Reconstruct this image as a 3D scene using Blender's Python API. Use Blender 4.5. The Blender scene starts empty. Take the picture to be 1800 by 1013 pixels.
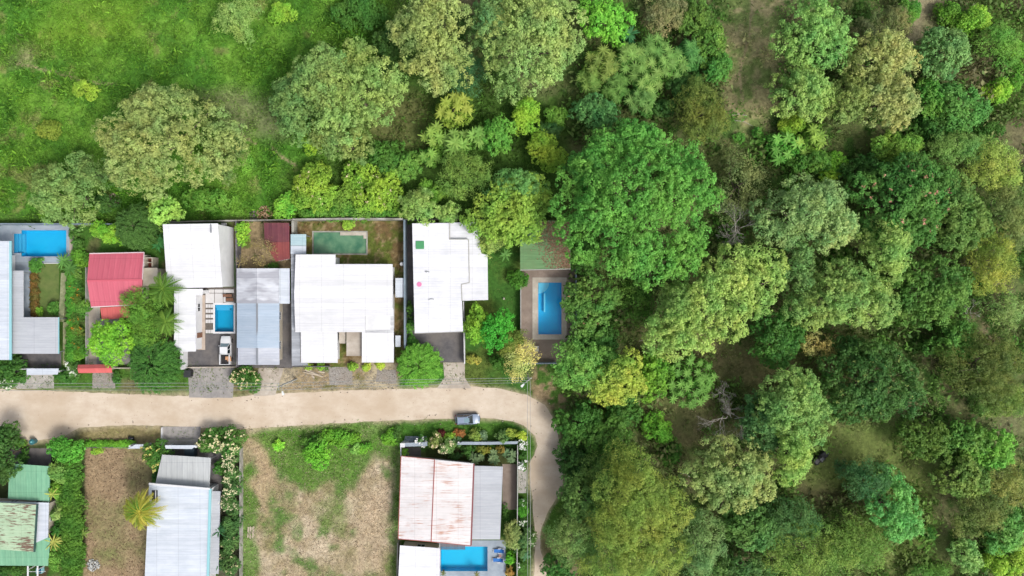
import bpy, math, random
import numpy as np
from mathutils import Vector
R = math.radians
random.seed(7)

# ------------------------------------------------------------------ camera, sky, sun, exposure
S = bpy.context.scene
COL = S.collection
CAMH = 120.0
cam_d = bpy.data.cameras.new("camera"); cam = bpy.data.objects.new("camera", cam_d); COL.objects.link(cam)
cam.location = (0, 0, CAMH); cam.rotation_euler = (0, 0, 0)
cam_d.lens = 24; cam_d.sensor_width = 36; cam_d.clip_end = 3000; cam_d.clip_start = 1
S.camera = cam
SUN_EL, SUN_AZ = R(52), math.atan2(0.72, -0.55)      # azimuth from +Y clockwise (lower right of the picture)
w = bpy.data.worlds.new("World"); S.world = w; w.use_nodes = True
nt = w.node_tree; bg = nt.nodes["Background"]
sky = nt.nodes.new("ShaderNodeTexSky"); sky.sky_type = 'NISHITA'; sky.sun_disc = False
sky.sun_elevation = SUN_EL; sky.sun_rotation = SUN_AZ; sky.dust_density = 4.0; sky.air_density = 0.6; sky.ozone_density = 0.6
hs_ = nt.nodes.new("ShaderNodeHueSaturation"); hs_.inputs["Saturation"].default_value = 0.5      # hazy, whitish sky
nt.links.new(sky.outputs[0], hs_.inputs["Color"]); nt.links.new(hs_.outputs[0], bg.inputs[0]); bg.inputs[1].default_value = 0.15
sd = bpy.data.lights.new("sun", 'SUN'); sd.energy = 1.35; sd.angle = R(15); sd.color = (1, 0.965, 0.91)
sun = bpy.data.objects.new("sun", sd); COL.objects.link(sun)
sv = Vector((math.sin(SUN_AZ) * math.cos(SUN_EL), math.cos(SUN_AZ) * math.cos(SUN_EL), math.sin(SUN_EL)))
sun.rotation_euler = sv.to_track_quat('Z', 'Y').to_euler(); sun.location = sv * 200
S.view_settings.view_transform = 'Standard'; S.view_settings.look = 'None'
S.view_settings.exposure = 0.86; S.view_settings.gamma = 1; S.view_settings.use_curve_mapping = False

# ------------------------------------------------------------------ helpers
def W(px, py, h=0.0):
    k = 0.1 * (CAMH - h) / CAMH
    return ((px - 900) * k, (506.5 - py) * k, h)
def lin(c):
    c = np.asarray(c, float) / 255.0
    return np.where(c <= 0.04045, c / 12.92, ((c + 0.055) / 1.055) ** 2.4)
def tag(o, label=None, cat=None, group=None, kind=None):
    if label: o["label"] = label
    if cat: o["category"] = cat
    if group: o["group"] = group
    if kind: o["kind"] = kind
    return o
def empty(name, loc, label, cat, group=None, rz=0):
    o = bpy.data.objects.new(name, None); COL.objects.link(o); o.location = loc
    o.rotation_euler = (0, 0, rz); o.empty_display_size = 0.5
    return tag(o, label, cat, group)
def obj(name, V, F, m, parent=None, org=(0, 0, 0), smooth=False):
    me = bpy.data.meshes.new(name)
    ox, oy, oz = org
    me.from_pydata([(v[0] - ox, v[1] - oy, v[2] - oz) for v in V], [], F)
    me.materials.append(m)
    if smooth: me.polygons.foreach_set("use_smooth", [True] * len(me.polygons))
    me.update()
    o = bpy.data.objects.new(name, me); COL.objects.link(o)
    if parent is not None: o.parent = parent
    elif org != (0, 0, 0): o.location = org
    return o
class MB:
    def __init__(s): s.V = []; s.F = []
    def add(s, V, F):
        n = len(s.V); s.V += [tuple(v) for v in V]; s.F += [tuple(i + n for i in f) for f in F]; return s
    def box(s, x0, x1, y0, y1, z0, z1):
        V = [(x0, y0, z0), (x1, y0, z0), (x1, y1, z0), (x0, y1, z0), (x0, y0, z1), (x1, y0, z1), (x1, y1, z1), (x0, y1, z1)]
        return s.add(V, [(3, 2, 1, 0), (4, 5, 6, 7), (0, 1, 5, 4), (1, 2, 6, 5), (2, 3, 7, 6), (3, 0, 4, 7)])
    def bar(s, a, b, w, z0, z1):           # wall-like bar between two ground points
        a = np.array(a[:2], float); b = np.array(b[:2], float); d = b - a; L = np.linalg.norm(d)
        if L < 1e-6: return s
        d /= L; n = np.array([-d[1], d[0]]) * w / 2
        P = [a - n, b - n, b + n, a + n]
        V = [(p[0], p[1], z0) for p in P] + [(p[0], p[1], z1) for p in P]
        return s.add(V, [(3, 2, 1, 0), (4, 5, 6, 7), (0, 1, 5, 4), (1, 2, 6, 5), (2, 3, 7, 6), (3, 0, 4, 7)])
    def tube(s, pts, rad, n=6, cap=True):
        pts = [np.array(p, float) for p in pts]
        if not hasattr(rad, '__len__'): rad = [rad] * len(pts)
        b0 = len(s.V)
        for i, p in enumerate(pts):
            t = pts[min(i + 1, len(pts) - 1)] - pts[max(i - 1, 0)]; t /= (np.linalg.norm(t) + 1e-9)
            a = np.cross(t, [0, 0, 1.0]) if abs(t[2]) < 0.9 else np.cross(t, [1.0, 0, 0])
            a /= np.linalg.norm(a); b = np.cross(t, a)
            for k in range(n):
                q = p + rad[i] * (math.cos(2 * math.pi * k / n) * a + math.sin(2 * math.pi * k / n) * b)
                s.V.append(tuple(q))
        for i in range(len(pts) - 1):
            for k in range(n):
                s.F.append((b0 + i * n + k, b0 + i * n + (k + 1) % n, b0 + (i + 1) * n + (k + 1) % n, b0 + (i + 1) * n + k))
        if cap:
            s.F.append(tuple(b0 + k for k in reversed(range(n)))); m = b0 + (len(pts) - 1) * n
            s.F.append(tuple(m + k for k in range(n)))
        return s
    def slab(s, P, t):                      # P: list of (x,y,z) of the top outline, t: thickness
        n = len(P); V = [tuple(p) for p in P] + [(p[0], p[1], p[2] - t) for p in P]
        return s.add(V, [tuple(range(n)), tuple(reversed(range(n, 2 * n)))] + [((i + 1) % n, i, i + n, (i + 1) % n + n) for i in range(n)])
    def build(s, name, m, parent=None, org=(0, 0, 0), smooth=False):
        return obj(name, s.V, s.F, m, parent, org, smooth)
def ccw(P):
    a = sum(P[i][0] * P[(i + 1) % len(P)][1] - P[(i + 1) % len(P)][0] * P[i][1] for i in range(len(P)))
    return P if a > 0 else list(reversed(P))
def inset(P, d):
    P = ccw(P); n = len(P); out = []
    for i in range(n):
        p0, p1, p2 = (np.array(P[(i + k) % n][:2], float) for k in (-1, 0, 1))
        d1 = (p1 - p0) / np.linalg.norm(p1 - p0); d2 = (p2 - p1) / np.linalg.norm(p2 - p1)
        n1 = np.array([-d1[1], d1[0]]); n2 = np.array([-d2[1], d2[0]])
        q = p1 + d * (n1 + n2) / max(0.3, 1 + n1 @ n2)
        out.append((q[0], q[1], P[i][2] if len(P[i]) > 2 else 0))
    return out
# value noise
_tab = np.random.default_rng(3).random((256, 256))
def vnoise(x, y):
    xi = np.floor(x).astype(int); yi = np.floor(y).astype(int); fx = x - xi; fy = y - yi
    fx = fx * fx * (3 - 2 * fx); fy = fy * fy * (3 - 2 * fy)
    a = _tab[xi & 255, yi & 255]; b = _tab[(xi + 1) & 255, yi & 255]; c = _tab[xi & 255, (yi + 1) & 255]; d = _tab[(xi + 1) & 255, (yi + 1) & 255]
    return (a * (1 - fx) + b * fx) * (1 - fy) + (c * (1 - fx) + d * fx) * fy
def fbm(x, y, o=4):
    s = 0; a = 0.5; t = 0
    for k in range(o):
        s = s + a * vnoise(x * 2 ** k + 17.3 * k, y * 2 ** k + 9.1 * k); t += a; a *= 0.55
    return s / t

# ------------------------------------------------------------------ materials
def new_mat(name):
    m = bpy.data.materials.new(name); m.use_nodes = True
    n = m.node_tree; b = n.nodes["Principled BSDF"]; return m, n, b
def nd(n, t, **kw):
    x = n.nodes.new(t)
    for k, v in kw.items(): setattr(x, k, v)
    return x
GM = 0.66
def c4(c, g=None):
    g = GM if g is None else g
    return (float(c[0]) * g, float(c[1]) * g, float(c[2]) * g, 1)
def plain(name, srgb, rough=0.6, metal=0, spec=0.5):
    m, n, b = new_mat(name); b.inputs["Base Color"].default_value = c4(lin(srgb)); b.inputs["Roughness"].default_value = rough
    b.inputs["Metallic"].default_value = metal; b.inputs["Specular IOR Level"].default_value = spec
    return m
def noisy(name, A, B, scale=1.0, rough=0.85, bump=0.2, bscale=8, stretch=(1, 1, 1), C=None, cscale=0.15, camt=0.5, speck=None, spscale=6, spth=0.68):
    m, n, b = new_mat(name); L = n.links.new
    tc = nd(n, "ShaderNodeTexCoord"); mp = nd(n, "ShaderNodeMapping"); mp.inputs["Scale"].default_value = stretch
    L(tc.outputs["Object"], mp.inputs[0])
    ns = nd(n, "ShaderNodeTexNoise"); ns.inputs["Scale"].default_value = scale; ns.inputs["Detail"].default_value = 8; ns.inputs["Roughness"].default_value = 0.65
    L(mp.outputs[0], ns.inputs["Vector"])
    rp = nd(n, "ShaderNodeValToRGB"); rp.color_ramp.elements[0].position = 0.36; rp.color_ramp.elements[1].position = 0.64
    rp.color_ramp.elements[0].color = c4(lin(A)); rp.color_ramp.elements[1].color = c4(lin(B)); L(ns.outputs[0], rp.inputs[0])
    out = rp.outputs[0]
    if C is not None:
        n2 = nd(n, "ShaderNodeTexNoise"); n2.inputs["Scale"].default_value = cscale; n2.inputs["Detail"].default_value = 5
        L(tc.outputs["Object"], n2.inputs["Vector"])
        r2 = nd(n, "ShaderNodeMapRange"); r2.inputs[1].default_value = 0.42; r2.inputs[2].default_value = 0.66; r2.inputs[4].default_value = camt
        L(n2.outputs[0], r2.inputs[0]); mx = nd(n, "ShaderNodeMix", data_type='RGBA')
        L(r2.outputs[0], mx.inputs[0]); L(out, mx.inputs[6]); mx.inputs[7].default_value = c4(lin(C)); out = mx.outputs[2]
    if speck is not None:
        n3 = nd(n, "ShaderNodeTexNoise"); n3.inputs["Scale"].default_value = spscale; n3.inputs["Detail"].default_value = 3
        L(tc.outputs["Object"], n3.inputs["Vector"])
        r3 = nd(n, "ShaderNodeMapRange"); r3.inputs[1].default_value = spth - 0.03; r3.inputs[2].default_value = spth + 0.03
        L(n3.outputs[0], r3.inputs[0]); mx = nd(n, "ShaderNodeMix", data_type='RGBA')
        L(r3.outputs[0], mx.inputs[0]); L(out, mx.inputs[6]); mx.inputs[7].default_value = c4(lin(speck)); out = mx.outputs[2]
    L(out, b.inputs["Base Color"]); b.inputs["Roughness"].default_value = rough; b.inputs["Specular IOR Level"].default_value = 0.3
    if bump:
        bn = nd(n, "ShaderNodeTexNoise"); bn.inputs["Scale"].default_value = bscale; bn.inputs["Detail"].default_value = 4
        L(tc.outputs["Object"], bn.inputs["Vector"]); bp = nd(n, "ShaderNodeBump"); bp.inputs["Strength"].default_value = bump; bp.inputs["Distance"].default_value = 0.08
        L(bn.outputs[0], bp.inputs["Height"]); L(bp.outputs[0], b.inputs["Normal"])
    return m
def roofmat(name, A, B, axis='x', stain=None, samt=0.4, rust=None, rth=0.6, rsoft=0.05, rib=0.9, panel=0.0, rough=0.55, lo=0.25, hi=2.2, bandc=None):
    """ribbed sheet metal; ribs run along `axis`; stains and rust drawn out along the ribs"""
    m, n, b = new_mat(name); L = n.links.new
    tc = nd(n, "ShaderNodeTexCoord"); mp = nd(n, "ShaderNodeMapping")
    mp.inputs["Scale"].default_value = (lo, hi, 1) if axis == 'x' else (hi, lo, 1)
    L(tc.outputs["Object"], mp.inputs[0])
    def noise(vec, sc, det=6):
        q = nd(n, "ShaderNodeTexNoise"); q.inputs["Scale"].default_value = sc; q.inputs["Detail"].default_value = det; q.inputs["Roughness"].default_value = 0.7
        L(vec, q.inputs["Vector"]); return q.outputs[0]
    def rng(v, a, c, o0=0, o1=1):
        q = nd(n, "ShaderNodeMapRange"); q.inputs[1].default_value = a; q.inputs[2].default_value = c; q.inputs[3].default_value = o0; q.inputs[4].default_value = o1; L(v, q.inputs[0]); return q.outputs[0]
    def mix(f, a, c):
        q = nd(n, "ShaderNodeMix", data_type='RGBA'); L(f, q.inputs[0])
        if isinstance(a, tuple): q.inputs[6].default_value = a
        else: L(a, q.inputs[6])
        if isinstance(c, tuple): q.inputs[7].default_value = c
        else: L(c, q.inputs[7])
        return q.outputs[2]
    out = mix(rng(noise(mp.outputs[0], 1.0), 0.35, 0.65), c4(lin(A)), c4(lin(B)))
    if bandc is not None:
        m2 = nd(n, "ShaderNodeMapping"); m2.inputs["Scale"].default_value = (0.02, 0.5, 1) if axis == 'x' else (0.5, 0.02, 1); L(tc.outputs["Object"], m2.inputs[0])
        out = mix(rng(noise(m2.outputs[0], 1.3, 2), 0.45, 0.6, 0, 0.8), out, c4(lin(bandc)))
    if stain is not None:
        out = mix(rng(noise(tc.outputs["Object"], 0.35, 8), 0.45, 0.75, 0, samt), out, c4(lin(stain)))
    if rust is not None:
        v = noise(mp.outputs[0], 1.7, 8)
        big = rng(noise(tc.outputs["Object"], 0.22, 3), 0.35, 0.65, -0.08, 0.08)
        ad = nd(n, "ShaderNodeMath", operation='ADD'); L(v, ad.inputs[0]); L(big, ad.inputs[1])
        out = mix(rng(ad.outputs[0], rth - rsoft, rth + rsoft, 0, 0.9), out, c4(lin(rust)))
    sp = nd(n, "ShaderNodeSeparateXYZ"); L(tc.outputs["Object"], sp.inputs[0])
    across = sp.outputs[1] if axis == 'x' else sp.outputs[0]
    if panel:
        dv = nd(n, "ShaderNodeMath", operation='DIVIDE'); L(across, dv.inputs[0]); dv.inputs[1].default_value = panel
        fl = nd(n, "ShaderNodeMath", operation='FLOOR'); L(dv.outputs[0], fl.inputs[0])
        wn = nd(n, "ShaderNodeTexWhiteNoise", noise_dimensions='1D'); L(fl.outputs[0], wn.inputs["W"])
        hs = nd(n, "ShaderNodeHueSaturation"); L(rng(wn.outputs[0], 0, 1, 0.93, 1.05), hs.inputs["Value"]); L(out, hs.inputs["Color"]); out = hs.outputs[0]
    along = sp.outputs[0] if axis == 'x' else sp.outputs[1]
    def line(v, per, wd, amt):
        a1 = nd(n, "ShaderNodeMath", operation='DIVIDE'); L(v, a1.inputs[0]); a1.inputs[1].default_value = per
        a2 = nd(n, "ShaderNodeMath", operation='FRACT'); L(a1.outputs[0], a2.inputs[0])
        a3 = nd(n, "ShaderNodeMath", operation='LESS_THAN'); L(a2.outputs[0], a3.inputs[0]); a3.inputs[1].default_value = wd / per
        return rng(a3.outputs[0], 0, 1, 1, 1 - amt)
    for (v_, per_, wd_, am_) in ((along, 3.7, 0.09, 0.16), (across, 0.9, 0.07, 0.10)):
        hv = nd(n, "ShaderNodeHueSaturation"); L(line(v_, per_, wd_, am_), hv.inputs["Value"]); L(out, hv.inputs["Color"]); out = hv.outputs[0]
    L(out, b.inputs["Base Color"]); b.inputs["Roughness"].default_value = rough; b.inputs["Specular IOR Level"].default_value = 0.3
    ml = nd(n, "ShaderNodeMath", operation='MULTIPLY'); L(across, ml.inputs[0]); ml.inputs[1].default_value = 2 * math.pi / rib
    sn = nd(n, "ShaderNodeMath", operation='SINE'); L(ml.outputs[0], sn.inputs[0])
    pw = nd(n, "ShaderNodeMath", operation='MAXIMUM'); L(sn.outputs[0], pw.inputs[0]); pw.inputs[1].default_value = 0.55
    bp = nd(n, "ShaderNodeBump"); bp.inputs["Strength"].default_value = 0.5; bp.inputs["Distance"].default_value = 0.06
    L(pw.outputs[0], bp.inputs["Height"]); L(bp.outputs[0], b.inputs["Normal"])
    return m

def attr_mat(name, rough=0.6, trans=0.25, ground=False):
    m, n, b = new_mat(name); L = n.links.new
    at = nd(n, "ShaderNodeAttribute", attribute_name="col")
    out = at.outputs["Color"]
    if ground:
        tc = nd(n, "ShaderNodeTexCoord")
        def noise(sc, det, ro=0.7):
            q = nd(n, "ShaderNodeTexNoise"); q.inputs["Scale"].default_value = sc; q.inputs["Detail"].default_value = det; q.inputs["Roughness"].default_value = ro
            L(tc.outputs["Object"], q.inputs["Vector"]); return q.outputs[0]
        mr = nd(n, "ShaderNodeMapRange"); mr.inputs[1].default_value = 0.3; mr.inputs[2].default_value = 0.7; mr.inputs[3].default_value = 0.55; mr.inputs[4].default_value = 1.4
        L(noise(1.6, 10), mr.inputs[0])
        mx = nd(n, "ShaderNodeMix", data_type='RGBA', blend_type='MULTIPLY'); mx.inputs[0].default_value = 1
        L(out, mx.inputs[6]); L(mr.outputs[0], mx.inputs[7]); out = mx.outputs[2]
        bp = nd(n, "ShaderNodeBump"); bp.inputs["Strength"].default_value = 0.6; bp.inputs["Distance"].default_value = 0.15
        L(noise(3.0, 8), bp.inputs["Height"]); L(bp.outputs[0], b.inputs["Normal"])
        L(out, b.inputs["Base Color"]); b.inputs["Roughness"].default_value = 0.95; b.inputs["Specular IOR Level"].default_value = 0.15
        return m
    L(out, b.inputs["Base Color"]); b.inputs["Roughness"].default_value = rough; b.inputs["Specular IOR Level"].default_value = 0.18
    if trans:
        tr = nd(n, "ShaderNodeBsdfTranslucent"); L(out, tr.inputs["Color"]); ms = nd(n, "ShaderNodeMixShader"); ms.inputs[0].default_value = trans
        L(b.outputs[0], ms.inputs[1]); L(tr.outputs[0], ms.inputs[2]); L(ms.outputs[0], n.nodes["Material Output"].inputs[0])
    return m
M_LEAF = attr_mat("leaf", 0.55, 0.42)
M_GROUND = attr_mat("ground_soil_and_grass", ground=True)
M_BARK = noisy("bark", (96, 84, 70), (140, 128, 112), 3, bump=0.5, stretch=(1, 1, 0.2))
M_DEAD = noisy("dead_wood", (176, 168, 158), (214, 208, 200), 3, bump=0.2)
M_ROAD = noisy("packed_sand", (204, 187, 166), (222, 208, 189), 0.55, bump=0.12, bscale=5, stretch=(0.6, 0.9, 1), C=(192, 172, 146), cscale=0.12, camt=0.6, speck=(165, 145, 125), spscale=3.2, spth=0.7)
M_ROAD2 = noisy("packed_sand_worn", (196, 178, 158), (214, 198, 180), 0.6, bump=0.15, bscale=5, stretch=(1.3, 0.2, 1), C=(180, 158, 134), cscale=0.14, camt=0.6, speck=(150, 130, 108), spscale=3.2, spth=0.7)
M_ASPH = noisy("asphalt", (142, 139, 137), (164, 160, 156), 1.2, bump=0.1, bscale=20, C=(172, 167, 160), cscale=0.3, camt=0.5)
M_ASPHD = noisy("dark_asphalt", (88, 87, 90), (112, 109, 109), 1.0, bump=0.1, bscale=20, C=(134, 126, 118), cscale=0.3, camt=0.5)
M_CONC = noisy("concrete", (176, 172, 166), (200, 196, 188), 0.9, bump=0.08, bscale=15, C=(150, 144, 134), cscale=0.25, camt=0.6)
M_CONCW = noisy("worn_concrete", (182, 172, 158), (206, 197, 184), 0.8, bump=0.1, bscale=15, C=(152, 140, 126), cscale=0.3, camt=0.6)
M_CONCB = noisy("bluish_paving", (150, 163, 176), (172, 184, 194), 0.8, bump=0.05, bscale=15, C=(140, 148, 158), cscale=0.3, camt=0.5)
M_GRAVEL = noisy("gravel", (128, 124, 118), (176, 170, 162), 4.5, bump=0.5, bscale=10, C=(150, 136, 118), cscale=0.3, camt=0.6)
M_BRPAVE = noisy("brown_paving", (138, 123, 112), (160, 145, 133), 1.2, bump=0.1, bscale=14, C=(116, 104, 92), cscale=0.3, camt=0.6)
M_COPING = noisy("coping_stone", (188, 180, 166), (208, 200, 188), 2, bump=0.05, C=(160, 150, 135), cscale=0.5, camt=0.5)
M_WHITEP = noisy("white_paint", (222, 224, 226), (238, 239, 240), 0.5, rough=0.6, bump=0.03, C=(205, 206, 206), cscale=0.4, camt=0.4)
M_CREAM = noisy("cream_wall", (196, 188, 170), (214, 206, 190), 0.5, bump=0.05, C=(170, 160, 140), cscale=0.4, camt=0.5)
M_WALLG = noisy("weathered_wall", (160, 158, 150), (190, 188, 180), 0.8, bump=0.1, C=(112, 112, 96), cscale=0.5, camt=0.8)
M_WALLBL = noisy("blue_grey_wall", (118, 136, 150), (144, 160, 172), 0.6, bump=0.05, C=(120, 130, 136), cscale=0.4, camt=0.5)
M_MOSS = noisy("mossy_stone", (128, 134, 96), (164, 166, 130), 2.5, bump=0.5, bscale=5, C=(92, 108, 64), cscale=0.6, camt=0.7)
M_TILE = noisy("pale_paver", (206, 204, 204), (222, 221, 220), 0.9, bump=0.02, C=(190, 186, 184), cscale=0.5, camt=0.5)
M_GROUT = noisy("dark_pebble_joint", (88, 82, 76), (120, 112, 104), 5, bump=0.4)
M_WOOD = noisy("brown_wood", (112, 78, 60), (146, 106, 84), 2, bump=0.1, stretch=(0.3, 3, 1))
M_PLANK = noisy("grey_planks", (170, 156, 138), (205, 192, 172), 2, bump=0.2, stretch=(0.3, 3, 1))
M_DKWOOD = noisy("dark_deck_boards", (86, 80, 84), (112, 104, 108), 2, bump=0.3, stretch=(6, 0.3, 1))
M_BRICK = noisy("brick_red", (140, 76, 62), (168, 98, 82), 3, bump=0.2, bscale=8)
M_BLACK = plain("black_plastic", (28, 29, 32), 0.5); M_DARK = noisy("dark_interior", (40, 40, 42), (58, 56, 56), 1)
M_TYRE = plain("tyre_rubber", (30, 30, 31), 0.85); M_RIM = plain("wheel_alloy", (150, 152, 155), 0.35, 0.8)
M_GLASS = plain("tinted_glass", (24, 38, 44), 0.08, 0, 0.8); M_GLASSB = plain("reflective_windscreen", (120, 150, 160), 0.1, 0, 0.9)
M_STEEL = plain("galvanised_steel", (160, 165, 170), 0.45, 0.5); M_TEAL = plain("teal_plastic", (50, 110, 118), 0.4)
M_WIRE = plain("power_wire", (150, 154, 150), 0.6); M_LAMP = plain("lamp_housing", (225, 230, 228), 0.4)
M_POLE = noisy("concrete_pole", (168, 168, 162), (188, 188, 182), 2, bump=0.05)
M_SILVER = plain("silver_blue_paint", (134, 150, 172), 0.35, 0.1, 0.5); M_WCAR = plain("white_car_paint", (228, 230, 232), 0.25, 0, 0.6)
M_LIGHTR = plain("red_lens", (150, 20, 18), 0.2); M_LIGHTW = plain("clear_lens", (225, 228, 230), 0.1)
M_BLUE = plain("blue_cushion", (22, 110, 190), 0.7); M_FRAMEW = plain("white_frame", (225, 226, 228), 0.5)
M_PINK = plain("pink_paint", (226, 130, 176), 0.6); M_GREENP = plain("green_paint", (70, 150, 96), 0.7)
M_TRIM = plain("pale_gutter", (226, 205, 208), 0.5); M_TRIMR = plain("red_ridge_cap", (158, 74, 66), 0.6); M_TEALG = plain("pale_teal_fascia", (150, 205, 212), 0.5)
# roofs
R_WHITE = roofmat("white_metal_roof", (224, 225, 228), (236, 237, 240), 'x', (204, 207, 211), 0.5, panel=1.0)
R_WHITE2 = roofmat("white_metal_roof_soft_dirt", (226, 228, 233), (240, 241, 245), 'x', (202, 205, 212), 0.6, rust=(186, 170, 168), rth=0.76, rsoft=0.06, panel=1.0)
R_WHITEB = roofmat("cool_white_sheet_roof", (200, 209, 220), (218, 225, 234), 'x', (180, 190, 202), 0.5, panel=0.9)
R_GREY = roofmat("light_grey_sheet_roof", (182, 187, 194), (196, 200, 206), 'x', (170, 175, 180), 0.4, panel=1.2)
R_GREYV = roofmat("light_grey_sheet_roof_upright", (184, 188, 188), (198, 202, 202), 'y', (168, 172, 178), 0.4, panel=1.2)
R_GALV = roofmat("galvanised_old_roof", (170, 176, 184), (204, 208, 214), 'x', (140, 142, 146), 0.7, rust=(136, 112, 98), rth=0.72, rsoft=0.08, panel=0.9, bandc=(150, 154, 160))
R_BAND = roofmat("banded_corrugated_roof", (192, 196, 205), (214, 218, 225), 'x', (168, 168, 174), 0.5, panel=0.8, bandc=(156, 158, 166))
R_BLUE = roofmat("faded_blue_roof", (168, 186, 204), (184, 198, 214), 'x', (156, 176, 194), 0.5, panel=1.0, bandc=(174, 190, 206))
R_CORR = roofmat("pale_corrugated_roof", (186, 192, 204), (204, 208, 216), 'x', (166, 168, 176), 0.5, panel=0.8)
R_RED = roofmat("rose_red_roof", (205, 100, 118), (213, 110, 126), 'y', (198, 104, 118), 0.5, panel=1.1)
R_RED2 = roofmat("coral_red_roof", (214, 104, 102), (222, 114, 110), 'y', (200, 104, 100), 0.5, panel=1.1)
R_MAROON = roofmat("maroon_shed_roof", (96, 52, 62), (118, 62, 72), 'y', (140, 84, 80), 0.6, rust=(150, 92, 82), rth=0.7, panel=0.8)
R_RUST = roofmat("whitewashed_rusting_roof", (222, 217, 216), (233, 230, 230), 'x', (198, 195, 197), 0.6, rust=(186, 132, 104), rth=0.615, rsoft=0.07, panel=0.9, lo=0.16, hi=2.6)
R_GREEN = roofmat("pale_green_roof", (120, 176, 142), (140, 192, 156), 'y', (108, 160, 132), 0.6, panel=1.0)
R_GRUST = roofmat("green_roof_with_rust", (172, 200, 166), (190, 214, 180), 'x', (140, 166, 130), 0.5, rust=(112, 70, 62), rth=0.545, rsoft=0.03, panel=1.0, lo=0.35, hi=2.4)
R_PAVIL = roofmat("mossy_green_roof", (96, 138, 88), (116, 156, 102), 'x', (106, 122, 80), 0.7, rust=(134, 104, 80), rth=0.68, rsoft=0.08, panel=1.3)

# ------------------------------------------------------------------ ground: one sheet, colours by place
def seg_dist(px, py, P):
    d = np.full(px.shape, 1e9); ins = np.zeros(px.shape, bool); n = len(P)
    for i in range(n):
        x0, y0 = P[i][:2]; x1, y1 = P[(i + 1) % n][:2]
        dx, dy = x1 - x0, y1 - y0; t = np.clip(((px - x0) * dx + (py - y0) * dy) / (dx * dx + dy * dy + 1e-9), 0, 1)
        d = np.minimum(d, np.hypot(px - x0 - t * dx, py - y0 - t * dy))
        if y1 != y0:
            c = ((y0 > py) != (y1 > py)) & (px < (x1 - x0) * (py - y0) / (y1 - y0) + x0); ins ^= c
    return np.where(ins, -d, d)
def mask(px, py, P, soft): return np.clip(0.5 - seg_dist(px, py, P) / soft, 0, 1)
def rect(x0, y0, x1, y1): return [(x0, y0), (x1, y0), (x1, y1), (x0, y1)]
ROAD_TOP = [(-900, 684), (0, 684), (150, 690), (330, 697), (415, 698), (470, 692), (520, 691), (600, 687), (700, 684), (780, 680), (830, 679), (880, 683), (925, 694), (958, 712), (976, 740), (984, 780), (990, 820), (989, 850), (976, 880), (960, 905), (950, 935), (948, 965), (962, 1000), (972, 1040), (975, 1120), (990, 1900)]
ROAD_BOT = [(950, 1900), (936, 1120), (938, 1013), (942, 960), (938, 900), (934, 862), (930, 840), (931, 815), (940, 800), (945, 784), (941, 766), (926, 752), (905, 741), (870, 735), (800, 736), (690, 739), (560, 746), (470, 752), (420, 753), (350, 752), (285, 748), (200, 748), (140, 752), (110, 768), (60, 775), (20, 772), (-20, 755), (-900, 752)]
ROADP = ROAD_TOP + ROAD_BOT
COMP = [(-900, 392), (700, 386), (1010, 392), (1010, 640), (985, 700), (1000, 820), (960, 1900), (-900, 1900)]
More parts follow.
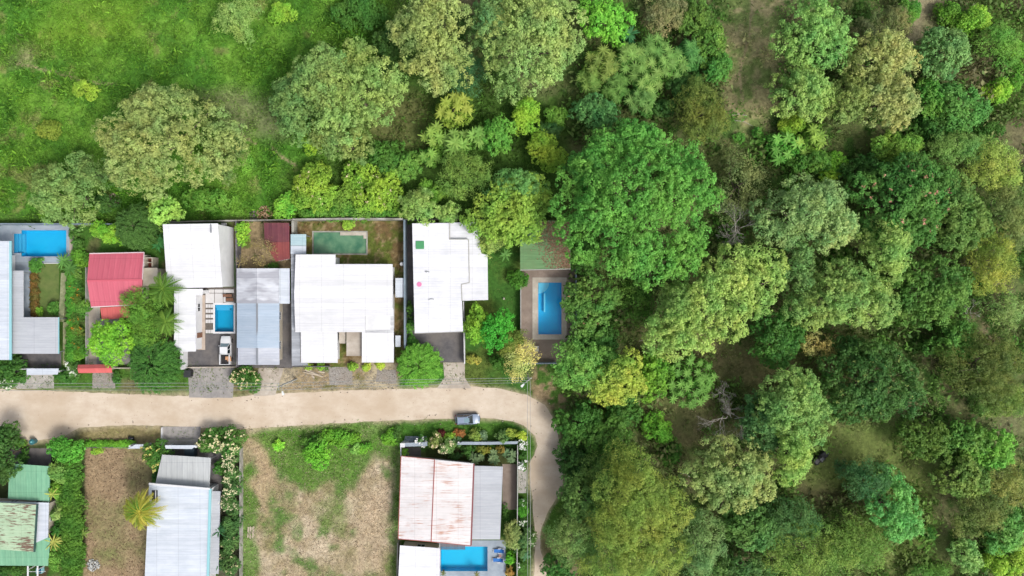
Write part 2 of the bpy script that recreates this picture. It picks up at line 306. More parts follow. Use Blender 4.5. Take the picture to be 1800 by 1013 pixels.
def gcol(px, py):
    """albedo of the ground and how grassy it is, by place"""
    wx = px + 22 * (fbm(px / 45, py / 45) - 0.5) * 2; wy = py + 22 * (fbm(px / 45 + 50, py / 45 + 30) - 0.5) * 2
    n1 = fbm(px / 60, py / 60, 5); n2 = fbm(px / 18 + 40, py / 18, 4); n3 = fbm(px / 6, py / 6 + 90, 3)
    def L(*c): return lin(c)[None, :] * np.ones((px.size, 1))
    def mx(a, b, t): t = np.clip(t, 0, 1)[:, None]; return a * (1 - t) + b * t
    st = lambda v, a, b: np.clip((v - a) / (b - a), 0, 1)
    # forest floor
    c = mx(L(104, 114, 66), L(130, 120, 90), st(n1, 0.46, 0.66)); c = mx(c, L(72, 104, 44), st(n2, 0.47, 0.62)); grass = st(n2, 0.45, 0.65) * 0.6 + 0.15
    def put(P, soft, col, gr, amt=1.0, warp=True):
        nonlocal c, grass
        mk = mask(wx if warp else px, wy if warp else py, P, soft) * amt
        c = mx(c, col, mk); grass = grass * (1 - mk) + gr * mk
    # field
    f = mx(L(86, 138, 42), L(116, 160, 54), st(n1, 0.4, 0.6)); f = mx(f, L(70, 120, 36), st(n2, 0.5, 0.68) * .8); f = mx(f, L(146, 146, 88), st(fbm(px / 30 + 7, py / 30 + 3), 0.64, 0.74) * 0.7)
    put([(-900, -700), (660, -700), (700, 60), (720, 180), (700, 260), (560, 330), (520, 400), (-900, 400)], 60, f, 1.0)
    put([(160, 10), (260, 0), (240, 70), (150, 100), (40, 90), (60, 40)], 60, L(136, 166, 46), 1.0, 0.6)
    g2 = mx(L(62, 98, 34), L(84, 112, 44), n2); put([(650, 40), (760, 120), (1000, 170), (1000, 400), (500, 400), (520, 300), (650, 260)], 60, g2, 0.7)
    put([(620, 170), (700, 160), (760, 180), (740, 260), (650, 270)], 40, L(118, 112, 72), 0.5, 0.7)
    put([(330, 170), (420, 160), (500, 190), (500, 240), (440, 240), (360, 215)], 40, L(142, 138, 104), 0.5, 0.7)
    put([(20, 90), (50, 85), (60, 120), (25, 120)], 25, L(168, 150, 120), 0.2, 0.6)
    put([(1275, -100), (1370, -100), (1370, 120), (1345, 250), (1290, 260), (1275, 120)], 30, mx(L(172, 160, 118), L(122, 138, 78), st(n2, .4, .6)), 0.5)
    put([(1585, -50), (1665, -50), (1650, 60), (1600, 90)], 25, L(160, 148, 118), 0.3)
    put([(1640, 30), (1900, -60), (1900, 400), (1760, 260), (1700, 240)], 60, mx(L(92, 112, 52), L(124, 116, 84), st(n1, 0.45, 0.6)), 0.6)
    put([(1760, 210), (1900, 200), (1900, 330), (1770, 300)], 30, L(124, 112, 88), 0.2, 0.8)
    put([(1720, 720), (1900, 700), (1900, 830), (1740, 800)], 30, mx(L(110, 126, 68), L(126, 118, 92), n2), 0.4)
    put([(1380, 730), (1480, 740), (1600, 760), (1660, 850), (1640, 960), (1560, 1010), (1500, 1000), (1480, 880), (1380, 870)], 50, mx(L(104, 114, 62), L(122, 136, 70), n2), 0.6)
    put([(1380, 840), (1500, 850), (1520, 900), (1400, 900)], 30, L(88, 76, 58), 0.2, 0.7)
    put([(1100, 570), (1290, 600), (1500, 560), (1500, 700), (1280, 690), (1250, 800), (1160, 800), (1110, 700)], 50, mx(L(122, 108, 80), L(104, 116, 62), n2), 0.4)
    # compound base
    vg = mx(L(72, 106, 36), L(128, 118, 84), st(n1, 0.5, 0.66))
    put(COMP, 14, vg, 0.5, warp=False)
    put(rect(-50, 640, 335, 696), 8, mx(L(78, 116, 42), L(120, 116, 80), st(n1, 0.5, 0.62)), 0.7, warp=False)
    put(rect(135, 396, 292, 460), 6, L(70, 112, 38), 0.8, warp=False)
    put(rect(150, 420, 172, 446), 8, L(104, 108, 66), 0.4)
    put(rect(416, 388, 514, 474), 5, mx(L(168, 144, 112), L(110, 120, 60), st(n2, 0.55, 0.66)), 0.1, warp=False)
    put(rect(492, 530, 515, 650), 5, L(112, 100, 90), 0.0, warp=False)
    put(rect(514, 388, 711, 645), 3, mx(mx(L(122, 98, 66), L(98, 108, 44), st(n2, 0.42, 0.6)), L(150, 128, 96), st(n3, 0.56, 0.72)), 0.25, warp=False)
    put(rect(484, 641, 700, 692), 7, mx(mx(L(166, 144, 116), L(112, 108, 56), st(n2, 0.45, 0.6)), L(186, 168, 144), st(n1, 0.5, 0.6)), 0.2)
    put(rect(695, 640, 778, 684), 6, L(66, 124, 36), 0.9)
    put(rect(815, 388, 1012, 692), 6, mx(L(66, 108, 40), L(96, 112, 48), st(n1, 0.45, 0.65)), 0.8, warp=False)
    put([(930, 640), (1000, 640), (1000, 712), (960, 712), (930, 692)], 12, mx(L(78, 112, 42), L(150, 128, 100), st(n2, 0.52, 0.62)), 0.6)
    # south side
    put(rect(130, 748, 285, 790), 6, mx(L(158, 138, 106), L(128, 120, 72), n2), 0.3)
    put(rect(-50, 748, 130, 792), 8, mx(L(140, 128, 100), L(92, 108, 58), n2), 0.3)
    put(rect(146, 786, 262, 1900), 4, mx(mx(L(158, 132, 106), L(176, 150, 122), n2), L(120, 126, 74), st(n1 + (py - 940) / 900, 0.5, 0.72) * .8), 0.08, warp=False)
    lot = mx(L(176, 156, 128), L(200, 180, 158), st(n2, 0.35, 0.65)); lot = mx(lot, L(142, 134, 92), st(n1, 0.44, 0.62) * 0.75)
    lot = mx(lot, L(82, 124, 46), st(fbm(px / 26 + 11, py / 26 + 5), 0.5, 0.7) * .85)
    put(rect(420, 745, 704, 1900), 6, lot, 0.15, warp=False)
    gr = mx(L(78, 128, 38), L(104, 142, 50), n2)
    put([(440, 742), (705, 736), (705, 1900), (684, 1900), (690, 950), (684, 810), (650, 800), (620, 860), (540, 850), (500, 840), (470, 800), (440, 770)], 16, gr, 0.9, 0.85)
    put([(420, 810), (446, 830), (456, 900), (450, 1000), (440, 1900), (418, 1900)], 14, gr, 0.9, 0.85)
    put([(560, 880), (600, 870), (615, 900), (600, 940), (570, 930)], 22, mx(gr, L(140, 136, 90), n2), 0.5, 0.7)
    put([(430, 752), (450, 756), (470, 800), (480, 860), (470, 920), (450, 860), (436, 800)], 12, L(192, 164, 136), 0.05, 0.75)
    put([(640, 870), (670, 850), (684, 900), (676, 1000), (620, 1010), (630, 930)], 16, L(196, 172, 148), 0.02, 0.85)
    put([(700, 736), (905, 738), (932, 754), (942, 768), (944, 800), (930, 816), (926, 812), (700, 790)], 6, mx(L(92, 128, 46), L(62, 112, 36), n1 * 1.3 - 0.1), 0.9, warp=False)
    put(rect(748, 788, 910, 826), 4, mx(L(78, 72, 46), L(64, 86, 36), n2), 0.3, warp=False)
    put([(926, 862), (934, 862), (944, 960), (940, 1900), (890, 1900), (884, 895), (926, 880)], 4, L(70, 104, 40), 0.7, warp=False)
    put(rect(-60, 988, 86, 1900), 4, mx(L(50, 78, 32), L(88, 72, 52), st(n2, 0.5, 0.6)), 0.4, warp=False)
    put(rect(-60, 780, 150, 990), 4, L(70, 80, 46), 0.3, warp=False)
    put(rect(382, 795, 424, 1900), 4, L(92, 92, 72), 0.2, warp=False)
    # sandy fringe beside the road, tracks
    rd = seg_dist(wx * 0.35 + px * 0.65, wy * 0.35 + py * 0.65, ROADP); fr = np.clip(1 - rd / 9, 0, 1) * 0.8
    c = mx(c, L(186, 168, 142), fr); grass = grass * (1 - fr)
    for T in ([(30, 112), (60, 118), (100, 128), (140, 140), (185, 148), (205, 149)], [(392, 210), (410, 222), (428, 240), (450, 252)], [(476, 258), (498, 278), (520, 292)], [(1322, 0), (1318, 60), (1300, 130), (1306, 180)]):
        for a, b in zip(T[:-1], T[1:]):
            d = seg_dist(px, py + 6 * (fbm(px / 12, py / 12) - 0.5), [a, b]); tt = np.clip(1.4 - np.abs(d) / 2.2, 0, 1) * 0.75
            c = mx(c, L(186, 162, 132), tt); grass = grass * (1 - tt)
    rt = np.clip(1 - np.abs(seg_dist(px, py, ROADP) + 0) / 3, 0, 1)
    c = c * (0.80 + 0.40 * n3)[:, None]
    return c, grass
POOLS = {'a': (38, 405, 117, 451), 'b': (378, 536, 411, 583.5), 'c': (551, 408.5, 644, 446), 'd': (946, 497, 987, 588), 'e': (775, 961, 857, 1004)}
def prect(r):
    x0, y1, _ = W(r[0], r[1]); x1, y0, _ = W(r[2], r[3]); return x0, x1, y0, y1
PM = {k: prect(v) for k, v in POOLS.items()}
st_ = prect((25, 411, 38, 445))          # stepped bay of the left pool
xs = sorted(set([-700, -400, -250, -160, -125] + list(np.round(np.arange(-105, 105.1, 0.32), 4)) + [125, 160, 250, 400, 700] + [v for p in PM.values() for v in p[:2]] + list(st_[:2])))
ys = sorted(set([-600, -300, -160, -90] + list(np.round(np.arange(-62, 62.1, 0.32), 4)) + [90, 160, 300, 600] + [v for p in PM.values() for v in p[2:]] + list(st_[2:])))
xs = np.array(xs); ys = np.array(ys); X, Y = np.meshgrid(xs, ys); nx, ny = len(xs), len(ys)
GPX = X.ravel() * 10 + 900; GPY = 506.5 - Y.ravel() * 10
gc, gg = gcol(GPX, GPY)
def gz(px, py):
    keep = np.clip(seg_dist(px, py, [(-2000, 372), (1012, 372), (1025, 700), (1010, 3000), (-2000, 3000)]) / 60, 0, 1)
    return keep * (fbm(px / 70, py / 70, 4) - 0.5) * 0.8
Z = gz(GPX, GPY)
ii = np.arange(nx * ny).reshape(ny, nx); q = np.stack([ii[:-1, :-1], ii[:-1, 1:], ii[1:, 1:], ii[1:, :-1]], -1).reshape(-1, 4)
cx = (X.ravel()[q[:, 0]] + X.ravel()[q[:, 2]]) / 2; cy = (Y.ravel()[q[:, 0]] + Y.ravel()[q[:, 2]]) / 2
keep = np.ones(len(q), bool)
for p in list(PM.values()) + [st_]: keep &= ~((cx > p[0]) & (cx < p[1]) & (cy > p[2]) & (cy < p[3]))
q = q[keep]
def npmesh(name, V, F, m, col=None, parent=None, org=(0, 0, 0), smooth=False):
    V = np.asarray(V, np.float32) - np.asarray(org, np.float32)
    me = bpy.data.meshes.new(name); k = F.shape[1]
    me.vertices.add(len(V)); me.vertices.foreach_set("co", V.ravel())
    me.loops.add(F.size); me.loops.foreach_set("vertex_index", F.ravel().astype(np.int32))
    me.polygons.add(len(F)); me.polygons.foreach_set("loop_start", np.arange(0, F.size, k, dtype=np.int32))
    me.polygons.foreach_set("loop_total", np.full(len(F), k, np.int32))
    if smooth: me.polygons.foreach_set("use_smooth", np.ones(len(F), bool))
    me.materials.append(m)
    if col is not None:
        a = me.attributes.new("col", 'FLOAT_COLOR', 'POINT'); c = np.ones((len(V), 4), np.float32); c[:, :3] = col; a.data.foreach_set("color", c.ravel())
    me.update(); me.validate()
    o = bpy.data.objects.new(name, me); COL.objects.link(o)
    if parent is not None: o.parent = parent
    elif tuple(org) != (0, 0, 0): o.location = org
    return o
def desat(c, k=0.04, t=(0.97, 1.03, 0.96)):
    c = c * np.array(t); l = (c * [0.25, 0.65, 0.1]).sum(-1, keepdims=True); return c * (1 - k) + l * k
GAIN_G = 0.66
tag(npmesh("ground", np.stack([X.ravel(), Y.ravel(), Z], -1), q, M_GROUND, desat(gc) * GAIN_G, smooth=True), kind="structure")

# ------------------------------------------------------------------ sheets laid on the ground
def rough_poly(P, amp, step=8, seed=1):
    out = []; n = len(P); rr = np.random.default_rng(seed); off = rr.random() * 100
    for i in range(n):
        a = np.array(P[i][:2], float); b = np.array(P[(i + 1) % n][:2], float); L = np.linalg.norm(b - a); k = max(1, int(L / step))
        nn = np.array([-(b - a)[1], (b - a)[0]]) / (L + 1e-9)
        for j in range(k):
            p = a + (b - a) * j / k; d = (fbm(np.array([p[0] / 14 + off]), np.array([p[1] / 14]), 3)[0] - 0.5) * 2 * amp
            out.append(tuple(p + nn * d))
    return out
def sheet(name, P, z, m, rough=0.0, label=None, kind="structure", seed=1, hole=None, holes=()):
    if rough: P = rough_poly(P, rough, seed=seed)
    if hole is not None:
        x0, y0, x1, y1 = P[0][0], P[0][1], P[2][0], P[2][1]; hx0, hy0, hx1, hy1 = hole
        b = MB()
        for r in ((x0, y0, x1, hy0), (x0, hy1, x1, y1), (x0, hy0, hx0, hy1), (hx1, hy0, x1, hy1)):
            if r[2] - r[0] < 0.1 or r[3] - r[1] < 0.1: continue
            q = [W(r[0], r[3]), W(r[2], r[3]), W(r[2], r[1]), W(r[0], r[1])]
            b.add([(p[0], p[1], z) for p in q], [(0, 1, 2, 3)])
        o = b.build(name, m)
    else:
        q = ccw([W(*p) for p in P]); o = obj(name, [(p[0], p[1], z) for p in q], [tuple(range(len(q)))], m)
    return tag(o, label, kind=kind)
sheet("road", ROADP, 0.014, M_ROAD, rough=2.4, seed=4)
Z1, Z2, Z3 = 0.020, 0.024, 0.028
sheet("driveway", [(44, 655), (95, 655), (95, 683), (30, 684), (25, 676)], Z1, M_CONC)
sheet("driveway", [(163, 655), (201, 655), (203, 683), (162, 683)], Z1, M_GRAVEL)
sheet("driveway", [(331, 645), (412, 647), (409, 700), (333, 699)], Z1, M_ASPH, rough=1.5)
sheet("driveway", [(455, 646), (500, 646), (484, 694), (446, 697)], Z1, M_CONCW, rough=2)
sheet("driveway", [(577, 646), (618, 646), (620, 676), (580, 676)], Z1, M_GRAVEL, rough=3, seed=3)
sheet("driveway", [(663, 650), (695, 650), (697, 674), (660, 672)], Z1, M_GRAVEL, rough=3, seed=5)
sheet("driveway", [(716, 584), (817, 584), (817, 637), (716, 637)], Z1, M_ASPHD)
sheet("side_path", rect(713, 395, 727, 584), Z1, M_ASPHD)
sheet("driveway_apron", [(779, 637.5), (817, 637.5), (817, 664), (829, 683), (768, 683), (781, 664)], Z1, M_CONCW)
sheet("driveway", [(284, 750), (353, 750), (352, 772), (285, 772)], Z1, M_ASPH)
sheet("driveway_apron", [(285, 772.5), (348, 772.5), (346, 784), (289, 784)], Z1, M_CONC)
sheet("driveway", [(911, 826), (926, 826), (925, 867), (911, 867)], Z1, M_CONC)
sheet("driveway_apron", [(750, 767), (712, 767), (708, 785), (750, 785)], Z1, M_CONCB)
sheet("parking_court", rect(20, 618, 108, 655), Z1, M_ASPHD)
sheet("parking_court", rect(327, 586.5, 414, 646), Z1, M_ASPHD)
sheet("parking_court", rect(20, 788, 90, 822), Z1, M_ASPHD)
sheet("parking_court", rect(284, 784.5, 390, 868), Z1, M_ASPHD)
sheet("yard_paving", rect(883, 816, 908, 896), Z1, M_BRPAVE)
sheet("yard_paving", rect(709, 785.5, 740, 806), Z1, M_ASPHD)
sheet("side_yard", rect(415, 528, 514, 647), Z1, M_ASPHD)
sheet("house_path", rect(150, 470, 176, 641), Z1, M_CONCW)
sheet("house_path", [(170, 560), (215, 560), (235, 641), (170, 641)], Z2, M_ASPH)
sheet("pool_deck", rect(-60, 393, 122, 462), Z1, M_CONCB, hole=(25, 405, 117, 451))
sheet("pool_deck", rect(25, 404.9, 38, 411), Z1, M_CONCB); sheet("pool_deck", rect(25, 445, 38, 451.1), Z1, M_CONCB)
sheet("pool_deck_edge", rect(122.2, 393, 130, 478), Z1, M_CONCW)
sheet("courtyard_path", rect(18, 462.2, 58, 560), Z1, M_CONCB)
sheet("terrace_bed", rect(350, 505, 414, 586), Z1, M_GROUT, hole=(378, 536, 411, 583.5))
sheet("pool_deck", rect(915, 470, 1012, 640), Z1, M_BRPAVE, hole=(946, 497, 987, 588))
sheet("pool_deck", rect(768, 950, 889, 1100), Z1, M_CONCB, hole=(775, 961, 857, 1004))
sheet("lawn", rect(64, 463, 104, 558), Z2, noisy("courtyard_turf", (84, 108, 50), (104, 124, 62), 1.2, bump=0.4, bscale=9, C=(122, 128, 76), cscale=0.4, camt=0.5))

# ------------------------------------------------------------------ pools
def water_mat(name, tint, murky=False):
    m, n, b = new_mat(name); L = n.links.new
    if murky:
        m = noisy(name, (98, 142, 112), (122, 162, 124), 0.35, rough=0.12, bump=0.02, bscale=2, C=(62, 116, 90), cscale=0.45, camt=0.9); return m
    n.nodes.remove(b)
    tr = nd(n, "ShaderNodeBsdfTransparent"); tr.inputs[0].default_value = c4(tint, 1.0)
    gl = nd(n, "ShaderNodeBsdfGlossy"); gl.inputs["Roughness"].default_value = 0.06
    fr = nd(n, "ShaderNodeFresnel"); fr.inputs[0].default_value = 1.33
    ns = nd(n, "ShaderNodeTexNoise"); ns.inputs["Scale"].default_value = 1.6; ns.inputs["Detail"].default_value = 3
    tc = nd(n, "ShaderNodeTexCoord"); L(tc.outputs["Object"], ns.inputs["Vector"])
    bp = nd(n, "ShaderNodeBump"); bp.inputs["Strength"].default_value = 0.25; bp.inputs["Distance"].default_value = 0.05; L(ns.outputs[0], bp.inputs["Height"])
    L(bp.outputs[0], gl.inputs["Normal"]); L(bp.outputs[0], fr.inputs["Normal"])
    ms = nd(n, "ShaderNodeMixShader"); L(fr.outputs[0], ms.inputs[0]); L(tr.outputs[0], ms.inputs[1]); L(gl.outputs[0], ms.inputs[2])
    L(ms.outputs[0], n.nodes["Material Output"].inputs[0]); return m
M_WATER = water_mat("pool_water", (0.55, 0.9, 0.97)); M_MURK = water_mat("murky_water", None, True)
def basin_mat(name, a, b_): return noisy(name, a, b_, 0.5, rough=0.5, bump=0.0)
def pool(label, key, basin, depth=1.3, rim=0.35, rimmat=M_COPING, bay=None, steps=None, murky=False, z=0.0, wl=0.10):
    x0, x1, y0, y1 = PM[key]; org = ((x0 + x1) / 2, (y0 + y1) / 2, 0)
    t = empty("swimming_pool", org, label, "swimming pool")
    b = MB(); d = -depth
    def wallface(p, q_): b.add([(p[0], p[1], d), (q_[0], q_[1], d), (q_[0], q_[1], 0.03), (p[0], p[1], 0.03)], [(0, 1, 2, 3)])
    b.add([(x0, y0, d), (x1, y0, d), (x1, y1, d), (x0, y1, d)], [(0, 1, 2, 3)])
    if bay is None: P = [(x0, y0), (x1, y0), (x1, y1), (x0, y1)]
    else:
        bx0, bx1, by0, by1 = bay; P = [(x0, y0), (x1, y0), (x1, y1), (x0, y1), (x0, by1), (bx0, by1), (bx0, by0), (x0, by0)]
        b.add([(bx0, by0, d), (x0, by0, d), (x0, by1, d), (bx0, by1, d)], [(0, 1, 2, 3)])
    for i in range(len(P)): wallface(P[i], P[(i + 1) % len(P)])
    b.build("basin", basin, t, org)
    if rim:
        r = MB(); k = rim; zt = 0.06
        if bay is None: rr = [(x0 - k, x1 + k, y1, y1 + k), (x0 - k, x1 + k, y0 - k, y0), (x0 - k, x0, y0, y1), (x1, x1 + k, y0, y1)]
        else: rr = [(x0, x1 + k, y1, y1 + k), (x0, x1 + k, y0 - k, y0), (x1, x1 + k, y0, y1), (bx0 - k, x0, by1, by1 + k), (bx0 - k, x0, by0 - k, by0), (bx0 - k, bx0, by0, by1), (x0 - k, x0, by1 + k, y1 + k), (x0 - k, x0, y0 - k, by0 - k)]
        for a in rr: r.box(*a, -0.05, zt)
        r.build("coping", rimmat, t, org)
    if steps:
        s = MB()
        for a in steps: s.box(*a)
        s.build("steps", plain("pale_pool_step", (120, 200, 235), 0.5), t, org)
    wv = [(x0, y0), (x1, y0), (x1, y1), (x0, y1)] if bay is None else P
    obj("water", [(p[0], p[1], -wl) for p in wv], [tuple(range(len(wv)))], M_MURK if murky else M_WATER, t, org)
    return t
BL = basin_mat("azure_pool_lining", (60, 205, 250), (66, 212, 252)); BL2 = basin_mat("deep_teal_pool_tiles", (30, 178, 214), (36, 186, 222))
BL3 = basin_mat("royal_azure_pool_lining", (60, 200, 250), (66, 208, 252)); BL4 = basin_mat("cyan_pool_lining", (50, 212, 248), (56, 220, 252))
bx = st_; sx = [(bx[0] + i * 0.42, bx[0] + (i + 1) * 0.42, bx[2] + 0.02, bx[3] - 0.02, -1.28, -0.28 - 0.3 * i) for i in range(3)]
pool("bright azure swimming pool with stepped end on grey deck at the left edge", 'a', BL, rim=0.25, rimmat=M_CONCB, bay=bx, steps=sx)
x0, x1, y0, y1 = PM['b']
pool("small deep teal swimming pool with white rim beside the white pickup", 'b', BL2, rim=0.3, rimmat=M_WHITEP, steps=[(x0 + .02, x1 - 0.3, y1 - 0.55, y1 - .02, -1.28, -0.35), (x0 + .02, x1 - 1, y1 - 1.0, y1 - 0.55, -1.28, -0.7)])
pool("neglected swimming pool full of murky green water in the weedy back yard", 'c', M_WALLG, rim=0.22, rimmat=M_WALLG, murky=True, wl=0.2)
x0, x1, y0, y1 = PM['c']; lg = MB().box(x1 - 4.6, x1, y1 - 0.55, y1, -0.4, 0.045).box(x1 - .5, x1, y1 - 1.1, y1 - .55, -0.4, 0.04).build("pool_ledge", M_COPING)
for t_ in bpy.data.objects:
    if t_.get("label", "").startswith("neglected"): lg.data.transform(__import__('mathutils').Matrix.Translation(-t_.location)); lg.parent = t_
x0, x1, y0, y1 = PM['d']
arc = []
tD = pool("long blue swimming pool in a pale stone border near the forest", 'd', BL3, rim=0.0, wl=0.1, depth=0.95)
q = MB(); k = 1.0; dx0, dx1, dy0, dy1 = prect((936, 488, 996, 597))
for a in ((dx0, dx1, y1, dy1), (dx0, dx1, dy0, y0), (dx0, x0, y0, y1), (x1, dx1, y0, y1)): q.box(*a, -0.02, 0.07)
q.build("coping", M_COPING, tD, ((x0 + x1) / 2, (y0 + y1) / 2, 0))
q = MB()
for i, rr_ in enumerate((0.8, 1.35, 1.9)):
    V = [(x0 + .05, y1 - .05)] + [(x0 + .05 + rr_ * math.cos(a), y1 - .05 + rr_ * math.sin(a)) for a in [(-math.pi / 2) * k_ / 8 for k_ in range(9)]]
    q.slab(ccw([(v[0], v[1], -0.22 - 0.3 * i) for v in V]), 0.28)
q.box(x0 + 1.0, x0 + 1.25, y1 - 5.2, y1 - 1.9, -0.5, -0.16)
q.build("steps", plain("pale_pool_steps", (190, 232, 250), 0.5), tD, ((x0 + x1) / 2, (y0 + y1) / 2, 0))
pool("cyan swimming pool beside two blue loungers at the bottom edge", 'e', BL4, rim=0.0)

# ------------------------------------------------------------------ walls, windows, houses
def windows(parent, org, P, ztop, n_max=8, z0=0.95, door=True, two=False):
    """windows and a door set in the outline P (ccw, world xy)"""
    cnt = 0; n = len(P); dd = False
    for i in range(n):
        a = np.array(P[i][:2]); b = np.array(P[(i + 1) % n][:2]); L = np.linalg.norm(b - a)
        if L < 3: continue
        d = (b - a) / L; nn = np.array([d[1], -d[0]]); k = max(1, int(L / 4.2))
        for j in range(k):
            c = a + d * L * (j + 0.5) / k
            if door and not dd and j == 0 and L > 3.5:
                p = c - d * 0.45; e = c + d * 0.45
                dr = MB().bar(p + nn * 0.03, e + nn * 0.03, 0.07, 0.02, 2.05).build("door", M_WOOD, parent, org)
                h = c + d * 0.35 + nn * 0.1; MB().box(h[0] - .04, h[0] + .04, h[1] - .04, h[1] + .04, 1.0, 1.08).build("handle", M_STEEL, dr, (0, 0, 0)).data.transform(__import__('mathutils').Matrix.Translation(-Vector(org)))
                dd = True; continue
            for zz in ((z0, z0 + 2.7) if two else (z0,)):
                if cnt >= n_max or zz + 1.2 > ztop: continue
                p = c - d * 0.7; e = c + d * 0.7; cnt += 1; f = MB()
                f.bar(p + nn * .03, e + nn * .03, 0.08, zz, zz + 0.08); f.bar(p + nn * .03, e + nn * .03, 0.08, zz + 1.02, zz + 1.1)
                for s in (p + d * 0.04, c, e - d * 0.04): f.bar(s - d * 0.035 + nn * .03, s + d * 0.035 + nn * .03, 0.08, zz + 0.08, zz + 1.02)
                fo = f.build("window", M_FRAMEW, parent, org)
                pn = MB().bar(p + d * 0.07 + nn * .015, e - d * 0.07 + nn * .015, 0.02, zz + .08, zz + 1.02); pn.build("pane", M_GLASS, fo, org)
def walls(parent, org, roofP, m, ins=0.35, cut=0.16, win=True, two=False, n_max=8, ztop=None, base=0.0, door=True):
    P = inset(roofP, ins); n = len(P)
    V = [(p[0], p[1], base) for p in P] + [(p[0], p[1], (ztop if ztop is not None else p[2]) - cut) for p in P]
    F = [(i, (i + 1) % n, (i + 1) % n + n, i + n) for i in range(n)] + [tuple(range(n, 2 * n))]
    o = obj("wall", V, F, m, parent, org)
    if win: windows(parent, org, P, min(p[2] for p in P) - cut, n_max, two=two, door=door)
    return o
def RP(pts): return ccw([W(*p) for p in pts])
def roof(parent, org, pts, m, t=0.14, name="roof"):
    P = RP(pts) if len(pts[0]) == 3 else pts
    return MB().slab(P, t).build(name, m, parent, org)
def edge(parent, org, a, b, m=M_TRIM, w=0.16, h=0.16, name="gutter", dz=0.02):
    """gutter / cap bar following two roof points (px,py,h)"""
    a = np.array(W(*a)); b = np.array(W(*b)); d = (b - a) / np.linalg.norm(b - a); n = np.array([-d[1], d[0], 0]) * w / 2
    P = [a - n, b - n, b + n, a + n]; V = [p + [0, 0, -h + dz] for p in P] + [p + [0, 0, dz] for p in P]
    return MB().add(V, [(3, 2, 1, 0), (4, 5, 6, 7), (0, 1, 5, 4), (1, 2, 6, 5), (2, 3, 7, 6), (3, 0, 4, 7)]).build(name, m, parent, org)
def centre(pts):
    return (float(np.mean([W(*p)[0] for p in pts])), float(np.mean([W(*p)[1] for p in pts])), 0)
def posts(parent, org, pts, h, m=M_STEEL, name="post"):
    for p in pts:
        x, y, _ = W(*p, h); MB().box(x - .07, x + .07, y - .07, y + .07, 0, h - 0.14).build(name, m, parent, org)

# A: left-edge house with white roof, L shaped grey roof
A1 = [(-150, 425, 4.6), (18, 424, 4.2), (18, 633, 4.2), (-150, 633, 4.6)]; o = centre(A1)
h = empty("house", o, "white roofed house at the left edge with an L shaped grey lower roof", "house")
roof(h, o, A1, R_WHITEB); walls(h, o, RP(A1), M_WHITEP, ins=2.2)
edge(h, o, (18, 424, 4.2), (18, 633, 4.2), M_TEALG, 0.35, 0.2)
A2 = [(19.5, 476, 3.0), (41, 476, 3.0), (41, 558, 3.0), (103, 558, 3.0), (103, 622, 3.0), (19.5, 622, 3.0)]
roof(h, o, A2, R_GREY, name="lower_roof"); posts(h, o, [(101, 561), (101, 619), (60, 619), (39, 480)], 3.0)
edge(h, o, (103, 558, 3.0), (103, 622, 3.0), M_TEALG, 0.12, 0.14)
# red roof house
o = centre([(157, 446, 3), (249, 540, 3)])
h = empty("house", o, "house with rose red gable roof between the hedge and the palm tree", "house")
RA = [(157, 446, 3.0), (253, 444, 3.0), (250, 492, 4.1), (153, 494, 4.1)]; RB = [(153, 494, 4.1), (250, 492, 4.1), (248, 536, 3.0), (160, 540, 3.0)]
roof(h, o, RA, R_RED); roof(h, o, RB, R_RED)
wp = [(157, 446, 2.9), (253, 444, 2.9), (248, 538, 2.9), (160, 540, 2.9)]; walls(h, o, RP(wp), M_CREAM)
edge(h, o, (157, 446, 3.0), (253, 444, 3.0)); edge(h, o, (160, 540, 3.0), (248, 536, 3.0)); edge(h, o, (253, 444, 3.0), (250, 492, 4.1), w=0.12)
edge(h, o, (153, 493.5, 4.12), (250, 492, 4.12), plain("rose_ridge_cap", (206, 96, 112), 0.5), 0.3, 0.08, "ridge_cap", 0.04)
roof(h, o, [(176, 541, 2.5), (226, 538, 2.5), (228, 558, 2.3), (179, 563, 2.3)], R_RED2, name="porch_roof"); posts(h, o, [(181, 561), (225, 556)], 2.4)
roof(h, o, [(252, 471, 2.6), (277, 471, 2.6), (277, 503, 2.5), (251, 503, 2.5)], M_CREAM, 0.15, "terrace_slab"); walls(h, o, RP([(252, 471, 2.6), (277, 471, 2.6), (277, 503, 2.5), (251, 503, 2.5)]), M_CREAM, 0.1, win=False)
b = MB()
for r_ in ((253, 455, 254.5, 471), (263.5, 455, 265, 471), (277, 455, 278.5, 471), (253, 453.5, 278.5, 455), (269, 462, 278, 463)):
    p0 = W(r_[0], r_[3]); p1 = W(r_[2], r_[1]); b.box(p0[0], p1[0], p0[1], p1[1], 0, 2.0)
b.build("laundry_wall", M_CREAM, h, o)
p0 = W(265.2, 471); p1 = W(276.8, 455.2); MB().box(p0[0], p1[0], p0[1], p1[1], 0, 0.8).build("laundry_counter", M_BRICK, h, o)
# red roofed gate
o = centre([(137, 641, 2.4), (197, 656, 2.4)]); h = empty("entrance_gate", o, "small entrance gate under a narrow coral red tiled canopy by the road", "gate")
roof(h, o, [(137, 641.5, 2.3), (195, 640.5, 2.3), (196, 647, 2.75), (136, 648, 2.75)], R_RED2, 0.08); roof(h, o, [(136, 648, 2.75), (196, 647, 2.75), (197, 655.5, 2.3), (138, 656, 2.3)], R_RED2, 0.08)
for px_ in (141, 163, 193):
    x, y, _ = W(px_, 648, 2.2); MB().box(x - .2, x + .2, y - .2, y + .2, 0, 2.2).build("pillar", M_CREAM, h, o)
x, y, _ = W(178, 648, 2); MB().box(x - 1.25, x + 1.25, y - .04, y + .04, 0.1, 2.0).build("gate_leaf", M_WOOD, h, o)
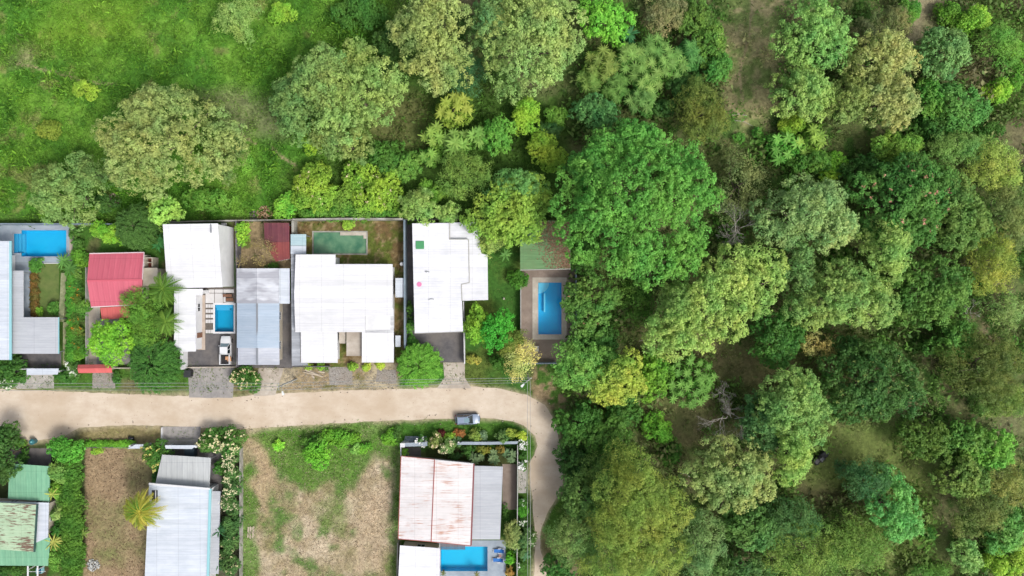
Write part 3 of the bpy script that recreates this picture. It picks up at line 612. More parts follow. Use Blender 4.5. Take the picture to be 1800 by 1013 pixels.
# B: white two storey house
o = centre([(290, 400, 6), (385, 500, 6)])
h = empty("house", o, "two storey house with large plain white roof left of the blue roofed house", "house")
BR = [(286, 394.5, 6.7), (383, 393, 6.7), (391, 505, 5.3), (294, 507, 5.3)]
roof(h, o, BR, R_WHITE); walls(h, o, RP(BR), M_WHITEP, 0.12, win=False)
x, y, _ = W(397, 506); MB().box(x - 0.6, x + 0.2, W(0, 504)[1], W(0, 392.5)[1], 0, 0.5).build("plinth", M_WHITEP, h, o)
B2 = [(306, 508, 3.2), (356, 508, 3.2), (356, 519, 3.2), (344, 519, 3.2), (344, 618, 3.0), (306, 619, 3.0)]
roof(h, o, B2, R_WHITE2, name="wing_roof"); walls(h, o, RP(B2), M_WHITEP, 0.25, n_max=4)
ch = MB(); x, y, _ = W(371, 402, 6.7); ch.box(x - .06, x + .06, y - .7, y + .7, 6.55, 6.85).build("roof_pipe", M_STEEL, h, o)
# terrace walkway, pavers, bench
o = W(355, 565); t = tag(MB().slab([(p[0], p[1], 0.12) for p in RP([(349, 519, 0), (361, 519, 0), (361, 615, 0), (349, 615, 0)])], 0.11).build("raised_walkway", noisy("beige_screed", (176, 160, 146), (192, 178, 164), 0.8, bump=0.05), None, (o[0], o[1], 0)), "narrow beige raised walkway along the white wing facing the small teal pool", "walkway")
pv = empty("terrace_paving", W(386, 520), "pale square terrace pavers with dark joints around the small teal pool", "paving")
po = W(386, 520)
def paver(x0, y0, x1, y1):
    a = W(x0, y1); b_ = W(x1, y0); MB().box(a[0], b_[0], a[1], b_[1], 0.0, 0.07).build("paver", M_TILE, pv, po)
for (a, b_, c, d) in ((361.6, 509, 376.8, 515), (361.6, 516, 376.8, 533), (377.8, 509, 392, 515), (377.8, 516, 392, 533), (393, 509, 411.5, 515), (393, 516, 397, 532), (397, 531, 411.5, 532.6)): paver(a, b_, c, d)
for r_ in range(6):
    if r_ == 4: continue
    for c_ in range(3): paver(361.8 + c_ * 4.6, 535 + r_ * 9, 365.7 + c_ * 4.6, 541 + r_ * 9)
be = empty("garden_bench", W(403, 522), "brown wooden deck seat above the small teal pool", "bench"); bo = W(403, 522)
for (a, b_, c, d, z_) in ((393.5, 517, 409.5, 522.5, 0.45), (398, 524, 411, 529.5, 0.3)):
    p0 = W(a, d); p1 = W(c, b_); bb = MB()
    for k_ in range(3): yy = p0[1] + (p1[1] - p0[1]) * k_ / 3; bb.box(p0[0], p1[0], yy + .015, yy + (p1[1] - p0[1]) / 3 - .015, z_ - 0.06, z_)
    bb.build("seat", M_WOOD, be, bo)
    for xx in (p0[0] + .06, p1[0] - .06): MB().box(xx - .04, xx + .04, p0[1] + .1, p1[1] - .1, 0.03, z_ - 0.06).build("leg", M_DKWOOD, be, bo)

# C: blue-grey roof house
o = centre([(417, 472, 3.4), (491, 641, 3)])
h = empty("house", o, "house with faded blue roof and grey banded corrugated back roof", "house")
def gable(h, o, x0, y0, x1, y1, xr, he, hr, m, nm="roof"):
    roof(h, o, [(x0, y0, he), (xr, y0, hr), (xr, y1, hr), (x0, y1, he)], m, name=nm); roof(h, o, [(xr, y0, hr), (x1, y0, he), (x1, y1, he), (xr, y1, hr)], m, name=nm)
gable(h, o, 416.5, 533, 491, 612, 452, 3.3, 3.9, R_BLUE)
gable(h, o, 416, 472, 490, 533.5, 451.5, 3.5, 4.15, R_BAND, "back_roof")
gable(h, o, 418, 611.5, 491, 641.5, 452.5, 3.1, 3.65, R_CORR, "front_roof")
edge(h, o, (452, 533, 3.95), (452, 641, 3.72), M_STEEL, 0.3, 0.06, "ridge_cap", 0.05)
roof(h, o, [(490.5, 472, 3.1), (509, 472, 3.0), (509, 534, 3.0), (490.5, 534, 3.1)], R_WHITEB, name="lean_to_roof"); posts(h, o, [(507, 476), (507, 530)], 3.0)
walls(h, o, RP([(416.5, 472, 3.2), (491, 472, 3.2), (491, 640, 3.1), (416.5, 640, 3.1)]), M_CREAM, 0.5)
# maroon shed
o = centre([(464, 392, 2.6), (509, 459, 2.6)]); h = empty("shed", o, "maroon roofed garden shed with open frame in the bare back yard", "shed")
roof(h, o, [(464, 392, 2.9), (508, 392, 2.9), (508.5, 425, 2.7), (465, 427, 2.7)], R_MAROON, 0.07); roof(h, o, [(464.5, 426, 2.62), (508.5, 424, 2.62), (509.5, 455, 2.4), (485, 460, 2.4), (466, 430, 2.6)], roofmat("brick_red_shed_roof", (132, 62, 62), (150, 78, 74), 'y', (96, 52, 60), 0.6, panel=0.8), 0.07, "lower_roof")
posts(h, o, [(466, 395), (506, 395), (506, 452), (487, 456)], 2.4); MB().bar(W(488, 459, 2.3), W(509, 455, 2.3), 0.08, 2.05, 2.15).build("beam", M_FRAMEW, h, o)
walls(h, o, RP([(465, 393, 2.6), (507, 393, 2.6), (507, 424, 2.6), (466, 426, 2.6)]), M_BRICK, 0.3, win=False)
# D: big white roof complex
o = centre([(520, 450, 3.6), (690, 638, 3.6)])
h = empty("house", o, "largest white roofed house with stepped roofs, behind the weedy yard with the murky pool", "house")
DM = [(519.5, 447.5, 4.3), (589.5, 447.5, 4.3), (589.5, 464.5, 4.3), (690, 464.5, 4.3), (690, 542, 4.3), (691.5, 543, 4.3), (692, 555.5, 4.3), (642.5, 555.5, 4.3), (642.5, 584, 4.3), (519, 584, 4.3), (517, 520, 4.3)]
roof(h, o, DM, R_WHITE, 0.18); walls(h, o, RP([(520, 449, 4.2), (589, 449, 4.2), (589, 466, 4.2), (689, 466, 4.2), (689, 583, 4.2), (520, 583, 4.2)]), M_WHITEP, 0.3)
DS = roofmat("white_step_roof", (172, 174, 178), (222, 224, 226), 'x', None, panel=0.9)
roof(h, o, [(642, 554, 4.0), (692, 554, 4.0), (692.3, 585, 3.75), (642, 585, 3.75)], DS, 0.1, "step_roof")
roof(h, o, [(528.5, 583, 3.5), (593, 583, 3.5), (593.5, 638, 3.1), (529, 638, 3.1)], R_WHITE, name="left_wing_roof"); walls(h, o, RP([(529, 583, 3.1), (593, 583, 3.1), (593, 638, 3.1), (529, 638, 3.1)]), M_WHITEP, 0.4, n_max=3)
roof(h, o, [(636, 583, 3.6), (692, 583, 3.6), (692, 637.5, 3.2), (636, 637.5, 3.2)], R_WHITE, name="right_wing_roof"); walls(h, o, RP([(636, 583, 3.2), (692, 583, 3.2), (692, 637, 3.2), (636, 637, 3.2)]), M_WHITEP, 0.4, n_max=3)
roof(h, o, [(609, 584, 2.6), (635, 584, 2.6), (635, 626, 2.5), (609, 626, 2.5)], M_CONCW, 0.12, "porch_slab"); posts(h, o, [(611, 624), (633, 624)], 2.5)
roof(h, o, [(596, 584, 2.0), (607.5, 584, 2.0), (607.5, 604, 2.0), (596, 604, 2.0)], M_CONCW, 0.1, "entrance_slab"); posts(h, o, [(598, 602), (606, 602)], 2.0)
DG = [(511.5, 447, 2.9), (518, 447, 2.9), (518, 583, 2.9), (528, 583, 2.9), (528, 637, 2.9), (541, 639, 2.9), (541, 642.5, 2.9), (513, 643.5, 2.9)]
roof(h, o, DG, R_GALV, 0.08, "side_roof"); roof(h, o, [(511, 412, 2.9), (538, 412, 2.9), (538, 432, 2.8), (511, 432, 2.8)], roofmat("pale_teal_sheet", (168, 196, 204), (184, 208, 214), 'x', (150, 176, 186), 0.5), 0.08, "teal_roof")
roof(h, o, [(511, 432.3, 2.9), (538, 432.3, 2.9), (538, 446.8, 2.9), (511, 446.8, 2.9)], R_WHITEB, 0.08, "back_roof"); posts(h, o, [(513, 414), (536, 414), (515, 640), (516, 520)], 2.8)
for nm_, r_, hh, lab in (("lean_to_roof", (695, 489, 711, 523), 2.0, "small white lean to shelter on the garden side of the big white house"), ("lean_to_roof", (695, 590, 704, 610), 1.6, "tiny white lean to shelter near the front corner of the big white house")):
    oo = centre([(r_[0], r_[1], hh), (r_[2], r_[3], hh)]); t = empty("shelter", oo, lab, "shelter"); roof(t, oo, [(r_[0], r_[1], hh), (r_[2], r_[1], hh), (r_[2], r_[3], hh - .15), (r_[0], r_[3], hh - .15)], R_WHITEB, 0.07); posts(t, oo, [(r_[0] + 1.5, r_[1] + 1.5), (r_[2] - 1.5, r_[1] + 1.5), (r_[2] - 1.5, r_[3] - 1.5), (r_[0] + 1.5, r_[3] - 1.5)], hh)
oo = W(708.5, 464.5); t = empty("water_tank", (oo[0], oo[1], 0), "small white water tank against the garden wall", "tank")
MB().tube([(oo[0], oo[1], 0.3), (oo[0], oo[1], 0.5), (oo[0], oo[1], 1.5), (oo[0], oo[1], 1.7)], [0.32, 0.34, 0.34, 0.2], 14).build("tank_body", M_WHITEP, t, (oo[0], oo[1], 0)); MB().box(oo[0] - .36, oo[0] + .36, oo[1] - .36, oo[1] + .36, 0, 0.3).build("stand", M_CONC, t, (oo[0], oo[1], 0))
# E: white roof with driveway
o = centre([(724, 393, 4), (858, 585, 4)])
h = empty("house", o, "white roofed house with a green hatch and a pink dot on its roof", "house")
E_lo = [(790, 391.5, 3.4), (839, 391, 3.4), (846, 446, 3.4), (857, 448, 3.4), (858, 527.5, 3.4), (812, 529, 3.4), (790, 529, 3.4)]
roof(h, o, E_lo, R_WHITE2, name="lower_roof"); walls(h, o, RP(E_lo), M_WHITEP, 0.4)
E_hi = [(724.5, 393, 3.9), (787, 392, 3.9), (823.5, 421, 3.9), (825, 497, 3.9), (811, 500, 3.9), (812, 529, 3.9), (814, 583.5, 3.9), (729, 586.5, 3.9)]
E_hi = [(724.5, 393, 3.9), (790, 392, 3.9), (790, 421, 3.9), (823.5, 421, 3.9), (825, 497, 3.9), (811, 500, 3.9), (812, 529, 3.9), (814, 583.5, 3.9), (729, 586.5, 3.9)]
roof(h, o, E_hi, R_WHITE2); walls(h, o, RP(E_hi), M_WHITEP, 0.35, n_max=6)
for (p_, q_) in (((790, 392), (790, 421)), ((790, 421), (823.5, 421)), ((823.5, 421), (825, 497)), ((825, 497), (811, 500)), ((811, 500), (812, 529))): edge(h, o, (*p_, 3.93), (*q_, 3.93), M_POLE, 0.16, 0.1, 'step_shade_line')  # thin grey strips paint the shade line along the roof step
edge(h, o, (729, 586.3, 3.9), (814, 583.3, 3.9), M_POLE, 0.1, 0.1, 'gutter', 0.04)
a = W(731, 438, 3.9); b_ = W(745.5, 424, 3.9); MB().box(a[0], b_[0], a[1], b_[1], 3.85, 4.05).build("roof_hatch", M_GREENP, h, o)
a = W(737, 500, 3.9); MB().tube([(a[0], a[1], 3.86), (a[0], a[1], 3.96)], 0.42, 18).build("painted_vent_cover", M_PINK, h, o)
for (p_, q_) in (((752, 478), 0.18), ((749, 477), 0.1), ((758, 526), 0.28)):
    a = W(p_[0], p_[1], 3.9); MB().tube([(a[0] - q_ * 1.6, a[1] - .1, 4.0), (a[0], a[1] + .05, 4.05), (a[0] + q_ * 1.6, a[1] - .05, 4.0)], 0.06, 6).build("roof_pipe", M_STEEL, h, o)
# pavilion
o = centre([(914, 390, 3), (1000, 475, 3)]); h = empty("pavilion", o, "mossy green roofed pavilion half covered in fallen brown leaves above the long pool", "pavilion")
PV = [(914, 388, 3.2), (1003, 388, 3.2), (1003, 473, 2.8), (914.5, 475, 2.8)]; roof(h, o, PV, R_PAVIL, 0.1); posts(h, o, [(918, 393), (998, 393), (998, 469), (918, 470), (955, 470)], 2.8, M_CREAM)
edge(h, o, (914.5, 475, 2.85), (1003, 473, 2.85), M_POLE, 0.12, 0.12)
# F: rusty white roof
o = centre([(705, 802, 4), (828, 955, 4)])
h = empty("house", o, "house with whitewashed rusting roof and flat grey side roof by the cyan pool", "house")
FA = [(705, 802.5, 3.7), (764, 808.5, 3.95), (758, 952, 3.95), (700, 947, 3.7)]; FB = [(764, 808.5, 3.95), (833, 815.5, 3.7), (828, 959, 3.7), (758, 952, 3.95)]
roof(h, o, FA, R_RUST); roof(h, o, FB, R_RUST); walls(h, o, RP([(705, 803, 3.6), (833, 816, 3.6), (828, 958, 3.6), (700, 947, 3.6)]), M_CREAM, 0.6)
edge(h, o, (764, 808.5, 3.97), (758, 952, 3.97), M_TRIMR, 0.14, 0.06, "ridge_cap", 0.05)
edge(h, o, (833, 815.5, 3.7), (828, 959, 3.7), plain("dusky_red_gutter", (128, 62, 66), 0.6), 0.25, 0.2); edge(h, o, (705, 802.5, 3.7), (700, 947, 3.7), M_TRIMR, 0.12, 0.18)
edge(h, o, (700, 947.5, 3.7), (758, 952.5, 3.95), M_TRIMR, 0.12, 0.16, "fascia"); edge(h, o, (758, 952.5, 3.95), (828, 959.5, 3.7), M_TRIMR, 0.12, 0.16, "fascia"); edge(h, o, (705, 802, 3.7), (764, 808, 3.95), M_TRIMR, 0.08, 0.16, "fascia"); edge(h, o, (764, 808, 3.95), (833, 815, 3.7), M_STEEL, 0.08, 0.16, "fascia")
F2 = [(834, 819, 3.0), (884, 820.5, 3.0), (879, 948.5, 3.0), (829, 948.5, 3.0)]; roof(h, o, F2, R_GREY, name="carport_roof"); posts(h, o, [(881, 824), (879, 884), (877, 944), (834, 944)], 3.0)
F3 = [(703, 959, 3.1), (773.5, 964, 3.1), (772, 1060, 3.1), (698, 1060, 3.1)]; roof(h, o, F3, R_WHITE2, name="lower_roof"); walls(h, o, RP(F3), M_CREAM, 0.4, n_max=3)
a = W(774, 966.5, 2.4); b_ = W(818, 955, 2.4)
pg = MB()
for k_ in range(22): xx = a[0] + (b_[0] - a[0]) * k_ / 22; pg.box(xx, xx + 0.14, a[1], b_[1], 2.3, 2.4)
pg.build("pergola_slats", M_DKWOOD, h, o)
# G: lower left house with white roof & grey carport
o = centre([(262, 850, 4), (366, 1013, 4)])
h = empty("house", o, "long white roofed house with a grey carport roof right of the yellowing palm", "house")
GR = [(262, 850.5, 4.3), (369.5, 859.5, 4.3), (363, 1110, 4.0), (250, 1110, 4.0)]; roof(h, o, GR, R_WHITEB); walls(h, o, RP(GR), M_WHITEP, 0.4)
edge(h, o, (262, 850.5, 4.35), (369.5, 859.5, 4.35), M_FRAMEW, 0.3, 0.25, "parapet", 0.08); edge(h, o, (369.5, 859.5, 4.35), (363, 1110, 4.05), M_TEALG, 0.4, 0.25, "parapet", 0.08)
a = W(267, 882, 4.3); b_ = W(277, 862, 4.3); ho = MB().box(a[0], b_[0], a[1], b_[1], 4.26, 4.34).build("roof_opening", M_DARK, h, o); MB().box(a[0] + .6, a[0] + .75, a[1], b_[1], 4.3, 4.42).build("opening_beam", M_FRAMEW, h, o)
G2 = [(285, 799.5, 2.9), (370.5, 805, 2.9), (367.5, 863, 2.9), (272, 855, 2.9)]; roof(h, o, G2, R_GREYV, name="carport_roof"); posts(h, o, [(288, 803), (367, 808), (276, 851), (364, 858)], 2.9)
G3 = [(369, 863.5, 2.6), (387, 864, 2.6), (384, 1009, 2.6), (366, 1009, 2.6)]; roof(h, o, G3, R_GREY, name="side_roof"); posts(h, o, [(385, 868), (383, 935), (382, 1005)], 2.6)
# H: green roofs
o = centre([(0, 820, 3), (88, 990, 3)])
h = empty("house", o, "house with pale green and rust streaked roofs in the lower left corner", "house")
H1 = [(16.5, 815, 3.0), (88, 820, 3.0), (86, 882, 2.8), (14, 877, 2.8)]; roof(h, o, H1, R_GREEN, name="front_roof"); posts(h, o, [(19, 819), (85, 823), (83, 878)], 2.8)
H2 = [(-60, 880, 3.3), (85.5, 884, 3.3), (84, 945, 3.3), (64, 954, 3.3), (-60, 954, 3.3)]; roof(h, o, H2, R_WHITEB, name="flat_roof"); walls(h, o, RP([(-60, 882, 3.2), (84, 884, 3.2), (84, 944, 3.1), (-60, 944, 3.1)]), M_CREAM, 0.4); walls(h, o, RP([(-60, 945, 2.9), (84, 946, 2.9), (82, 991, 2.65), (-60, 990, 2.65)]), M_CREAM, 0.4, win=False)
H3 = [(-60, 944.8, 3.0), (88, 945.5, 3.0), (84, 995, 2.7), (-60, 994, 2.7)]; roof(h, o, H3, R_GREEN, name="rear_roof")
H4 = [(-60, 881, 4.2), (65, 887, 4.2), (60, 970.5, 3.8), (-60, 962, 3.8)]; roof(h, o, H4, R_GRUST, name="rusty_upper_roof"); edge(h, o, (65, 887, 4.2), (60, 970.5, 3.8), plain("dark_green_edge", (38, 74, 66), 0.6), 0.25, 0.2)
walls(h, o, RP([(-58, 884, 3.8), (63, 889, 3.8), (59, 966, 3.6), (-58, 960, 3.6)]), M_CREAM, 0.25, win=False)
# white frame and tank behind house H
t = empty("clothes_frame", W(58, 1004), "white post frame behind the green roofed house", "frame"); o = W(58, 1004)
for px_ in (49, 66): a = W(px_, 995, 1.8); b_ = W(px_, 1040, 1.8); MB().bar(a, b_, 0.22, 1.7, 1.85).build("rail", M_FRAMEW, t, o)
a = W(49, 1005, 1.8); b_ = W(80, 1005, 1.8); MB().bar(a, b_, 0.06, 1.75, 1.8).build("crossbar", M_FRAMEW, t, o)
for px_ in (49, 66): a = W(px_, 1002, 1.8); MB().box(a[0] - .06, a[0] + .06, a[1] - .06, a[1] + .06, 0, 1.7).build("post", M_FRAMEW, t, o)
o = W(73, 1001); t = empty("wash_basin", o, "blue plastic tub with pale rim behind the green roofed house", "tub")
b = MB(); x, y = o[0], o[1]
b.box(x - .5, x + .5, y - .45, y - .38, 0, 0.7).box(x - .5, x + .5, y + .38, y + .45, 0, 0.7).box(x - .5, x - .43, y - .38, y + .38, 0, 0.7).box(x + .43, x + .5, y - .38, y + .38, 0, 0.7).build("rim", M_TEALG, t, o)
MB().box(x - .43, x + .43, y - .38, y + .38, 0.05, 0.5).build("inside", plain("deep_blue_plastic", (18, 84, 120), 0.4), t, o)

# ------------------------------------------------------------------ boundary walls and fences, gates
def bwall(label, pts, hgt, th, m, cat="wall", name="boundary_wall", pil=None):
    b = MB(); n = len(pts); P = [W(*p, hgt) for p in pts]
    for i in range(n - 1):
        a = np.array(P[i][:2]); c = np.array(P[i + 1][:2]); d = (c - a) / np.linalg.norm(c - a)
        b.bar(a + d * (th / 2 if i else 0), c + (d * th / 2 if i < n - 2 else 0), th, 0, hgt)
    o_ = (P[0][0], P[0][1], 0)
    return tag(b.build(name, m, None, o_), label, cat)
bwall("white topped wall behind the left azure pool", [(-60, 393.5), (126, 393.5), (200, 394), (290, 394)], 2.0, 0.18, M_WALLBL)
bwall("dark low wall behind the two storey white house", [(290, 390), (418, 387.5)], 2.0, 0.16, M_WALLG)
bwall("thin weathered wall behind the maroon shed", [(418, 387.5), (514, 386.5)], 1.8, 0.16, M_WALLG)
bwall("weathered wall around the back of the weedy murky pool yard", [(514, 386), (600, 384.5), (708, 385)], 2.2, 0.28, M_WALLG)
bwall("short grey wall between the maroon shed and the weedy yard", [(514.5, 388), (514.5, 411)], 2.0, 0.4, M_WALLG)
bwall("long blue grey wall between the weedy yard and the white roofed house", [(710.5, 386), (711, 480), (711.5, 612)], 2.4, 0.28, M_WALLBL)
bwall("dark wall behind the white roofed house with the pink dot", [(714, 386), (850, 385)], 2.0, 0.15, M_ASPHD)
bwall("wall between the two storey white house and the blue roofed house", [(414.5, 389), (415.3, 500), (415.5, 645)], 2.0, 0.18, noisy("grime_grey_wall", (100, 98, 104), (134, 130, 134), 1, bump=0.1))
bwall("thin pale wall from the driveway corner along the white roofed house", [(814.5, 530), (816.5, 640)], 1.8, 0.14, M_FRAMEW)
bwall("low wall along the left side of the brown pool deck", [(915.5, 476), (915.5, 640)], 1.6, 0.14, M_POLE)
bwall("grey blue wall at the foot of the brown pool deck", [(916, 639.5), (978, 639)], 1.6, 0.22, M_WALLBL)
bwall("pale blue wall pieces between the long pool and the forest trees", [(1013, 474), (1013, 640)], 1.8, 0.16, M_WALLBL)
bwall("mossy upper stone wall beside the small courtyard lawn", [(112, 480), (110, 520), (107, 566)], 1.0, 0.95, M_MOSS, name="stone_wall")
bwall("mossy lower stone wall beside the grey courtyard roof", [(115.5, 566.5), (115, 642)], 1.1, 0.95, M_MOSS, name="stone_wall")
bwall("thin white kerb around the small courtyard lawn", [(103, 463), (64, 463), (64, 558)], 0.15, 0.12, M_FRAMEW, "kerb", "kerb")
bwall("thin pale wall along the path left of the red roofed house", [(150.5, 470), (151, 640)], 0.8, 0.1, M_POLE)
bwall("low pale wall under the feathery tree beside the red gate", [(198, 647.5), (320, 647)], 1.2, 0.14, M_CREAM)
bwall("short front wall left of the grey sliding gate", [(20, 649.5), (46, 649)], 1.8, 0.12, M_FRAMEW)
bwall("low front wall of the paved court with the white pickup", [(319, 646.5), (414, 645.5)], 0.5, 0.2, M_CONCW)
bwall("white gatepost wall beside the black wheelie bin", [(319, 618), (319, 650)], 1.8, 0.5, M_WHITEP)
bwall("front wall of the largest white roofed house", [(514, 645), (577, 644.5)], 1.2, 0.14, noisy("dim_front_wall", (92, 92, 96), (120, 118, 118), 1, bump=0.1))
bwall("thin white edge of the left driveway by the yellow flower tree", [(283.5, 752), (283, 783)], 0.6, 0.1, M_FRAMEW)
bwall("white side rail wall at the front left corner of the rusting roofed house", [(704, 786), (704.5, 803)], 1.8, 0.12, M_WHITEP)
bwall("white fence top running beside the side road from the garden corner", [(910, 783), (909.5, 900), (908.5, 1100)], 2.0, 0.14, M_POLE, "fence", "garden_fence")
bwall("thin garden wall along the weedy vacant lot beside the white lower roof", [(699, 955), (696, 1100)], 1.6, 0.2, M_WALLG)
bwall("dark garden wall along the bushy hedge of cream flowers", [(421.5, 790), (421, 1100)], 1.4, 0.12, M_WALLG)
bwall("low dark wall along the front of the bare brown lot", [(150, 787), (232, 787)], 0.8, 0.12, M_ASPHD)
def canopy(label, pts, h_, m, name="gate_canopy", cat="gate"):
    o_ = centre([(p[0], p[1], h_) for p in pts]); t_ = empty(name, o_, label, cat)
    roof(t_, o_, [(p[0], p[1], h_) for p in pts], m, 0.12, "canopy")
    xs_ = [p[0] for p in pts]; ys_ = [p[1] for p in pts]; x0_, x1_ = min(xs_), max(xs_); ym = (min(ys_) + max(ys_)) / 2
    for px_ in (x0_ + 3, x1_ - 3):
        x_, y_, _ = W(px_, ym, h_); MB().box(x_ - .15, x_ + .15, y_ - .15, y_ + .15, 0, h_ - .13).build("pillar", M_WHITEP, t_, o_)
    a_ = W(x0_ + 5, ym, h_); b__ = W(x1_ - 5, ym, h_); MB().bar(a_, b__, 0.06, 0.1, h_ - 0.5).build("gate_leaf", M_STEEL, t_, o_)
canopy("grey sliding gate with pale flat canopy at the left edge of the road", [(46.5, 648), (103, 648), (101, 658.5), (47, 659.5)], 2.3, R_WHITEB)
canopy("pale gate canopy over the grey driveway above the grey carport roof", [(290, 783), (346, 783), (337, 789.5), (291, 789)], 2.2, R_WHITEB)
canopy("white triangular canopy beside the yellow flower tree", [(238, 781.5), (256, 781.5), (255, 788.5), (224, 789)], 2.2, R_WHITEB)
canopy("pale garden wall canopy along the leafy corner garden", [(803, 782), (812, 777), (860, 777), (910, 776), (910, 780.5), (860, 782)], 1.9, M_CONCB, "wall_canopy", "canopy")
canopy("bluish gate canopy at the front left of the rusting roofed house", [(711, 779), (751, 777.5), (751, 784), (711, 785.5)], 2.2, M_CONCB)
o = W(707.5, 783, 2.2); t = tag(MB().box(o[0] - .35, o[0] + .35, o[1] - .3, o[1] + .3, 0, 2.1).box(o[0] - .4, o[0] + .4, o[1] - .35, o[1] + .35, 2.1, 2.22).build("gate_pillar", M_WHITEP, None, (o[0], o[1], 0)), "white capped gate pillar at the front left of the rusting roofed house", "pillar")

# ------------------------------------------------------------------ poles, cables
def pole(label, base, H, arm, lampd):
    x, y, _ = base; t_ = empty("utility_pole", (x, y, 0), label, "utility pole")
    MB().tube([(x, y, 0), (x, y, H)], [0.17, 0.11], 10).build("pole", M_POLE, t_, (x, y, 0))
    d = np.array(lampd, float); e = np.array([x, y, H - 1.6]); f = e + np.array([d[0], d[1], 0.35])
    ar = MB().tube([e, (e + f) / 2 + [0, 0, 0.12], f], 0.04, 6).build("lamp_arm", M_STEEL, t_, (x, y, 0))
    u = d / np.linalg.norm(d); n = np.array([-u[1], u[0]])
    L = MB(); P = [f[:2] - n * .12, f[:2] + u * .65 - n * .2, f[:2] + u * .65 + n * .2, f[:2] + n * .12]
    L.slab(ccw([(p[0], p[1], f[2] + .08) for p in P]), 0.14).build("lamp_head", M_LAMP, t_, (x, y, 0))
    if arm: MB().bar((x - arm[0], y - arm[1]), (x + arm[0], y + arm[1]), 0.1, H - 0.5, H - 0.38).build("crossarm", M_POLE, t_, (x, y, 0))
    for s in (-1, 0, 1):
        MB().tube([(x + s * arm[0] * .9, y + s * arm[1] * .9, H - .38), (x + s * arm[0] * .9, y + s * arm[1] * .9, H - .2)], 0.05, 8).build("insulator", M_LAMP, t_, (x, y, 0))
pA = W(523, 668); pB = W(928, 656)
pB = (W(929.5, 669, 9.0)[0], W(929.5, 669, 9.0)[1], 0); pA = (W(490, 678, 9.5)[0] , W(490, 678, 9.5)[1], 0)
pA = (-37.9, -16.0, 0)
pole("grey utility pole with street lamp on the weedy verge left of the plank pile", pA, 9.5, (0.0, 0.6), (0.3, -0.9))
pole("grey utility pole with street lamp at the bend of the sand road", pB, 9.0, (0.5, 0.4), (-0.75, -0.75))
def cable(label, a, b, sag, r=0.034):
    a = np.array(a, float); b = np.array(b, float); n = 16
    P = [a + (b - a) * i / n - np.array([0, 0, sag * 4 * (i / n) * (1 - i / n)]) for i in range(n + 1)]
    o_ = tuple(a); tag(MB().tube(P, r, 5).build("power_cable", M_WIRE, None, o_), label, "cable", "power cables on the utility poles")
for dy, lab in ((0.55, "upper"), (0.0, "middle"), (-0.55, "lower")):
    z_ = 9.3 if dy else 9.25
    cable(f"{lab} power cable of three running left from the pole near the plank pile", (pA[0], pA[1] + dy, z_), (-105, pA[1] + dy - 0.3, 9.2), 0.9)
    cable(f"{lab} power cable of three between the two street lamp poles", (pA[0], pA[1] + dy, z_), (pB[0] + dy * .8, pB[1] + dy * .7, 8.8), 0.9)
for dx, lab in ((-0.2, "left"), (0.25, "right")):
    cable(f"{lab} power cable of two running down beside the side road", (pB[0] + dx, pB[1], 8.75), (pB[0] + 0.1 + dx, -75, 8.7), 0.9)

exec_foliage = True
# ------------------------------------------------------------------ foliage
RNG = np.random.default_rng(11)
GAIN_L = 1.1
NLEAF = [0]
def unit(v): return v / (np.linalg.norm(v, axis=-1, keepdims=True) + 1e-9)
def leaf_quads(C, N, size, asp=0.55, rng=RNG, along=None):
    """diamond leaves: centres C, normals N, length `size`"""
    n = len(C); N = unit(N); r = rng.normal(size=(n, 3)) if along is None else along
    T = unit(r - (r * N).sum(1, keepdims=True) * N); B = np.cross(N, T)
    s = (size if np.ndim(size) else np.full(n, size))[:, None] * 0.5
    V = np.stack([C - T * s, C + B * s * asp - N * s * 0.12, C + T * s, C - B * s * asp - N * s * 0.12], 1).reshape(-1, 3)
    F = np.arange(n * 4).reshape(n, 4); NLEAF[0] += n
    return V, F
def leafcol(n, base, alt, rng, grp=None, var=0.13):
    base = lin(base) * GAIN_L; alt = lin(alt) * GAIN_L
    t = rng.random(n)[:, None] * 0.35
    if grp is not None: t = t + grp[:, None] * 0.65
    c = base * (1 - t) + alt * t
    return np.repeat(np.clip(desat(c, 0.08, (0.99, 1.07, 0.80)) * (1 + rng.normal(size=(n, 1)) * var), 0.003, 0.9), 4, axis=0)
KIND = {  # lobe radius factor, clump spacing, clump radius, leaves per clump, leaf size, leaf aspect, flatness
    'cloud': (0.27, 0.86, 0.66, 24, 0.34, 0.6),
    'broad': (0.26, 0.80, 0.62, 18, 0.40, 0.6),
    'fine': (0.30, 0.80, 0.80, 24, 0.30, 0.4),
    'wisp': (0.34, 0.85, 0.95, 14, 0.36, 0.35),
    'bush': (0.42, 0.45, 0.40, 14, 0.28, 0.55),
    'hedge': (0.45, 0.42, 0.40, 15, 0.26, 0.5),
}
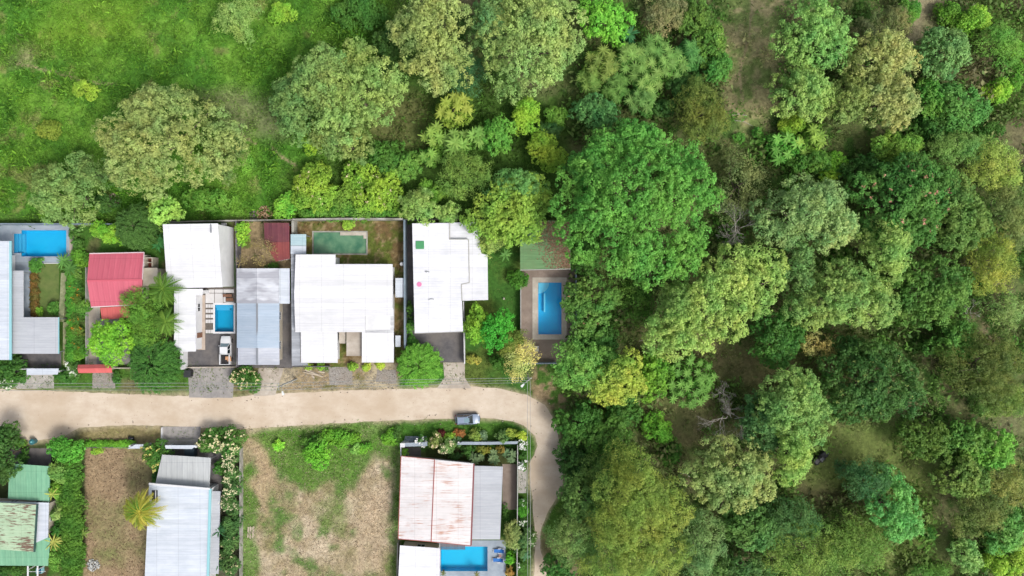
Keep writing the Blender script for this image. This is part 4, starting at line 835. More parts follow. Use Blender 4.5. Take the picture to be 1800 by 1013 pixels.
def crown(rng, cx, cy, a, b, rot, hb, H, kind, base, alt, dens=1.0, box=False, blobs=None, open_=0.0):
    f1, sp, r2, n3, ls, asp = KIND[kind]; Rm = math.sqrt(a * b); small = min(1.0, max(0.45, Rm / 4.5))
    sp *= small ** 0.5; r2 *= small ** 0.5; ls *= small ** 0.35
    ca, sa = math.cos(rot), math.sin(rot)
    # primaries
    r1b = max(0.55, f1 * min(Rm, 9) * (1.0 if Rm < 9 else 1.0)); r1b = min(r1b, 3.0, max(0.5, min(a, b) * 0.62))
    ph_ = rng.uniform(0, 6.28, 4); n1 = int(np.clip(1.75 * (a * b) / (r1b * r1b), 5, 60)) if not box else int(np.clip(1.3 * a * b * 4 / (r1b * r1b), 6, 80))
    P = []
    for _ in range(n1):
        best = None
        for _k in range(12):
            if box: u = rng.uniform(-1, 1, 2)
            else:
                u = rng.uniform(-1, 1, 2)
                while u @ u > 1: u = rng.uniform(-1, 1, 2)
            am = 1 if box else 1.06 if a > 12 else 1 + 0.13 * math.sin(2 * math.atan2(u[1], u[0]) + ph_[0]) + 0.10 * math.sin(3 * math.atan2(u[1], u[0]) + ph_[1]) + 0.08 * math.sin(5 * math.atan2(u[1], u[0]) + ph_[2])
            pt = np.array([u[0] * max(a - r1b * 0.7, a * 0.15), u[1] * max(b - r1b * 0.7, b * 0.15)]) * am
            d = min([np.hypot(*(pt - p[0])) for p in P], default=9e9)
            if best is None or d > best[1]: best = (pt, d, u)
        P.append((best[0], best[2]))
    Cs, Ns, Gs = [], [], []
    for pt, u in P:
        rho2 = min(1, float(u @ u)); r1 = r1b * rng.uniform(0.72, 1.22) * (1 if rng.random() > 0.15 else 0.6)
        if box: zc = H - r1 * 0.9 - rng.random() * 0.15 * H
        else: zc = hb + (H - hb - r1 * 0.8) * (1 - 0.72 * rho2 ** 1.3) * rng.uniform(0.74, 1.02)
        zc = max(zc, r1 * 0.3)
        x = cx + pt[0] * ca - pt[1] * sa; y = cy + pt[0] * sa + pt[1] * ca
        n2 = max(6, int(dens * 1.25 * 2 * math.pi * r1 * r1 / (sp * sp)))
        d2 = unit(rng.normal(size=(n2 * 2, 3)) + [0, 0, 0.45]); d2 = d2[d2[:, 2] > -0.35][:n2]; n2 = len(d2)
        c2 = np.array([x, y, zc]) + d2 * r1 * rng.uniform(0.74, 1.14, (n2, 1)) * [1, 1, 0.85]
        g1 = rng.random(); g2 = np.clip(g1 * 0.8 + rng.random(n2) * 0.5 - 0.12, 0, 1)
        d3 = unit(rng.normal(size=(n2, n3, 3)) * 0.85 + d2[:, None, :] * 0.75 + [0, 0, 0.35])
        c3 = c2[:, None, :] + d3 * (r2 * rng.uniform(0.45, 1.05, (n2, n3, 1)) * rng.uniform(0.7, 1.25, (n2, 1, 1)))
        n3v = d3 + [0, 0, 0.35] + rng.normal(size=d3.shape) * 0.34
        Cs.append(c3.reshape(-1, 3)); Ns.append(n3v.reshape(-1, 3)); Gs.append(np.repeat(g2, n3))
    C = np.concatenate(Cs); N = np.concatenate(Ns); G = np.concatenate(Gs)
    C[:, 2] = np.maximum(C[:, 2], 0.12)
    V, F = leaf_quads(C, N, ls * rng.uniform(0.65, 1.3, len(C)), asp, rng)
    col = leafcol(len(C), base, alt, rng, G); q0 = rng.uniform(0, 50, 2)
    hv = np.repeat(fbm(C[:, 0] / 2.2 + q0[0], C[:, 1] / 2.2 + q0[1], 3) - 0.5, 4)[:, None]; vv = np.repeat(fbm(C[:, 0] / 1.1 + q0[1], C[:, 1] / 1.1 + q0[0], 2) - 0.5, 4)[:, None]
    col = np.clip(col * (1 + hv * np.array([0.75, 0.2, 0.1]) + vv * 0.4), 0.003, 0.9)
    return V, F, col, P
def trunk_mesh(rng, x, y, H, hb, r, P, rot, n_l=6):
    b = MB(); lean = rng.normal(size=2) * 0.04 * H
    top = np.array([x + lean[0], y + lean[1], hb + (H - hb) * 0.45]); mid = np.array([x + lean[0] * .4, y + lean[1] * .4, hb * 0.6])
    b.tube([(x, y, -0.15), (x, y, 0.25), mid, top], [r * 1.5, r * 1.05, r * 0.85, r * 0.35], 7)
    ca, sa = math.cos(rot), math.sin(rot); ids = rng.permutation(len(P))[:n_l]
    for i in ids:
        pt = P[i][0]; e = np.array([x + pt[0] * ca - pt[1] * sa, y + pt[0] * sa + pt[1] * ca, hb + (H - hb) * 0.5])
        s = mid + (top - mid) * rng.uniform(0.0, 0.6); m_ = (s + e) / 2 + [0, 0, -0.06 * H] + rng.normal(size=3) * 0.05 * H
        b.tube([s, m_, e], [r * 0.5, r * 0.32, r * 0.1], 5)
    return b
def tree(px, py, rx, ry, H, kind, base, alt, label, name="broadleaf_tree", cat="tree", rot=0, hb=None, dens=1.0, group=None, flowers=None, box=False, fn=0.5, fs=0.26):
    seed = int(px * 13 + py * 7) & 0xffff; rng = np.random.default_rng(seed)
    hb = H * 0.42 if hb is None else hb; hm = hb + (H - hb) * 0.6; k = 0.1 * (CAMH - hm) / CAMH
    x, y, _ = W(px, py, hm); a, b = rx * k * 1.04, ry * k * 1.04; rot = -R(rot)
    V, F, c, P = crown(rng, x, y, a, b, rot, hb, H, kind, base, alt, dens, box)
    t = empty(name, (x, y, 0), label, cat, group)
    npmesh("foliage" if box or name.endswith(("shrub", "bush", "hedge")) else "crown", V, F, M_LEAF, c, t, (x, y, 0))
    r = max(0.05, min(0.42, 0.03 * H))
    trunk_mesh(rng, x, y, H, hb, r, P, rot, 4 if H < 5 else 8).build("stem" if H < 3.5 else "trunk", M_BARK, t, (x, y, 0), True)
    if flowers is not None:
        C = V.reshape(-1, 4, 3).mean(1); zt = np.quantile(C[:, 2], 0.45); idx = np.where(C[:, 2] > zt)[0]
        # blossoms gather in clusters near the top surface
        nc = max(4, int(fn * a * b * 3.1)); cs = rng.choice(idx, nc); pts = np.repeat(C[cs], 7, axis=0) + rng.normal(size=(nc * 7, 3)) * 0.13 + [0, 0, 0.22]
        Vf, Ff = leaf_quads(pts, rng.normal(size=pts.shape) * 0.5 + [0, 0, 1], fs * rng.uniform(0.7, 1.3, len(pts)), 0.8, rng)
        cf = np.repeat(np.clip(lin(flowers) * (1 + rng.normal(size=(len(pts), 1)) * 0.08), 0, 0.85), 4, axis=0)
        npmesh("blossoms", Vf, Ff, M_LEAF, cf, t, (x, y, 0))
    return t
def rosette(rng, c, L, n, droop=0.5, w=0.22, up=0.35, seg=3):
    """long arching blades from one point; returns V,F,group"""
    V = []; F = []; k0 = 0
    for i in range(n):
        a = 2 * math.pi * (i + rng.uniform(-.3, .3)) / n; l = L * rng.uniform(0.75, 1.1); u = np.array([math.cos(a), math.sin(a), 0]); s = np.array([-u[1], u[0], 0]); upi = up * rng.uniform(.4, 1.6)
        for j in range(seg + 1):
            t = j / seg; ww = w * l * (math.sin(math.pi * min(0.97, 0.12 + t * 0.85)) ** 0.7) * 0.5
            p = c + u * l * t + np.array([0, 0, upi * l * t - droop * l * t * t])
            V += [p - s * ww - [0, 0, ww * .3], p + [0, 0, 0.0], p + s * ww - [0, 0, ww * .3]]
        for j in range(seg):
            b = k0 + j * 3
            F += [(b, b + 1, b + 4, b + 3), (b + 1, b + 2, b + 5, b + 4)]
        k0 += (seg + 1) * 3
    NLEAF[0] += len(F)
    return np.array(V), np.array(F), k0
def star_tree(px, py, r, H, base, alt, label, name="star_leaved_tree", cat="tree", heads=7, L=1.1, n=11, w=0.24, group=None, droop=0.45, under=True):
    rng = np.random.default_rng(int(px * 3 + py * 11)); k = 0.1 * (CAMH - H * .85) / CAMH; x, y, _ = W(px, py, H * .85); Rr = r * k
    t = empty(name, (x, y, 0), label, cat, group)
    Vs, Fs, Cc, k0 = [], [], [], 0; pts = []
    for i in range(heads):
        best = None
        for _ in range(10):
            u = rng.uniform(-1, 1, 2)
            while u @ u > 1: u = rng.uniform(-1, 1, 2)
            p = u * max(0.01, Rr - L * 0.6); d = min([np.hypot(*(p - q_[:2])) for q_ in pts], default=9e9)
            if best is None or d > best[1]: best = (p, d, u)
        if heads == 1: best = (np.zeros(2), 0, np.zeros(2))
        z = H * (1 - 0.3 * (best[2] @ best[2])) * rng.uniform(0.85, 1.02); pts.append(np.array([best[0][0], best[0][1], z]))
        for lay in range(2):
            V, F, nv = rosette(rng, np.array([x, y, 0]) + pts[-1] - [0, 0, 0.25 * lay], L * rng.uniform(.7, 1.15), n, droop + 0.3 * lay, w, 0.5 - 0.3 * lay)
            g = rng.random(); tt = np.clip(g * .8 + rng.random((nv // 12 + 1)) * .3, 0, 1); tt = np.repeat(tt, 12)[:nv][:, None]
            Vs.append(V); Fs.append(F + k0); k0 += nv; c = lin(base) * GAIN_L * (1 - tt) + lin(alt) * GAIN_L * tt; Cc.append(desat(c, .12, (1.0, 1.0, .84)) * rng.uniform(.75, 1.1))
    if under:
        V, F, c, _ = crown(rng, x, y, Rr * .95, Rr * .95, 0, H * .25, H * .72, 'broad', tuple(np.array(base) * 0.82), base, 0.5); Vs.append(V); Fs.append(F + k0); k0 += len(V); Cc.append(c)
    npmesh("crown" if H > 2 else "leaves", np.concatenate(Vs), np.concatenate(Fs), M_LEAF, np.concatenate(Cc), t, (x, y, 0))
    b = MB(); b.tube([(x, y, -.1), (x, y, H * .5)], [0.1 + .01 * H, 0.08], 6)
    if heads > 1:
        for p in pts: b.tube([(x, y, H * .35), (x + p[0] * .6, y + p[1] * .6, p[2] * .7), (x + p[0], y + p[1], p[2])], [.08, .06, .04], 5)
    b.build("trunk" if H > 2 else "stem", M_BARK, t, (x, y, 0), True)
    return t
def fern_tree(px, py, r, H, base, alt, label, name="feathery_tree", n=320, group=None, cat="tree", lw=0.1):
    """many thin arching sprays radiating from the centre, each beaded with fine leaflets"""
    rng = np.random.default_rng(int(px + py * 5)); k = 0.1 * (CAMH - H * .7) / CAMH; x, y, _ = W(px, py, H * .7); Rr = r * k
    t = empty(name, (x, y, 0), label, cat, group); tw = MB(); Cs, Ns, Al, G = [], [], [], []
    for i in range(n):
        a = rng.uniform(0, 2 * math.pi); q = math.sqrt(rng.random()); l0 = Rr * q * 0.72; l1 = l0 + Rr * rng.uniform(.22, .42); zt = H * math.sqrt(max(0.05, 1 - (l0 / Rr) ** 2 * .75)) * rng.uniform(.82, 1.0); g = rng.random()
        da = rng.normal() * .35; m = 30; tt = np.linspace(0, 1, m)
        s = np.array([math.cos(a) * l0, math.sin(a) * l0, zt]); e = np.array([math.cos(a + da) * l1, math.sin(a + da) * l1, zt - Rr * .22 * rng.uniform(.4, 1.4)])
        pth = s + (e - s) * tt[:, None] + np.array([0, 0, 1]) * (np.sin(tt * math.pi) * .25)[:, None]; d = unit(e - s)
        for side in (-1, 1):
            sd_ = np.cross(d, [0, 0, 1.0]) * side; al = unit(d * .8 + sd_)[None, :] + rng.normal(size=(m, 3)) * .2
            Cs.append(pth + al * .14 + [x, y, 0]); Al.append(al); Ns.append(np.array([0, 0, 1.0]) + rng.normal(size=(m, 3)) * .35); G.append(np.full(m, g))
        if i % 5 == 0: tw.tube([(x, y, H * .45), tuple(s + [x, y, 0]), tuple(e + [x, y, 0])], [.06, .035, .012], 4)
    C = np.concatenate(Cs); V, F = leaf_quads(C, np.concatenate(Ns), 0.34 * rng.uniform(.7, 1.2, len(C)), lw / .34 * 1.2, rng, np.concatenate(Al)); G = np.concatenate(G)
    c = leafcol(len(C), base, alt, rng, G)
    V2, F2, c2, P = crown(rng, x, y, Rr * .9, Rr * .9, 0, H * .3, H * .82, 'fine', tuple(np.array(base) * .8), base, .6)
    npmesh("crown", np.concatenate([V, V2]), np.concatenate([F, F2 + len(V)]), M_LEAF, np.concatenate([c, c2]), t, (x, y, 0))
    tw.tube([(x, y, -.1), (x, y, H * .5)], [.03 * H + .05, .1], 7); tw.build("trunk", M_BARK, t, (x, y, 0), True)
    return t
def palm(px, py, r, H, base, alt, label, n=16, group=None, tilt=(0, 0)):
    rng = np.random.default_rng(int(px + py)); k = 0.1 * (CAMH - H) / CAMH; x, y, _ = W(px, py, H); Rr = r * k
    bx_, by_ = x - tilt[0], y - tilt[1]; t = empty("palm_tree", (bx_, by_, 0), label, "palm tree", group); og = (bx_, by_, 0)
    MB().tube([(bx_, by_, -.1), (bx_ + tilt[0] * .3, by_ + tilt[1] * .3, H * .4), (x, y, H)], [.26, .17, .13], 9).build("trunk", M_BARK, t, og, True)
    for i in range(n):
        a = 2 * math.pi * (i + rng.uniform(-.25, .25)) / n; L = Rr * rng.uniform(.82, 1.08); up = rng.uniform(.25, .75) if i % 2 else rng.uniform(0, .3); u = np.array([math.cos(a), math.sin(a), 0]); s = np.array([-u[1], u[0], 0]); bend = rng.normal() * .18
        m = 26; tt = np.linspace(0, 1, m); P = np.array([x, y, H]) + u * L * (tt * .97)[:, None] + np.array([0, 0, 1]) * (up * L * tt - (up + .42) * L * tt ** 2.1)[:, None] + s * (bend * L * tt ** 2)[:, None]
        g = rng.random() ** 2.2; Cs, Al, Ns = [], [], []
        for sdn in (-1, 1):
            ln = .62 * (Rr / 3.2) * np.sin(np.clip(tt * .86 + .12, 0, 1) * math.pi) ** .6; al = unit(s * sdn + u * .75 + np.array([0, 0, -.25]) + rng.normal(size=(m, 3)) * .08)
            Cs.append(P + al * ln[:, None] * .5); Al.append(al * 1.0); Ns.append(np.array([0, 0, 1.0]) + s * sdn * .4 + rng.normal(size=(m, 3)) * .15)
            if sdn == -1: LN = ln
        V, F = leaf_quads(np.concatenate(Cs), np.concatenate(Ns), np.concatenate([LN, LN]) * 1.15, .2, rng, np.concatenate(Al))
        col = lin(base) * GAIN_L * (1 - g) + lin(alt) * GAIN_L * g; tipt = np.repeat(np.concatenate([tt, tt]), 4)[:, None] ** 2 * .6
        c = (col * (1 - tipt) + lin(alt) * GAIN_L * tipt) * .8
        rb = MB().tube([tuple(p) for p in P[::5]], [.05, .04, .03, .025, .02, .015][:len(P[::5])], 4)
        rv = np.array(rb.V); rf = np.array([f for f in rb.F if len(f) == 4])
        npmesh("frond", np.concatenate([V, rv]), np.concatenate([F, rf + len(V)]), M_LEAF, np.concatenate([c, np.tile(lin(alt) * GAIN_L, (len(rv), 1))]), t, og)
    return t
def bare_tree(px, py, r, H, label, m=M_DEAD, depth=5, name="bare_tree", leafy=None, r0=0.14):
    rng = np.random.default_rng(int(px * 5 + py)); k = 0.1 * (CAMH - H * .8) / CAMH; x, y, _ = W(px, py, H * .8); Rr = r * k
    t = empty(name, (x, y, 0), label, "tree"); b = MB(); tips = []
    def grow(p, d, L, rad, dep):
        q_ = p + d * L; m_ = (p + q_) / 2 + rng.normal(size=3) * L * .07; b.tube([p, m_, q_], [rad, rad * .8, rad * .6], 5 if dep > 2 else 3, cap=False); tips.append(q_)
        if dep == 0: return
        for _ in range(rng.integers(2, 5)):
            nd_ = unit(d + rng.normal(size=3) * .5 + np.array([d[0], d[1], .05]) * .35); grow(q_, nd_, L * rng.uniform(.62, .88), rad * .6, dep - 1)
    b.tube([(x, y, -.1), (x, y, H * .4)], [r0 * 1.6, r0], 7)
    for i in range(7):
        a = 2 * math.pi * (i + rng.uniform(-.6, .6)) / 7; grow(np.array([x, y, H * rng.uniform(.35, .6)]) + np.append(rng.normal(size=2) * Rr * .1, 0), unit(np.array([math.cos(a), math.sin(a), .65])), Rr * rng.uniform(.14, .4), r0 * rng.uniform(.3, .6), depth - 1)
    b.build("branches", m, t, (x, y, 0), True)
    if leafy:
        C = np.array(tips)[rng.integers(0, len(tips), leafy[2])] + rng.normal(size=(leafy[2], 3)) * .25; V, F = leaf_quads(C, rng.normal(size=C.shape) + [0, 0, .8], .26 * rng.uniform(.6, 1.2, len(C)), .6, rng)
        npmesh("leaves", V, F, M_LEAF, leafcol(len(C), leafy[0], leafy[1], rng), t, (x, y, 0))
    return t
# colours (as leaves, sRGB)
KH = (136, 156, 90); KH2 = (162, 174, 112); SG = (126, 158, 92); SG2 = (164, 186, 112); BS = (100, 142, 94); BS2 = (146, 172, 106)
MG = (84, 132, 52); MG2 = (118, 160, 66); DG = (52, 92, 42); DG2 = (82, 120, 54); TG = (58, 100, 66); TG2 = (80, 124, 80)
LM = (122, 172, 44); LM2 = (166, 200, 62); BG = (88, 146, 58); BG2 = (112, 170, 74); YL = (160, 178, 60); YL2 = (200, 196, 84)
OL = (112, 122, 54); OL2 = (140, 138, 70); FO = (106, 142, 50); FO2 = (140, 158, 60)
T = tree
# ---- trees of the field and the top edge
T(282, 243, 122, 96, 14, 'cloud', KH, (158, 168, 108), "huge khaki green spreading tree standing alone in the grass field", rot=10)
T(395, 270, 34, 40, 8, 'cloud', (118, 130, 72), KH, "dull olive tree tucked under the right side of the huge khaki field tree")
T(104, 338, 62, 56, 10, 'cloud', SG, KH, "pale green round tree behind the wall of the left azure pool")
T(163, 305, 40, 34, 7, 'fine', (96, 128, 70), (120, 146, 84), "hazy dark sage tree between the pale round tree and the huge field tree")
T(181, 355, 20, 18, 4, 'bush', DG, DG2, "small dark tree at the foot of the pale round tree behind the wall", hb=.6)
T(412, 32, 40, 36, 6, 'fine', (120, 154, 74), SG2, "sage green bushy tree at the top edge of the grass field")
T(145, 157, 20, 17, 3.5, 'bush', (128, 150, 44), LM2, "yellow green round bush above left of the huge field tree", "round_bush", "bush", hb=.3)
T(84, 226, 20, 17, 3, 'bush', (150, 168, 62), (108, 132, 44), "patchy yellow green bush low in the left field", "round_bush", "bush", hb=.2)
T(560, 135, 66, 56, 13.5, 'cloud', SG, KH, "big sage tree with khaki heart, upper left of the merging crowns beside the field", rot=20)
T(622, 160, 72, 92, 13, 'cloud', (122, 150, 76), SG2, "big light green tree merging with the sage tree at the right end of the field", rot=10)
T(515, 185, 42, 58, 10, 'cloud', (96, 136, 82), SG, "cool green tree on the left flank of the merging crowns", rot=-10)
T(600, 245, 56, 36, 10, 'cloud', (116, 138, 74), KH, "dusty green tree under the lower edge of the merging crowns")
T(760, 62, 72, 92, 15, 'cloud', (146, 160, 90), KH2, "tall khaki tree at the top edge with a grey twiggy top", rot=-12)
T(935, 66, 104, 98, 15.5, 'cloud', (130, 160, 92), (162, 182, 112), "broad pale green tree at the top edge right of the khaki tree", rot=0)
T(862, 40, 34, 56, 13, 'cloud', BS, SG, "cool blue green tree squeezed between the khaki and the broad pale tree")
T(818, 125, 38, 34, 8, 'fine', TG, TG2, "dark teal tree in the shade below the khaki and pale trees")
T(690, 78, 30, 44, 6, 'broad', DG, DG2, "dark leafy tree left of the tall khaki tree")
T(630, 20, 46, 28, 4.5, 'bush', (70, 120, 50), MG, "mid green shrub mass at the top edge above the merging crowns", "leafy_shrub", "shrub", hb=.4)
T(498, 22, 24, 20, 3, 'bush', LM, LM2, "lime bush at the top edge left of the mid green shrub", "round_bush", "bush", hb=.3)
T(548, 246, 26, 24, 4, 'bush', LM, (170, 190, 40), "bright lime shrub peeking out below the cool green flank tree", "leafy_shrub", "shrub", hb=.3)
T(284, 372, 26, 30, 7, 'broad', (136, 178, 78), (164, 198, 96), "pale lime tree leaning over the corner of the two storey white roof")
T(362, 352, 38, 26, 4, 'bush', (76, 140, 44), MG2, "bright green shrub thicket behind the two storey white house", "leafy_shrub", "shrub", hb=.2)
T(428, 282, 14, 16, 2.5, 'bush', LM, MG2, "small lime shrub right of the huge field tree", "leafy_shrub", "shrub", hb=.2)
T(501, 362, 24, 20, 3.5, 'bush', (104, 178, 56), LM2, "vivid green bush behind the weedy yard wall near the rubbish heap", "round_bush", "bush", hb=.2)
# ---- band of shrubs behind the walls
T(552, 330, 42, 40, 5, 'bush', (120, 152, 48), LM2, "yellow green shrub with pale dry tips, left of two behind the weedy yard", "leafy_shrub", "shrub", hb=.3, flowers=(206, 196, 150), fn=.25)
T(655, 328, 48, 44, 5.5, 'bush', (122, 158, 50), LM2, "large yellow green shrub with pale dry tips behind the weedy yard wall", "leafy_shrub", "shrub", hb=.3, flowers=(204, 194, 150), fn=.3)
T(604, 352, 22, 24, 3.5, 'bush', (140, 166, 56), MG2, "small yellowish shrub between the two pale tipped shrubs", "leafy_shrub", "shrub", hb=.2)
T(675, 276, 44, 26, 4, 'broad', (74, 122, 46), MG, "low green thicket just below the merging crowns", "leafy_shrub", "shrub", hb=.3)
T(714, 292, 26, 24, 4, 'broad', (92, 146, 62), MG2, "fresh green shrub right of the low thicket", "leafy_shrub", "shrub", hb=.3)
T(736, 362, 38, 28, 6, 'cloud', (118, 158, 72), SG2, "pale green tree behind the long blue grey wall")
T(788, 374, 20, 20, 5, 'broad', (110, 160, 64), SG2, "small light green tree overhanging the back of the pink dotted white roof")
T(760, 334, 24, 20, 4, 'bush', LM, MG2, "lime shrub above the pale green tree behind the blue grey wall", "leafy_shrub", "shrub", hb=.3)
T(818, 306, 50, 42, 6.5, 'fine', (98, 138, 60), (130, 160, 76), "feathery mid green tree left of the yellow green tree by the pavilion")
T(640, 372, 62, 14, 3, 'bush', (82, 140, 42), MG2, "low green hedge of weeds against the weedy yard's back wall", "leafy_shrub", "shrub", hb=.1)
T(566, 375, 34, 11, 2.5, 'bush', (90, 146, 46), MG2, "low weedy clump behind the left end of the weedy yard wall", "leafy_shrub", "shrub", hb=.1)
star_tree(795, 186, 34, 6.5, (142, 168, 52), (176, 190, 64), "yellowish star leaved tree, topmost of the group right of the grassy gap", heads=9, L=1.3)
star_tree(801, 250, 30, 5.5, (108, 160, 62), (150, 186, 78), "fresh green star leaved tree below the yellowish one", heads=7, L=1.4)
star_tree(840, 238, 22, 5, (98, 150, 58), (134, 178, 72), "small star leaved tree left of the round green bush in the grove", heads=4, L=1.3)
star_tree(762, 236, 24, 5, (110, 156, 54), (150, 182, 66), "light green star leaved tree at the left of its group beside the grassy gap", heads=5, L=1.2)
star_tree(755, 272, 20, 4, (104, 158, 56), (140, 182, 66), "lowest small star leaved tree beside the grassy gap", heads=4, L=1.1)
T(876, 236, 29, 30, 5.5, 'broad', (86, 150, 54), (124, 178, 72), "round fresh green tree in the grove below the broad pale tree")
T(921, 200, 27, 28, 5, 'bush', (132, 176, 42), LM2, "lime yellow small tree directly below the broad pale tree")
T(978, 204, 20, 18, 4, 'bush', (96, 156, 46), MG2, "small fresh shrub between the lime tree and the blue green shrubs", "leafy_shrub", "shrub", hb=.3)
T(960, 262, 30, 38, 5, 'bush', (116, 158, 42), (170, 190, 60), "yellow speckled small tree left of the giant green crown")
T(965, 228, 28, 14, 4, 'fine', TG, DG2, "dark sprawling shrub above the yellow speckled small tree", "leafy_shrub", "shrub", hb=.3)
T(1046, 196, 42, 28, 6, 'broad', (72, 126, 74), (104, 156, 92), "blue green shrubby tree above the giant green crown")
T(895, 372, 66, 62, 9, 'broad', (122, 158, 58), (156, 184, 74), "leafy yellow green tree overhanging the right side of the pink dotted white roof")
T(862, 420, 22, 26, 5, 'fine', (150, 172, 84), (176, 190, 110), "feathery pale tree hanging over the edge of the pink dotted white roof")
T(910, 325, 46, 30, 9, 'cloud', (96, 148, 84), (122, 168, 92), "cool green tree on top of the leafy yellow green tree")
star_tree(848, 408, 20, 3.2, (40, 96, 58), (60, 120, 70), "dark banana plant with paddle leaves at the corner of the pink dotted white roof", "banana_plant", "plant", heads=2, L=1.7, n=7, w=.34, under=False)
star_tree(888, 448, 16, 2.6, (92, 150, 66), (120, 172, 76), "pale banana plant at the foot of the leafy tree by the lawn", "banana_plant", "plant", heads=1, L=1.15, n=7, w=.26, under=False)
# ---- top right grove
T(1068, 34, 46, 38, 7, 'broad', (104, 172, 50), (136, 198, 66), "bright lime leafy tree at the top edge right of the broad pale tree")
star_tree(1106, 62, 15, 4.5, (44, 110, 66), (60, 128, 74), "dark green palm like plant beside the bright lime leafy tree", "star_leaved_tree", "tree", heads=1, L=1.5, n=12, w=.2)
for (a_, b_, r_, hh, c1, c2, lb) in ((1060, 108, 32, 5.5, (112, 146, 62), (150, 168, 72), "olive star leaved tree below the bright lime tree"), (1112, 96, 30, 6, (104, 156, 66), (146, 184, 86), "pale star leaved tree at the head of the papaya grove"), (1150, 82, 28, 5.5, (88, 142, 60), (124, 170, 78), "mid green star leaved tree below the dark palm like plant"), (1182, 108, 32, 6, (98, 154, 66), (136, 180, 84), "star leaved tree at the right middle of the papaya grove"), (1140, 132, 32, 6, (106, 156, 64), (150, 186, 88), "central bright star leaved tree of the papaya grove"), (1086, 150, 28, 5, (84, 136, 54), (118, 164, 68), "star leaved tree at the lower left of the papaya grove"), (1130, 172, 28, 5, (92, 144, 66), (130, 172, 84), "lowest star leaved tree of the papaya grove above the giant crown"), (1216, 92, 28, 5.5, (74, 140, 66), (104, 168, 80), "green star leaved tree at the right end of the papaya grove"), (1038, 140, 24, 4.5, (96, 140, 54), (130, 164, 66), "leftmost star leaved tree of the papaya grove beside the broad pale tree")):
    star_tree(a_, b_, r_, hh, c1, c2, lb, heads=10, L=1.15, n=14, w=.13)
T(1172, 26, 40, 32, 6, 'fine', (128, 136, 88), (160, 150, 118), "dusty mauve green tree at the top edge right of the lime tree")
T(1226, 26, 32, 30, 6, 'broad', DG2, (112, 144, 58), "mid green tree at the top edge left of the dry track")
T(1250, 74, 30, 34, 5.5, 'broad', (78, 122, 46), MG2, "green tree beside the dry track near the top")
T(1262, 118, 26, 26, 5, 'broad', (70, 128, 56), (104, 160, 70), "blue green bush between the papaya grove and the dry track")
T(1206, 152, 28, 24, 5, 'broad', (56, 96, 44), DG2, "dark tree at the lower right of the papaya grove")
T(1238, 194, 50, 50, 8, 'fine', (98, 116, 52), (126, 136, 62), "brownish olive tree touching the top right of the giant green crown")
T(1166, 190, 24, 16, 4, 'broad', (48, 88, 44), DG2, "dark shrub in the gap above the giant green crown", "leafy_shrub", "shrub", hb=.3)
T(1130, 360, 140, 132, 18, 'cloud', BG, BG2, "giant rich green dome tree in the middle of the picture", dens=1.0)
T(1044, 300, 44, 52, 14, 'cloud', (70, 138, 62), BG2, "blue green tree on the upper left flank of the giant dome", rot=-30)
T(1116, 234, 50, 24, 12, 'cloud', (72, 146, 62), BG2, "green tree forming the top bulge of the giant dome")
T(1304, 330, 40, 64, 8, 'wisp', (112, 128, 78), (140, 150, 100), "sparse grey green tree at the right side of the giant green dome", dens=.8)
bare_tree(1305, 402, 48, 9, "tangled grey bare tree beside the giant green dome", depth=6)
for (a_, b_, lb) in ((1301, 241, "small round green bush on the dry track, left of a pair"), (1333, 237, "small round green bush on the dry track, right of a pair")): T(a_, b_, 10, 9, 1.6, 'bush', (70, 140, 44), BG2, lb, "round_bush", "bush", hb=.1)
# ---- top right
T(1440, 52, 64, 62, 13.5, 'cloud', (118, 162, 88), (146, 186, 104), "round fresh grey green tree at the top right of the dry track")
T(1415, 162, 52, 56, 11, 'cloud', (126, 160, 86), (160, 184, 102), "lobed sage tree below the round grey green tree", rot=20)
T(1556, 98, 54, 56, 13, 'cloud', (154, 164, 98), (178, 180, 120), "khaki tree with dull gold crown, upper of two joined crowns")
T(1566, 170, 56, 54, 12.5, 'cloud', (150, 160, 98), (174, 176, 116), "khaki grey tree, lower of two joined dull gold crowns")
T(1500, 170, 40, 44, 11, 'cloud', (132, 152, 84), KH, "olive sage tree between the lobed sage tree and the khaki pair")
T(1482, 100, 28, 24, 7, 'fine', TG, TG2, "dark teal tree in the gap below the round grey green tree")
T(1516, 60, 20, 32, 8, 'fine', (86, 98, 62), (118, 116, 88), "dark dusty tree left of the khaki pair")
T(1568, 34, 34, 26, 8, 'fine', (104, 120, 64), (140, 134, 96), "brown tinged tree above the khaki pair")
T(1598, 18, 24, 22, 5, 'bush', (76, 142, 46), MG2, "vivid green shrub at the top edge left of the bare tan patch", "leafy_shrub", "shrub", hb=.3)
T(1664, 88, 42, 46, 8, 'broad', (92, 136, 80), (126, 166, 102), "grey green tree right of the khaki pair")
T(1716, 34, 34, 26, 5, 'bush', (112, 166, 52), LM2, "lime shrub near the top right corner", "leafy_shrub", "shrub", hb=.3)
T(1670, 20, 22, 18, 4, 'bush', (84, 132, 48), LM, "small green shrub at the top edge right of the bare tan patch", "leafy_shrub", "shrub", hb=.3)
T(1758, 80, 40, 40, 6, 'wisp', (96, 148, 58), (126, 172, 74), "feathery green tree near the right edge at the top", dens=.8)
T(1758, 160, 25, 22, 4, 'bush', (118, 178, 42), LM2, "isolated bright lime bush near the right edge", "round_bush", "bush", hb=.2)
T(1640, 176, 30, 34, 5.5, 'broad', (76, 142, 50), MG2, "vivid green tree right of the lower khaki crown")
T(1694, 186, 42, 46, 6.5, 'broad', (82, 134, 62), (112, 164, 80), "leafy green tree left of the isolated lime bush")
T(1650, 222, 40, 26, 4.5, 'broad', (62, 110, 50), MG, "dark green thicket below the vivid green tree", "leafy_shrub", "shrub", hb=.3)
